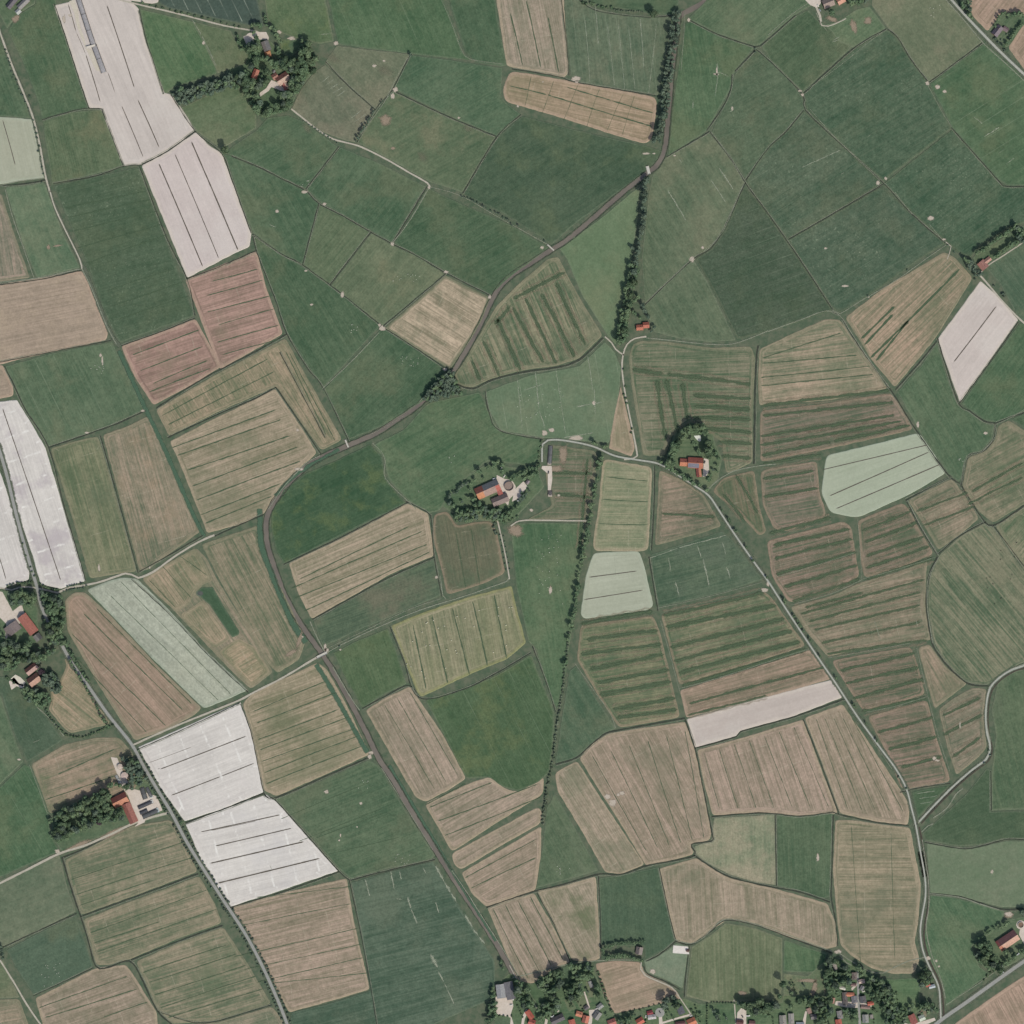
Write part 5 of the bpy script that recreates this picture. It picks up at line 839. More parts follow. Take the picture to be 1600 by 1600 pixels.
# long covered clamp, tanks, silage clamps
def clamp(label, x, y, L, Wd, ang, col, h=2.2, endc=None, name='silage_clamp', cat='silage clamp', seams=True):
    BLD.append((x, y, L/2+1, Wd/2+1, ang))
    e = bpy.data.objects.new(name, None); COL.objects.link(e); e.location = W((x, y), .42); e.rotation_euler = (0, 0, R(ang)); tag(e, label, cat)
    n = 8; m = max(4, int(L/6)); vs = []; fs = []
    for i in range(m+1):
        t = i/m; ex = min(1, min(t, 1-t)*L/3+.35)
        for j in range(n+1):
            a = math.pi*j/n; vs.append((-L/2+L*t, -math.cos(a)*Wd/2, h*math.sin(a)*ex*(1+rnd.uniform(-.05,.05))))
    for i in range(m):
        for j in range(n):
            a = i*(n+1)+j; fs.append((a, a+n+1, a+n+2, a+1))
    mesh('cover_sheet', vs, fs, [roofm(col)], e, smooth=True)
    dk = wallm((88, 86, 88))
    bm_box('side_wall', dk, e, (-L/2, L/2, -Wd/2-.5, -Wd/2, 0, 1.1)); bm_box('side_wall', dk, e, (-L/2, L/2, Wd/2, Wd/2+.5, 0, 1.1))
    if seams:
        for i in range(1, max(2, int(L/22))):
            xx = -L/2+L*i/max(2, int(L/22)); b = []
            vs2 = []; fs2 = []
            for j in range(n+1):
                a = math.pi*j/n
                for q in (-.35, .35): vs2.append((xx+q, -math.cos(a)*(Wd/2), h*math.sin(a)*1.05+.1))
            for j in range(n): fs2.append((2*j, 2*j+1, 2*j+3, 2*j+2))
            mesh('tyre_seam', vs2, fs2, [dk], e)
    if endc: bm_box('open_end', wallm(endc), e, (L/2-2.5, L/2+1, -Wd/2, Wd/2, 0, .9))
clamp('very long grey lilac sheeted clamp between the top edge and its cream walkway', 134.5,35,80,7.4,-72,(176,173,179), 2.0)
clamp('southern grey lilac sheeted clamp, below the cream walkway in the pale field', 154.5,92,46,7.8,-70,(174,171,177), 2.0)
bm_box('walkway', wallm((216,208,196)), tag(bpy.data.objects.new('concrete_walkway', None), 'cream walkway crossing between the two long grey clamps', 'walkway'), (-7, 7, -1.6, 1.6, 0, .5))
wk = bpy.data.objects['concrete_walkway']; COL.objects.link(wk); wk.location = W((142,73), 3.0); wk.rotation_euler = (0, 0, R(16)); 
clamp('dark sheeted silage clamp with rounded top beside the bend of the concrete road', 859.5,711,29,6,-94,(112,114,120), 2.2, (170,160,150))
clamp('short dark rest of silage at the south end of the open pinkish clamp', 859.5,770.5,9,6,-90,(104,98,100), 1.6, (190,178,165), seams=False)
clamp('curved dark tunnel nearest the yard trees at the south western farm', 224.5,1239.5,19,7,-72,(100,104,108), 3)
clamp('narrow dark tunnel nearest the road at the south western farm', 233,1238,17,5,-64,(108,112,116), 2.6, (200,205,205))
clamp('dark sheeted clamp with white end, northern of the three by the barns', 227,1257,25,5.5,24,(84,88,100), 2.2, (198,200,198))
clamp('short dark clamp between the two long ones at the south western farm', 224.5,1268,13,5,24,(78,84,98), 2.0)
clamp('longest dark clamp, southernmost at the south western farm', 235,1271,27,7,24,(92,98,104), 2.4, (170,186,190))
clamp('low white tunnel north of the barns at the south western farm', 184.5,1217,13,4.6,-62,(186,190,188), 1.8, (214,214,210))
def tank(label, x, y, r, h, top, wall=(176,172,164), open_=False):
    BLD.append((x, y, r+1, r+1, 0)); n = 36
    e = bpy.data.objects.new('slurry_tank', None); COL.objects.link(e); e.location = W((x, y), .4); tag(e, label, 'tank')
    c = [(math.cos(2*math.pi*i/n), math.sin(2*math.pi*i/n)) for i in range(n)]
    vs = []; fs = []
    for rr, z in ((r, 0), (r, h), (r-.35, h), (r-.35, .3)): vs += [(a*rr, b*rr, z) for a, b in c]
    for k in range(3):
        for i in range(n): j = (i+1)%n; fs.append((k*n+i, k*n+j, (k+1)*n+j, (k+1)*n+i))
    mesh('tank_wall', vs, fs, [wallm(wall)], e)
    zz = h*.35 if open_ else h-.25
    vs = [(a*(r-.34), b*(r-.34), zz) for a, b in c]+[(0, 0, zz if open_ else h+r*.12)]
    mesh('tank_contents' if open_ else 'tank_cover', vs, [(i, (i+1)%n, n) for i in range(n)], [plainmat('tank_top', top, tuple(v*.93 for v in top), .6, .7, .2)], e)
    return e
tank('big round open slurry tank in the yard of the central farm', 795.2,759.6,7.3,3.6,(146,128,120),(120,108,104), True)
tank('northern of two round pinkish tanks by the wood of the south western farm', 188,1197.7,4.6,3,(200,184,172))
tank('southern, larger of two round pinkish tanks at the south western farm', 195,1212,5.9,3,(202,180,172))
tank('round brown tank with a broad white rim at the lower right farm', 1594.8,1445,4.6,2.2,(128,104,88),(206,198,184), True)
slab('tank_apron', [(1594.8+7*math.cos(t*.5), 1445+7*math.sin(t*.5)) for t in range(12)], YM, .3, .6, .5)
# bridges and culverts
def bridge(label, x, y, L, Wd, ang, z=.9):
    e = bpy.data.objects.new('bridge', None); COL.objects.link(e); e.location = W((x, y), 0); e.rotation_euler = (0, 0, R(ang)); tag(e, label, 'bridge')
    pc = wallm((200,198,190)); bm_box('deck', pc, e, (-L/2, L/2, -Wd/2, Wd/2, z-.3, z))
    for s in (-1, 1):
        bm_box('parapet', wallm((150,148,142)), e, (-L/2, L/2, s*Wd/2-.15, s*Wd/2+.15, z, z+.9))
        bm_box('abutment', wallm((160,156,148)), e, (s*L/2-.8, s*L/2+.4, -Wd/2-.4, Wd/2+.4, 0, z-.3))
bridge('road bridge over the brown canal at the gravel crossroads', 503,1023.5,17,4.2,26)
bridge('narrow white footbridge over the canal south west of the belt of trees', 860.5,387,13,2.4,-42)
bridge('field bridge over the canal at the gap in the belt of trees', 1013,266,4,13,14)
bridge('track bridge over the canal beside the pale landing place', 542,693,12,2.6,-68)
# pond
PW = plainmat('pond_water', (78, 84, 80), (92, 94, 86), .3, .25, .4); slab('pond_water', [(313+4.6*math.cos(t*.5), 927+3.6*math.sin(t*.5)) for t in range(12)], PW, .3, .62, .5)
slab('pond_margin', [(313+6.6*math.cos(t*.5), 927+5.4*math.sin(t*.5)) for t in range(12)], plainmat('pond_margin', (104,118,100), (86,100,82), .5), .3, .56, .5)
slab('white_sand_patch', [(1084,681),(1095,680),(1095,689),(1092,690),(1087,685)], plainmat('white_sand', (226,228,220), (212,216,206), .5), .3, .66, .5)
slab('terrace', [(15,1062),(24,1054),(32,1058),(40,1066),(36,1072),(28,1070),(20,1066)], plainmat('terrace_stone', (214,208,194), (200,192,178), .5), .3, .68, .5)
# parked cars and vans in the yards
def carmesh(L=4.4, w_=1.8, h=1.5):
    vs = []; fs = []; box(vs, fs, -L/2, L/2, -w_/2, w_/2, .3, .85); b = len(vs)
    vs += [(-L*.36, -w_/2+.05, .85), (L*.28, -w_/2+.05, .85), (L*.28, w_/2-.05, .85), (-L*.36, w_/2-.05, .85), (-L*.26, -w_/2+.25, h), (L*.12, -w_/2+.25, h), (L*.12, w_/2-.25, h), (-L*.26, w_/2-.25, h)]
    fs += [tuple(b+i for i in q) for q in ((4,5,6,7), (0,1,5,4), (1,2,6,5), (2,3,7,6), (3,0,4,7))]
    return vs, fs
def car(label, x, y, ang, col, van=False, grp=None):
    e = bpy.data.objects.new('van' if van else 'parked_car', None); COL.objects.link(e); e.location = W((x, y), .67); e.rotation_euler = (0, 0, R(ang)); tag(e, label, 'van' if van else 'car', grp)
    vs, fs = carmesh(5.6 if van else 4.4, 2.0 if van else 1.8, 2.2 if van else 1.5); L = 5.6 if van else 4.4
    k = ('car', col)
    if k not in MATS: MATS[k] = plainmat('car_paint', col, tuple(v*.95 for v in col), 1, .3, .5)
    mesh('body', vs, fs, [MATS[k]], e)
    h = 2.2 if van else 1.5
    bm_box('windscreen', GLASS, e, (L*.13, L*.2, -.6, .6, .95, h-.12))
    for sx in (-.32, .32):
        for sy in (-1, 1): bm_box('wheel', wallm((50,50,52)), e, (L*sx-.32, L*sx+.32, sy*.86-.12, sy*.86+.12, 0, .62))
for i, (x, y, a, c, t) in enumerate([(788,744,60,WT,'white car beside the head of the central farm drive'), (772,748,20,(190,195,200),'silver trailer van behind the long barn of the central farm'),(783,733,70,WT,'white van under the trees north of the central farm'),
 (810,782,30,(210,214,212),'pale car at the south end of the central farm yard'),(857,738,85,(70,72,78),'dark tractor sized car on the open clamp ramp'),(1101,722,80,(80,82,88),'dark car on the paving east of the solar roof'),(1106,746,-40,(216,222,224),'white car under the big tree south of the solar roof'),
 (1278,9,-55,WT,'white car on the gravel apron at the top edge'),(1281,16,-55,(150,156,164),'grey car on the gravel apron at the top edge'),(799,1570,10,WT,'white van beside the big grey halls'),(802,1560,80,(222,222,220),'second white car north of the van by the grey halls'),(774,1581,85,WT,'white trailer at the west edge of the grey hall yard'),
 (932,1576,20,WT,'white car on the drive beside the pale grey garage'),(863,1588,20,(232,236,238),'white camper in front of the long dark grey house'),(1031,1581,-60,(60,62,70),'black car on the turning circle'),(1009,1588,80,WT,'white car west of the crimson roofed house'),
 (1169,1587,5,(232,234,234),'white van on the pale yard near the bottom edge'),(1160,1588,-60,(60,66,74),'dark car on the pale yard near the bottom edge'),(1331,1569.5,0,WT,'white car in front of the blue grey workshop'),(1336,1569.5,0,(205,205,208),'light car next to the white one before the workshop'),
 (1349,1549,15,(224,222,206),'cream car beside the small grey house by the lane'),(868,1573,85,(236,238,232),'white caravan in the garden north of the long dark grey house'),(1079.5,1587,10,WT,'white car in front of the orange house by the gravel path'),(1576,60,-45,(80,84,92),'dark car under the trees by the north eastern road'),
 (1590,1491,34,(190,194,198),'silver lorry parked along the lower right road'),(1566,1520,34,(176,180,184),'grey lorry parked further down the lower right road')]):
    car(t, x, y, a, c, 'van' in t or 'lorry' in t or 'caravan' in t or 'camper' in t)
# ------------------------------------------------------------------ trees
def leafmat(name, a, b, c):
    s = NT(name); geo = s.n('NewGeometry'); P = geo.outputs['Position']; oi = s.n('ObjectInfo')
    n = s.noise(P, .07, 2, 4, .6); n2 = s.noise(P, .9, 2, 5, .6)
    col = s.mix(s.step(n2, .3, .7), A(a), A(b)); col = s.mix(s.math('MULTIPLY', s.step(n, .4, .65), .6), col, A(c))
    hs = s.n('HueSaturation'); s.l(col, hs.inputs['Color']); s.l(s.math('ADD', s.math('MULTIPLY', oi.outputs['Random'], .6), .72), hs.inputs['Value'])
    bs = s.bsdf(hs.outputs[0], .8, .15); bs.inputs['Subsurface Weight'].default_value = 0
    s.l(bs.outputs[0], s.out.inputs[0]); return s.m
LEAF = {'g': leafmat('leaves_green', (90,114,84), (62,86,62), (108,126,92)), 'b': leafmat('leaves_bluegreen', (88,106,88), (64,84,72), (102,116,98)), 'p': leafmat('leaves_purple', (78,62,72), (60,50,60), (90,74,84)),
        'h': leafmat('leaves_hedge', (98,112,92), (74,92,72), (116,124,104))}
BARK = plainmat('bark', (96,84,70), (76,66,56), 2, .95, .05)
def crown_data(seed, nq, core=True, size=.26, flat=.85):
    """lumpy crown of radius 1 centred at z=1: a rough inner mass and many leaf clumps around it"""
    rg = random.Random(seed); lobes = []
    for i in range(7):
        t = rg.uniform(0, 6.28); q = rg.uniform(.25, .62); lobes.append((q*math.cos(t), q*math.sin(t), rg.uniform(.55, 1.35), rg.uniform(.34, .55)))
    lobes.append((0, 0, 1.15, .6)); vs = []; fs = []
    if core:
        for (x, y, z, r) in lobes:
            b = len(vs); k = 6
            vs.append((x, y, z+r*.8))
            for zz, rr in ((.45, .7), (-.25, .8)):
                for i in range(k):
                    t = 2*math.pi*i/k+rg.uniform(-.2, .2); q = r*rr*rg.uniform(.8, 1.1); vs.append((x+q*math.cos(t), y+q*math.sin(t), z+r*zz))
            vs.append((x, y, z-r*.7))
            for i in range(k):
                j = (i+1)%k; fs += [(b, b+1+i, b+1+j), (b+1+i, b+1+k+i, b+1+k+j, b+1+j), (b+1+k+i, b+2*k+1, b+1+k+j)]
    for i in range(nq):
        x, y, z, r = rg.choice(lobes); t = rg.uniform(0, 6.28); u = rg.uniform(-.35, 1); q = math.sqrt(max(0, 1-u*u))
        n = Vector((q*math.cos(t), q*math.sin(t), u)); c = Vector((x, y, z))+n*r*rg.uniform(.85, 1.18)
        n = (n+Vector((rg.uniform(-.6,.6), rg.uniform(-.6,.6), rg.uniform(-.4,.6)))).normalized(); a = n.orthogonal().normalized(); bb = n.cross(a)
        s_ = size*rg.uniform(.5, 1.1); b = len(vs); ph = rg.uniform(0, 6.28)
        for k in range(4):
            w_ = s_*rg.uniform(.6, 1.1); tt = ph+k*math.pi/2; vs.append(tuple(c+a*w_*math.cos(tt)+bb*w_*math.sin(tt)))
        fs.append((b, b+1, b+2, b+3))
    return [(x, y, z*flat) for x, y, z in vs], fs
def trunk_data():
    vs = []; fs = []; n = 6
    def limb(a, b, ra, rb):
        k = len(vs); d_ = (Vector(b)-Vector(a)).normalized(); u = d_.orthogonal().normalized(); w_ = d_.cross(u)
        for c, r in ((a, ra), (b, rb)):
            for i in range(n):
                t = 2*math.pi*i/n; vs.append(tuple(Vector(c)+u*r*math.cos(t)+w_*r*math.sin(t)))
        for i in range(n): j = (i+1)%n; fs.append((k+i, k+j, k+n+j, k+n+i))
    limb((0,0,-1.2), (0,0,.5), .10, .07)
    for t in range(4): limb((0,0,.3), (.45*math.cos(t*1.57+.4), .45*math.sin(t*1.57+.4), .95), .05, .02)
    return vs, fs
def mk(nm, vs, fs, m, smooth=False):
    me = bpy.data.meshes.new(nm); me.from_pydata(vs, [], fs); me.materials.append(m)
    if smooth: me.polygons.foreach_set('use_smooth', [True]*len(fs))
    return me
CROWNS = {k: [mk('crown', *crown_data(i*7+1, 230), LEAF[k]) for i in range(5 if k in 'gb' else 2)] for k in LEAF}
TR = mk('trunk', *trunk_data(), BARK)
SHR = {k: [mk('shrub_leaves', *crown_data(i*7+90, 60, True, .3, .7), LEAF[k]) for i in range(3)] for k in LEAF}
trees = []; shrubs = []; tr_rg = random.Random(21)
def clear(x, y, m=0):
    for bx, by, a, b, ang in BLD:
        if abs(x-bx) > a+b+8 or abs(y-by) > a+b+8: continue
        dx, dy = x-bx, -(y-by); c, s = math.cos(R(ang)), math.sin(R(ang)); u, v_ = dx*c+dy*s, -dx*s+dy*c
        if abs(u) < a+m and abs(v_) < b+m: return False
    return True
def T(x, y, r, k, label, group, h=None): trees.append((x, y, r, k, label, group, h))
def S(x, y, r, k, label, group): shrubs.append((x, y, r, k, label, group))
def inpoly(x, y, p):
    c = False
    for i in range(len(p)):
        (x1, y1), (x2, y2) = p[i-1], p[i]
        if (y1 > y) != (y2 > y) and x < (x2-x1)*(y-y1)/(y2-y1)+x1: c = not c
    return c
def grove(poly, sp, r0, r1, k, label, group, holes=(), dens=1.0, fn=None):
    sp *= .88; r0 *= .92; r1 *= 1.12
    xs = [p[0] for p in poly]; ys = [p[1] for p in poly]; y = min(ys)+1; row = 0; fn = fn or T
    while y < max(ys):
        x = min(xs)+(sp/2 if row%2 else 0)
        while x < max(xs):
            px, py = x+tr_rg.uniform(-.33, .33)*sp, y+tr_rg.uniform(-.33, .33)*sp; r = tr_rg.uniform(r0, r1)
            if tr_rg.random() < dens and inpoly(px, py, poly) and not any(inpoly(px, py, h) for h in holes) and clear(px, py, r*.35): fn(px, py, r, k if tr_rg.random() < .8 else ('b' if k == 'g' else 'g'), label, group)
            x += sp
        y += sp*.87; row += 1
def row(pts, sp, r0, r1, k, label, group, jit=1.0, fn=None, skip=0.0):
    if fn is None: sp *= .86; r0 *= .9; r1 *= 1.15
    q = resample(pts, 1.0); acc = 0; last = q[0]; fn = fn or T
    for p in q:
        acc += math.dist(p, last); last = p
        if acc >= sp:
            acc = tr_rg.uniform(-.25, .25)*sp
            if tr_rg.random() < skip: continue
            x, y = p[0]+tr_rg.uniform(-jit, jit), p[1]+tr_rg.uniform(-jit, jit); r = tr_rg.uniform(r0, r1)
            if clear(x, y, 0): fn(x, y, r, k, label, group)
# belts along the canal and southwards
g = 'trees of the long belt beside the canal, northern half'
for o in (-3.6, 3.2): row([(1057+o,14),(1054+o,50),(1048+o,90),(1042+o,130),(1038+o,170),(1032+o,200),(1026+o,224)], 7, 3.6, 5.6, 'b', 'dense grey green tree in the northern belt beside the straight canal', g, 1.6)
g = 'trees of the belt from the canal gap to the orange house'
row([(1010,276),(1008,300),(1004,340),(999,380),(993,410)], 6.5, 3.8, 5.6, 'b', 'grey green tree in the narrow belt south of the canal gap', g, 1.8)
for o in (-4, 4): row([(992+o,410),(986+o,440),(980+o,470),(974+o,505),(970+o,535)], 7, 4, 6, 'g', 'broad green tree in the wider southern end of the belt, by the orange house', g+', south', 1.8)
T(990,425,6.5,'b','dark tree bulging west from the belt halfway down','trees bulging from the belt'); T(988,388,4.6,'b','small dark tree jutting west from the narrow belt','trees bulging from the belt, north')
for x, y, r in [(992,470,5),(997,464,4.4),(1004,478,5),(1008,486,4.6),(1012,495,4),(990,490,5),(1000,497,3.4),(1022,512,3.6),(1018,518,3)]: T(x, y, r, 'b' if x > 1000 else 'g', 'garden tree around the orange red house below the belt', 'trees around the orange red house')
g = 'trees of the long thin line running south past the light green strips'
row([(938,708),(934,735),(928,770),(924,800),(918,830),(912,862),(906,892),(902,925),(895,965),(888,1000)], 7.2, 2.8, 4.6, 'g', 'tree in the long thin line west of the pale green strip fields', g, 2.4, skip=.06)
for x, y, r in [(934,722,5),(940,715,5),(927,765,4.6),(922,790,5),(915,842,4.5),(910,868,5),(903,915,4.6),(895,965,4.2),(884,1034,4.4),(881,1038,4),(927,692,4.6),(943,698,4),(932,694,3),(948,697,3)]: T(x, y, r, 'g', 'larger round tree standing out of the long thin line', 'larger trees in the long thin line')
g = 'low grey hedge that continues the long thin line'
row([(890,985),(886,1020),(882,1050),(878,1085),(872,1120),(868,1150),(864,1185),(858,1215),(853,1240),(849,1270),(848,1290)], 4.6, 2.2, 3.0, 'h', 'grey green shrub in the low hedge south of the long tree line', g, 1.0, fn=S); row([(855,1220),(853,1250),(848,1285)], 6, 2, 2.8, 'h', 'grey green shrub in the low hedge south of the long tree line', g, 2.5, fn=S)
# triangular wood
grove([(662,622),(672,608),(688,590),(700,582),(709,582),(712,592),(720,604),(722,616),(700,620),(680,626),(664,628)], 6.6, 3.8, 5, 'b', 'dark tree of the small triangular wood at the canal bend', 'trees of the triangular wood')
# northern farm
g = 'trees of the northern farm'
grove([(268,142),(285,138),(330,128),(366,116),(372,128),(350,142),(310,154),(285,166),(272,156)], 6.6, 3.8, 5.2, 'b', 'tree of the dark strip of wood running west from the northern farm', 'trees of the strip of wood west of the northern farm')
lawn = [(436,60),(456,58),(470,62),(473,78),(458,90),(446,91),(438,80)]; yard = [(378,56),(420,48),(424,62),(418,100),(396,76)]; yard2 = [(420,108),(450,112),(450,145),(405,155),(402,140),(424,128)]; lawn2 = [(404,152),(432,146),(434,168),(414,174)]
grove([(366,118),(392,106),(392,88),(384,76),(392,68),(404,66),(408,90),(425,96),(445,93),(460,92),(476,78),(472,62),(482,68),(492,84),(499,98),(488,116),(474,134),(458,150),(452,174),(432,178),(418,187),(402,176),(384,152),(370,138)], 8.2, 4.6, 6.8, 'g', 'big green tree surrounding the houses of the northern farm', g, (lawn, yard2, lawn2, [(404,100),(420,98),(420,110),(404,112)]))
row([(418,40),(428,48),(436,60),(436,78),(438,92)], 7, 4.4, 5.6, 'g', 'tall tree in the row between the farmyard and the yellowish paddock', g+', paddock row', 1.5); row([(388,40),(398,40),(412,44)], 7, 4, 5, 'g', 'tree at the north gate of the northern farm', g+', gate', 1)
row([(380,74),(388,72),(396,70),(404,74)], 6, 4.5, 5.5, 'b', 'dark tree shading the small pale yard of the northern farm', g+', yard', 1); row([(395,48),(399,56),(403,66)], 5, 3.2, 4, 'g', 'tree between the two pale yards of the northern farm', g+', between yards', .6)
row([(372,50),(374,66),(380,80)], 6, 2.6, 3.6, 'g', 'small tree along the west side of the small pale yard', g+', west side', .8)
g = 'roadside bushes of the northern track'
row([(212,2),(250,12),(300,24),(350,36),(380,44)], 10, 1.8, 3, 'g', 'small bush beside the pale northern track', g, .8, fn=S); row([(365,45),(372,60),(378,80)], 7, 1.6, 2.4, 'g', 'small bush beside the pale northern track', g, 1, fn=S)
T(354,237,7,'g','single bushy tree at the east tip of the beige field','lone tree by the beige field'); T(348,234,4.5,'g','smaller tree touching the bushy one at the tip of the beige field','lone tree pair by the beige field')
row([(414,22),(416,34),(419,42)], 5, 3, 4, 'g', 'tree between the dark tramlined field and the yellowish paddock', 'trees east of the tramlined field', 1)
g = 'trees along the ditch south east of the northern farm'
row([(586,172),(580,182),(572,196),(564,208),(556,222)], 4.6, 2.2, 3.2, 'b', 'dark slender tree in the short ditch row between two pastures', g, .6); row([(600,155),(594,163)], 4, 1.8, 2.4, 'b', 'dark slender tree in the short ditch row between two pastures', g, .6)
T(641,87,3.8,'b','single dark tree at the top of the pasture ditch','single tree on the pasture ditch'); T(472,60,3.2,'b','small dark tree by the corner of the yellow paddock','single tree by the paddock')
g = 'bushes along the gravel farm track'
row([(470,186),(485,196),(500,206),(515,216),(528,224)], 5, 1.2, 2, 'b', 'small dark bush beside the gravel track from the northern farm', g, .6, fn=S)
g = 'young trees in a row on the pasture edge'
for x, y in [(722,308),(727,310),(732,311),(738,314),(741,316),(747,318),(752,322),(756,323),(759,325),(768,331),(775,333),(779,335),(782,336),(787,341),(792,343),(795,346),(800,352),(810,353),(852,378)]: T(x, y, tr_rg.uniform(1.5, 2.2), 'b', 'small young tree in the row along the pasture north of the canal', g)
# top middle hedge
g = 'hedge along the top edge'
row([(905,2),(920,6),(940,10),(955,14)], 5, 2.6, 3.8, 'g', 'leafy shrub in the hedge at the top edge', g, 1.6, fn=S); row([(955,15),(980,18),(1005,19)], 3.6, 1.8, 2.6, 'h', 'leafy shrub in the hedge at the top edge', g, .8, fn=S)
T(1021,23,7.5,'g','large round tree at the east end of the top hedge','large tree of the top hedge'); T(1014,18,4,'g','smaller tree leaning on the large round one of the top hedge','small tree of the top hedge')
# ring of trees
g = 'trees of the ring around the farm with solar panels'
for o in (0, 5.5): row([(1044+o,738),(1043+o,724),(1048+o,706),(1056+o,690),(1066+o*.6,676+o),(1080,668+o),(1094,667+o),(1102,671+o)], 6.6, 4.4, 6, 'g', 'tall tree of the crescent west and north of the solar panel farm', g, 1.3)
row([(1104,684),(1107,694),(1106,706),(1108,714)], 6, 5, 6.4, 'g', 'tall tree east of the white sand patch', g+', east', 1.5)
for x, y, r in [(1083,694,6.5),(1091,707,5.5),(1118,708,4.5),(1121,716,4),(1106,748,6),(1092,757,4.2),(1104,765,4),(1032,722,4),(1120,728,3),(1120,737,2.6)]: T(x, y, r, 'g', 'separate garden tree inside or beside the ring of trees', 'separate trees of the solar panel farm')
row([(1048,732),(1056,738),(1066,744),(1076,750),(1086,757)], 6.5, 3.8, 5, 'g', 'tree between the concrete road and the solar panel farm', g+', road side', 1.6)
# road east of it
g = 'trees dotted along the concrete road to the south east'
for x, y in [(1128,797),(1138,812),(1140,816),(1149,830),(1166,855),(1176,876),(1198,902),(1225,938),(1226,942),(1240,963),(1245,970),(1248,976),(1255,986),(1266,1000),(1281,1025),(1306,1059),(1335,1104),(1353,1130),(1370,1157),(1333,1100),(1250,978)]: T(x, y, tr_rg.uniform(2.2, 3.6), 'g', 'small tree on the verge of the concrete road across the strip fields', g)
g = 'bushes beside the concrete road north of the junction'
for x, y in [(974,578),(975,617),(978,622),(979,630),(988,670),(986,676),(977,604)]: S(x, y, 2.4, 'g', 'bush beside the concrete road between the junction and the orange house', g)
for x, y in [(840,722),(842,706),(845,698),(846,690),(842,714)]: S(x, y, 2.6, 'g', 'bush at the bend of the concrete road by the dark clamp', 'bushes at the road bend')
# central farm
g = 'trees of the central farm'
row([(846,724),(838,730),(826,734),(816,740),(806,744),(798,748)], 6, 3.8, 4.8, 'g', 'tree in the double row leading north east from the central farm', g+', drive', 1.2); row([(846,734),(838,740),(828,744),(816,748)], 6.5, 3.4, 4.4, 'g', 'tree in the double row leading north east from the central farm', g+', drive', 1.2)
for x, y, r in [(749,736,5),(772,724,5.5),(778,722,5),(785,726,5.2),(762,731,3.4),(770,729,3.6),(785,737,5.4),(742,750,3.4),(736,756,3),(734,765,3),(740,780,5),(749,787,5),(742,789,4.4)]: T(x, y, r, 'g', 'single tree north or west of the central farm barns', g+', singles')
row([(698,778),(706,772),(714,768),(722,760),(732,754)], 4.4, 2.6, 3.6, 'b', 'bushy small tree along the north west hedge of the central farm', g+', hedge', 1.2)
grove([(698,780),(712,790),(722,796),(738,794),(752,796),(760,790),(772,794),(790,798),(800,796),(812,788),(806,800),(792,812),(772,812),(750,808),(736,812),(722,818),(712,812),(708,798)], 6.8, 3.6, 5, 'g', 'tree of the leafy belt south of the central farm barns', g+', south belt')
row([(826,760),(822,772),(814,782),(806,792)], 6, 2.6, 4, 'b', 'garden tree east of the central farm yard', g+', east', 2.5)
row([(812,806),(800,812),(790,816),(783,818)], 5, 2, 3, 'g', 'bush along the lane to the central farm', 'bushes of the central farm lane', 1, fn=S); row([(774,812),(772,824),(776,834)], 5, 2.6, 3.6, 'b', 'bush along the lane to the central farm', 'bushes of the central farm lane', 1, fn=S)
for t in range(7): S(781+t*1.6, 836+t*9, 1.6, 'b', 'tiny bush along the gravel lane south of the central farm', 'bushes of the southern lane'); S(787+t*1.5, 838+t*8.5, 1.6, 'b', 'tiny bush along the gravel lane south of the central farm', 'bushes of the southern lane')
# western farms
g = 'trees of the western farm'
grove([(16,928),(30,921),(48,922),(58,932),(56,945),(46,948),(38,944),(28,946),(20,942)], 7.5, 4.6, 6, 'g', 'tree of the round clump north of the salmon red barn', g+', north clump')
grove([(66,924),(82,930),(96,932),(99,948),(100,968),(99,990),(106,1005),(96,1008),(84,1004),(76,996),(72,975),(82,972),(76,955),(68,942)], 7.4, 4.4, 6, 'g', 'tree of the wood between the road and the brown field at the western farm', g+', road wood', ([(66,938),(74,948),(82,972),(76,970),(68,950)],))
grove([(0,1012),(8,1006),(20,1002),(30,1006),(46,1010),(58,1018),(72,1020),(86,1012),(92,1020),(74,1030),(62,1034),(48,1032),(34,1030),(28,1044),(14,1046),(0,1042)], 7.6, 4.4, 6.2, 'g', 'tree of the wood south of the salmon red barn', g+', south wood', dens=.9)
for x, y, r in [(47,1004,6.5),(2,990,4.5),(6,996,4.6),(10,1002,4),(62,1012,3),(71,970,3.6),(76,975,4),(92,996,5)]: T(x, y, r, 'g', 'separate tree close to the barns of the western farm', g+', separate')
T(67,1048,6,'p','round purple leaved tree beside the brown roofed houses','purple tree of the western houses')
grove([(72,1050),(84,1052),(96,1066),(99,1076),(90,1082),(80,1080),(70,1072),(68,1060)], 6.5, 4, 5.4, 'b', 'grey green garden tree east of the two brown roofed houses', g+', house garden')
grove([(36,1078),(52,1072),(66,1078),(80,1084),(76,1096),(66,1104),(54,1100),(44,1092)], 6.4, 3.6, 5, 'g', 'garden tree south of the two brown roofed houses', g+', lower garden')
row([(6,1056),(16,1062),(24,1068)], 4, 2, 2.8, 'g', 'shrub of the short hedge west of the brown roofed houses', 'short hedge at the left edge', .8, fn=S)
g = 'hedge around the stubble paddock'
row([(78,1100),(72,1110),(80,1122),(90,1135),(100,1145),(115,1151),(135,1150),(155,1142),(172,1135),(180,1130)], 4.4, 2, 3, 'g', 'round shrub in the hedge curving around the small stubble paddock', g, 1.0, fn=S); row([(66,1104),(78,1122),(92,1140)], 8, 1.6, 2.2, 'b', 'round shrub in the hedge curving around the small stubble paddock', g, 1.0, fn=S)
g = 'trees lining the asphalt road north of the white fields'
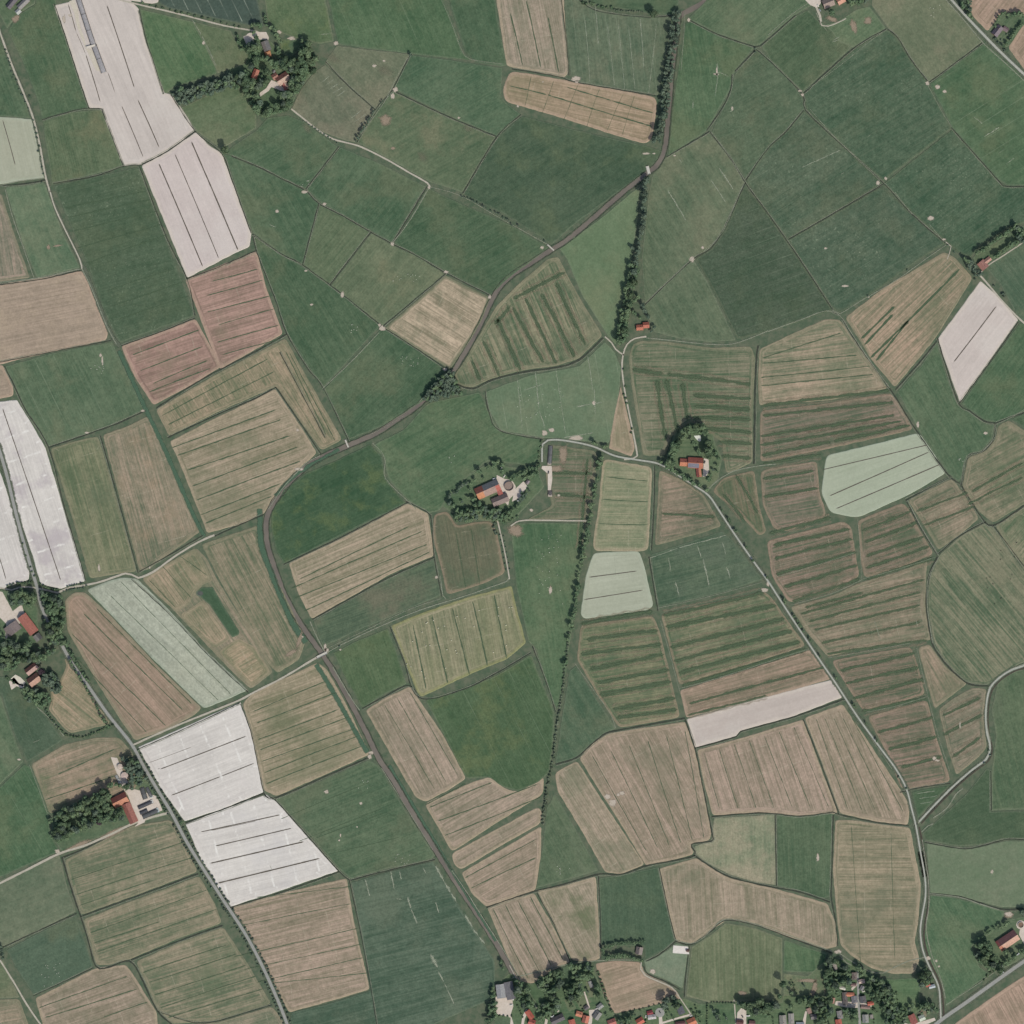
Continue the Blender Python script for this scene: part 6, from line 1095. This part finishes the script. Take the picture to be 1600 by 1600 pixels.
row([(100,1000),(112,1022),(126,1045),(140,1066)], 5.6, 2.6, 3.8, 'g', 'tree crowding the asphalt road below the western farm', g, 1); row([(108,1028),(124,1055),(140,1082),(152,1105),(164,1125),(172,1135)], 6.5, 2, 3.4, 'g', 'tree crowding the asphalt road below the western farm', g, 1)
g = 'hedge along the lane at the white fields'
row([(100,918),(115,914),(130,911)], 4.2, 1.8, 2.6, 'b', 'shrub in the clipped hedge along the lane under the white field', g, .6, fn=S); row([(95,926),(110,922),(128,918),(138,914)], 4.2, 1.8, 2.6, 'b', 'shrub in the clipped hedge along the lane under the white field', g, .6, fn=S)
row([(60,910),(66,914),(78,920),(90,922)], 4, 1.8, 2.8, 'g', 'shrub in the clipped hedge along the lane under the white field', g, .6, fn=S); row([(8,918),(16,914),(30,911),(44,910),(50,908)], 4.2, 2, 3, 'g', 'shrub in the clipped hedge along the lane under the white field', g, .8, fn=S)
for x, y in [(48,886),(54,900),(50,893),(40,868),(36,850)]: S(x, y, 2, 'g', 'bush on the verge of the asphalt road between the white fields', 'bushes between the white fields')
# asphalt road southwards
g = 'small roadside trees along the asphalt road'
lab = 'small roadside tree in the double row along the asphalt road'
for side in (-1, 1):
    q = resample(R_MAIN[13:], 1.0); acc = 0
    for i in range(1, len(q)-1):
        acc += math.dist(q[i], q[i-1])
        if acc > 6.2:
            acc = tr_rg.uniform(-1.5, 1.5); dx, dy = q[i+1][0]-q[i-1][0], q[i+1][1]-q[i-1][1]; L = math.hypot(dx, dy)
            if side > 0 and q[i][1] < 1190 or tr_rg.random() < .1: continue
            o = side*tr_rg.uniform(4.8, 6.2); S(q[i][0]-dy/L*o, q[i][1]+dx/L*o, tr_rg.uniform(1.8, 2.9), 'b', lab, g)
g = 'small trees along the lane in the top left'
for x, y in [(9,78),(11,84),(13,92),(15,98),(16,103),(18,112),(22,118),(20,122),(26,126),(28,133),(30,140),(34,148),(36,150),(40,160),(45,170),(46,150),(52,188),(55,200),(57,208),(58,216),(62,228),(60,236),(64,246),(66,262),(68,272),(66,285)]: S(x, y, tr_rg.uniform(1.6, 2.4), 'b', 'small dark tree along the pale lane near the left edge', g)
# south-western farm
g = 'trees of the south western farm'
grove([(78,1282),(92,1268),(112,1258),(130,1248),(150,1240),(160,1234),(168,1228),(178,1232),(170,1246),(168,1262),(186,1262),(196,1266),(194,1276),(176,1284),(150,1284),(136,1292),(116,1302),(96,1316),(84,1312),(80,1298)], 7.6, 4.4, 6.2, 'g', 'tree of the long grove west of the orange barn', g+', grove', ([(106,1278),(130,1270),(140,1276),(122,1286),(108,1286)], [(98,1296),(116,1290),(112,1300)]), dens=.93)
row([(166,1230),(176,1226),(188,1226),(196,1230)], 6, 4, 5, 'g', 'tree in the row shading the north wall of the orange barn', g+', barn row', .8)
T(157,1282,6,'p','purple leaved tree in the south of the long grove','purple tree of the long grove')
grove([(190,1184),(200,1180),(214,1186),(222,1200),(230,1214),(228,1222),(214,1230),(202,1234),(197,1222),(203,1212),(198,1202),(194,1192)], 7, 4.2, 5.4, 'b', 'tree of the dark clump between the round tanks and the road', g+', tank clump')
row([(238,1232),(246,1246),(254,1258),(258,1268)], 5, 1.8, 2.6, 'g', 'shrub beside the road at the dark clamps', 'shrubs by the clamps', .8, fn=S)
for x, y in [(4,1484),(6,1490),(2,1478),(5,1496)]: T(x, y, 3.2, 'b', 'tree of the small clump at the left edge above the red brown track', 'small clump at the left edge')
T(284,1284,3.6,'g','dark bush at the corner where the white fields meet the road','corner bush'); 
# right edge
g = 'trees of the double row by the pink house'
row([(1522,400),(1528,393),(1540,388),(1552,378),(1562,370),(1574,362),(1584,356)], 5.8, 3.6, 4.8, 'g', 'tree in the northern row beside the pink house at the right edge', g+', north', 1); row([(1548,404),(1558,398),(1568,392),(1580,384),(1596,372)], 6, 3.8, 5, 'g', 'tree in the southern row beside the pink house at the right edge', g+', south', 1.2)
grove([(1584,352),(1592,356),(1600,362),(1604,378),(1594,378),(1588,368)], 6, 3.6, 4.8, 'g', 'tree of the clump where the double row meets the right edge', g+', clump'); grove([(1504,406),(1512,402),(1522,412),(1530,422),(1536,428),(1524,432),(1514,422)], 5.6, 3, 4.4, 'b', 'low tree west of the pink house at the right edge', g+', west')
for x, y, r in [(1553,447,2.2),(1567,459,4),(1569,462,3),(1523,436,2.4),(1481,383,1.8),(1491,394,2),(1418,422,1.8),(1356,462,2)]: S(x, y, r, 'b', 'lone bush beside the pale track near the right edge', 'lone bushes near the right edge')
g = 'hedge around the purple grey house'
row([(1552,46),(1558,34),(1564,22),(1572,22),(1576,30)], 5, 2.4, 3.4, 'g', 'leafy tree hedging the plot of the purple grey house', g, .8, fn=T); row([(1578,30),(1586,22),(1594,24),(1600,30)], 5, 3, 4, 'g', 'leafy tree hedging the plot of the purple grey house', g, .8); row([(1598,34),(1590,46),(1582,56),(1574,66),(1566,76)], 4.6, 2.4, 3.2, 'g', 'leafy tree hedging the plot of the purple grey house', g, .8)
row([(1500,4),(1506,12),(1512,20),(1518,28)], 5, 3, 4.4, 'g', 'tree between the north eastern road and the top edge field', 'trees beside the north eastern road', 2); grove([(1502,-4),(1516,2),(1518,20),(1508,14)], 5, 2.6, 3.8, 'b', 'tree between the north eastern road and the top edge field', 'trees beside the north eastern road')
for x, y, r in [(1569,78,3.6),(1555,60,3.4),(1559,66,2.6),(1564,62,2.2),(1573,54,2),(1577,52,2)]: S(x, y, r, 'b', 'garden shrub in front of the purple grey house', 'garden shrubs at the purple grey house')
T(1298,21,6,'g','round tree inside the loop of the gravel drive at the top edge','tree in the drive loop'); grove([(1320,4),(1344,-6),(1358,2),(1340,10),(1326,12)], 6, 3.4, 4.6, 'g', 'tree beside the orange house at the top edge', 'trees beside the orange house at the top')
# lower right farm
g = 'trees of the lower right farm'
grove([(1519,1476),(1528,1468),(1540,1470),(1548,1482),(1556,1496),(1566,1508),(1560,1516),(1545,1514),(1532,1506),(1522,1488)], 7, 4.2, 6, 'g', 'tree of the garden wood west of the lower right farmhouse', g+', wood', dens=.92)
row([(1532,1466),(1540,1458),(1552,1452),(1564,1448),(1574,1440)], 6, 2.8, 4.2, 'g', 'tree in the broken hedge north west of the lower right farmhouse', g+', hedge', 1.2); row([(1568,1508),(1578,1498),(1590,1488),(1604,1480)], 6.6, 4.2, 5.4, 'g', 'tall tree in the row south of the lower right farmhouse', g+', row', 1.4)
T(1569,1486,5.4,'g','round tree touching the south wall of the lower right farmhouse','house tree of the lower right farm'); row([(1572,1500),(1556,1514),(1545,1522),(1536,1532)], 7, 2, 3, 'g', 'shrub between the lower right farm and the road', 'shrubs by the lower right road', 1, fn=S); grove([(1592,1424),(1604,1420),(1606,1434),(1596,1432)], 5, 3, 4, 'b', 'tree at the right edge north of the round tank', g+', north')
# hedged plot above the village
g = 'trees of the hedged plot above the village'
row([(940,1480),(955,1476),(970,1474),(985,1473),(1000,1472),(1008,1470)], 4.6, 2, 3.2, 'g', 'small tree in the north hedge of the narrow plot above the village', g+', north', .8); row([(942,1496),(955,1494),(968,1492),(980,1493),(990,1497),(1004,1500)], 5.4, 3, 4.4, 'g', 'tree in the south hedge of the narrow plot above the village', g+', south', .8); row([(940,1480),(944,1490)], 4, 3, 4, 'g', 'tree at the west end of the narrow plot above the village', g+', west', 1)
# village
VG_ = 'village trees, '
for poly, lb in [([(1150,1562),(1162,1560),(1172,1566),(1182,1560),(1200,1562),(1217,1560),(1219,1572),(1208,1584),(1184,1588),(1168,1578),(1154,1570)], 'grove south of the striped olive field'), ([(1243,1558),(1262,1555),(1290,1554),(1300,1560),(1300,1576),(1290,1590),(1262,1574),(1250,1568)], 'grove east of the two beige grey houses'),
 ([(1288,1500),(1304,1496),(1325,1508),(1330,1520),(1326,1532),(1314,1548),(1294,1552),(1287,1530)], 'grove around the narrow whitish house'), ([(1352,1524),(1384,1526),(1392,1545),(1400,1556),(1402,1572),(1421,1576),(1418,1594),(1380,1602),(1376,1570),(1366,1560),(1356,1550)], 'wood between the lane and the walled meadow'),
 ([(1432,1526),(1446,1512),(1456,1522),(1448,1534),(1436,1540)], 'clump around the little red and blue house'), ([(1428,1575),(1438,1566),(1464,1562),(1464,1580),(1448,1580)], 'clump west of the road junction'),
 ([(1276,1578),(1290,1590),(1300,1602),(1276,1602)], 'clump at the bottom edge west of the red house'), ([(1318,1576),(1338,1576),(1338,1594),(1320,1594)], 'clump between the grey house and the lane'), ([(1336,1508),(1346,1506),(1352,1520),(1344,1526)], 'clump at the head of the lane'),
 ([(842,1528),(868,1514),(880,1518),(872,1550),(858,1560),(852,1546),(840,1540)], 'garden wood under the striped stubble'), ([(890,1506),(926,1504),(929,1525),(937,1552),(942,1563),(930,1556),(921,1532),(910,1530),(910,1550),(898,1540),(892,1520)], 'wood along the village allotments'),
 ([(883,1548),(898,1540),(910,1552),(904,1561),(892,1558)], 'dark clump in the middle of the gardens'), ([(839,1573),(856,1564),(874,1560),(878,1567),(858,1590),(840,1597)], 'clump between the bright red house and the long dark one'), ([(804,1526),(822,1540),(834,1560),(836,1574),(816,1572),(806,1560),(803,1545)], 'belt east of the big grey halls'),
 ([(980,1590),(992,1584),(986,1604),(970,1604),(968,1592)], 'clump west of the orange red house'), ([(1030,1560),(1060,1556),(1072,1566),(1050,1572),(1036,1572)], 'strip under the brown field corner'), ([(762,1560),(770,1540),(777,1550),(775,1590),(760,1604)], 'strip west of the big grey halls')]:
    big = (poly[2][0]-poly[0][0] > 18) or 'wood' in lb
    grove(poly, 7.4 if big else 6.2, 4.0 if big else 3.2, 6 if big else 4.8, 'g', 'village tree of the '+lb, VG_+lb, dens=.9)
for x, y, r, lb in [(1222,1535,6.6,'tall lone tree with a long dark shadow at the corner of the olive field'),(1217,1555,5,'round tree at the edge of the olive field south of the tall lone one'),(1236,1550,4.2,'tree between the brown strip and the meadow corner'),(1234,1571,5.4,'round tree in the garden north of the beige grey houses'),(1236,1539,2.6,'small tree at the north end of the garden row'),
 (1425,1570,5,'round tree at the south tip of the walled meadow'),(1455,1530,4,'round tree beside the canal road north of the little house'),(905,1555,3.8,'dark spreading tree on the allotment lawn'),(888,1563,3.2,'dark small conifer on the long lawn'),(783,1502,4,'feathery tree at the end of the canal'),(786,1512,3.6,'tree by the pale landing at the end of the canal'),(1250,1510,.1,'')]:
    if r > 1: T(x, y, r, 'g', lb, None)
for t in range(9): S(1112+t*4.5, 1566+t*.15, 2, 'g', 'shrub of the dark hedge around the overgrown garden', 'hedge of the overgrown garden')
for t in range(9): S(1105+tr_rg.uniform(-.5,.5), 1568+t*4, 2, 'g', 'shrub of the dark hedge around the overgrown garden', 'hedge of the overgrown garden'); 
row([(932,1512),(940,1535),(948,1560),(958,1582),(964,1596)], 6, 2.2, 3.4, 'g', 'shrub in the hedge west of the brown village field', 'hedge west of the brown village field', 1, fn=S); row([(965,1586),(985,1580),(1010,1574),(1030,1568)], 7, 1.6, 2.4, 'g', 'shrub in the hedge behind the village houses', 'hedge behind the village houses', 1, fn=S)
row([(1112,1574),(1118,1586),(1126,1598)], 6, 3, 4.4, 'b', 'low tree of the overgrown village garden', 'trees of the overgrown garden', 4)
row([(850,1565),(862,1585)], 7, 2, 3, 'g', 'small garden bush in the village', 'garden bushes', 3, fn=S); row([(1076,1572),(1084,1582),(1090,1592)], 6, 2, 3, 'g', 'bush east of the gravel path in the village', 'bushes east of the gravel path', 1, fn=S); row([(776,1586),(790,1588),(800,1588)], 5, 1.6, 2.2, 'g', 'small garden bush in the village', 'garden bushes', .6, fn=S)
row([(1430,1526),(1438,1520),(1446,1514)], 4, 2, 3, 'g', 'bush by the canal road bend', 'bushes by the canal road bend', 1, fn=S)
for x, y in [(1547,1180),(1538,1192),(1545,1172),(1416,1232),(1404,1214),(1180,76),(1180,82),(531,1010)]: S(x, y, 2.2, 'b', 'lone dark bush where ditches or roads meet', 'lone bushes at the crossings')
g = 'garden hedges of the village'
for pts in ([(842,1530),(852,1556),(860,1578)], [(866,1512),(880,1545),(892,1575)], [(902,1562),(914,1584)], [(1038,1568),(1044,1596)], [(1084,1566),(1094,1600)], [(1206,1586),(1208,1602)], [(1230,1574),(1231,1586)], [(1300,1550),(1301,1570)], [(1362,1556),(1366,1600)], [(806,1566),(818,1590)], [(1014,1574),(1008,1600)], [(1246,1556),(1236,1530)], [(1372,1530),(1374,1560)], [(1400,1546),(1404,1576)]):
    row(pts, 4.2, 1.4, 2.2, 'g', 'low shrub in one of the garden hedges of the village', g, .8, fn=S)
for x, y, r in [(818,1556,3),(848,1545,2.6),(872,1548,3),(895,1572,2.4),(918,1548,3),(1046,1580,2.6),(1060,1566,3),(1095,1585,3),(1124,1584,4),(1134,1590,3),(1214,1570,3.4),(1256,1540,2.6),(1310,1556,3),(1326,1536,3),(1370,1546,3.4),(1368,1580,3),(1440,1582,3),(948,1586,2.6),(992,1586,3),(1052,1590,2.4),(732,778,3.2),(722,784,2.8),(746,770,3),(756,748,2.8),(815,770,3),(808,790,3.4),(1110,742,3),(1114,734,2.6),(60,1035,3.6),(80,1004,4),(74,1012,3.4)]:
    T(x, y, r, 'g' if (x+y) % 3 else 'b', 'small single garden tree standing apart near houses', 'single garden trees')
# ---- build them: the 300 largest trees and shrubs one by one, the small remainder as one mass
def tell_apart(lst):
    # a shared label gets the quarter of its stand, and a place in the file where the stand is short
    by = {}
    for t in lst: by.setdefault(t[4], []).append(t)
    for lb, ts in by.items():
        if len(ts) < 2: continue
        cx = sum(t[0] for t in ts)/len(ts); cy = sum(t[1] for t in ts)/len(ts)
        sx = max(t[0] for t in ts)-min(t[0] for t in ts); sy = max(t[1] for t in ts)-min(t[1] for t in ts)
        def relabel(t, new, gr):
            lst[lst.index(t)] = t[:4]+(new, gr)+t[6:]
        room = 16-len(lb.split())
        if len(ts) <= 12 and room >= 4:
            ax = 1 if sy >= sx else 0; ts = sorted(ts, key=lambda t: t[ax])
            for i, t in enumerate(ts):
                o = ('first', 'second', 'third', 'fourth', 'fifth', 'sixth', 'seventh', 'eighth', 'ninth', 'tenth', 'eleventh', 'last')[i if i < len(ts)-1 else 11]
                relabel(t, lb+', '+o+' from the '+('north' if ax else 'west'), t[5])
        elif room >= 3:
            for t in ts:
                q = (('north' if t[1] < cy else 'south') if sx < sy*.35 else ('west' if t[0] < cx else 'east') if sy < sx*.35 else ('north ' if t[1] < cy else 'south ')+('west' if t[0] < cx else 'east'))
                relabel(t, lb+', '+q+' part', (t[5] or lb)+', '+q)
def build_trees():
    tell_apart(trees); tell_apart(shrubs)
    trees.sort(key=lambda t: -t[2]); rg = random.Random(4)
    for (x, y, r, k, lb, gr, h) in trees[:300]:
        e = bpy.data.objects.new('tree', None); COL.objects.link(e); hh = 2.4+r*.85
        e.location = W((x, y), .4+hh); e.rotation_euler = (0, 0, rg.uniform(0, 6.28)); q = r*1.02; e.scale = (q, q, q*rg.uniform(.95, 1.25)); tag(e, lb, 'tree', gr)
        e.location.z = .4; 
        for nm, me in (('crown', rg.choice(CROWNS[k])), ('trunk', TR)):
            o = bpy.data.objects.new(nm, me); COL.objects.link(o); o.parent = e; o.location = (0, 0, hh/q if nm == 'crown' else hh/q+.2)
            if nm == 'trunk': o.scale = (1, 1, (hh/q+.6)/1.4)
    shrubs.sort(key=lambda t: -t[2])
    for (x, y, r, k, lb, gr) in shrubs[:300]:
        o = bpy.data.objects.new('shrub', rg.choice(SHR[k])); COL.objects.link(o); o.location = W((x, y), .45-r*.3); o.rotation_euler = (0, 0, rg.uniform(0, 6.28)); o.scale = (r, r, r*rg.uniform(1.0, 1.4)); tag(o, lb, 'shrub', gr)
    for lst, nm, data in ((trees[300:], 'small_trees', CROWNS), (shrubs[300:], 'small_shrubs', SHR)):
        if not lst: continue
        bank = [crown_data(i*5+3, 90 if nm == 'small_trees' else 50, True, .3) for i in range(4)]
        for k in 'gbhp':
            V_ = []; Fc = []
            for t in lst:
                if t[3] != k: continue
                vs, fs = bank[rg.randrange(4)]; x, y, r = t[:3]; a = rg.uniform(0, 6.28); c, s = math.cos(a), math.sin(a); b = len(V_); hh = 1.5+r*.5 if nm == 'small_trees' else -r*.3
                zz = rg.uniform(.9, 1.3)
                V_ += [(x-800+(p[0]*c-p[1]*s)*r, 800-y+(p[0]*s+p[1]*c)*r, .45+hh+p[2]*r*zz) for p in vs]; Fc += [tuple(b+i for i in f) for f in fs]
            if V_: tag(mesh(nm, V_, Fc, [LEAF[k]]), kind='stuff')
build_trees(); print('TREES', len(trees), 'SHRUBS', len(shrubs))
# ------------------------------------------------------------------ grazing animals and bales
def sheep_data():
    vs = []; fs = []
    def ell(cx, cz, rx, ry, rz, n=8):
        b = len(vs); vs.append((cx-rx, 0, cz))
        for t in (-.6, .1, .7):
            q = math.sqrt(1-t*t); vs.extend((cx+rx*t, ry*q*math.cos(2*math.pi*i/n), cz+rz*q*math.sin(2*math.pi*i/n)) for i in range(n))
        vs.append((cx+rx, 0, cz))
        for i in range(n):
            j = (i+1)%n; fs.append((b, b+1+i, b+1+j)); fs.append((b+1+i, b+1+n+i, b+1+n+j, b+1+j)); fs.append((b+1+n+i, b+1+2*n+i, b+1+2*n+j, b+1+n+j)); fs.append((b+1+2*n+i, b+1+3*n, b+1+2*n+j))
    ell(0, .72, .62, .34, .34); ell(.72, .86, .2, .12, .15)
    for x in (-.38, .38):
        for y in (-.17, .17): box(vs, fs, x-.05, x+.05, y-.05, y+.05, 0, .5)
    return vs, fs
SHP = mk('sheep', *sheep_data(), plainmat('wool', (226,226,212), (214,212,198), 3), True)
COW = mk('cow', *sheep_data(), plainmat('dark_hide', (60,56,54), (74,68,64), 1), True)
def herd(x0, y0, x1, y1, n, lb, gr, me=SHP, nm='sheep', sc=1.0):
    rg = random.Random(x0+y0)
    for i in range(n):
        o = bpy.data.objects.new(nm, me); COL.objects.link(o); o.location = W((rg.uniform(x0, x1), rg.uniform(y0, y1)), .5); o.rotation_euler = (0, 0, rg.uniform(0, 6.28)); q = sc*rg.uniform(.85, 1.15); o.scale = (q, q, q); tag(o, lb, nm, gr)
for a in [(548,505,562,522,9,'white sheep grazing west of the pale gateway in the middle pasture','west pasture flock'),(622,556,656,572,14,'white sheep in the pasture north of the canal bend','canal pasture flock'),(604,426,658,440,12,'white sheep in the olive pasture beside the brown square field','olive pasture flock'),(471,282,484,294,7,'white sheep beside the small muddy ditch end','ditch end flock'),
 (142,568,166,584,12,'white sheep in the tramlined green field at the left','left field flock'),(838,832,880,945,32,'white sheep in the long pasture west of the tree line','long pasture flock'),(806,600,880,655,24,'white sheep in the light green pasture with crossing paths','crossing paths flock'),(1489,716,1506,724,6,'white sheep at the south tip of the eastern pasture','eastern pasture flock'),
 (870,1352,890,1370,9,'white sheep in the triangular pasture','triangular pasture flock'),(612,1334,644,1350,10,'white sheep near the south hedge of the lower pasture','lower pasture flock'),(56,1500,98,1548,18,'white sheep in the dark pasture at the lower left','lower left flock'),(1440,8,1470,30,8,'white sheep in the olive pasture near the north eastern road','north eastern flock'),(556,1215,580,1232,6,'white sheep north in the lower pasture','lower pasture northern flock'),(700,712,712,730,4,'white sheep on the pasture west of the central farm','farm pasture flock')]: herd(*a)
herd(1525, 842, 1595, 955, 13, 'dark cow on the big rounded olive field', 'dark cattle on the rounded field', COW, 'cow', 1.5)
bv = []; bf = []
n = 10
for x in (-.6, .6): bv += [(x, .62*math.cos(2*math.pi*i/n), .62+.62*math.sin(2*math.pi*i/n)) for i in range(n)]
bf = [(i, (i+1)%n, n+(i+1)%n, n+i) for i in range(n)]+[tuple(range(n))[::-1], tuple(range(n, 2*n))]
BAL = mk('round_bale', bv, bf, plainmat('bale_wrap', (214,212,190), (198,194,168), 2)); rg = random.Random(8)
for i in range(30):
    t = rg.random(); x = 625+t*175; y = rg.uniform(985-t*55, 1075-t*55); o = bpy.data.objects.new('round_bale', BAL); COL.objects.link(o); o.location = W((x, y), .5); o.rotation_euler = (0, 0, rg.uniform(0, 3)); o.scale = (1.2,)*3; tag(o, 'pale round bale lying on the yellowish striped meadow', 'bale', 'bales on the yellowish striped meadow')
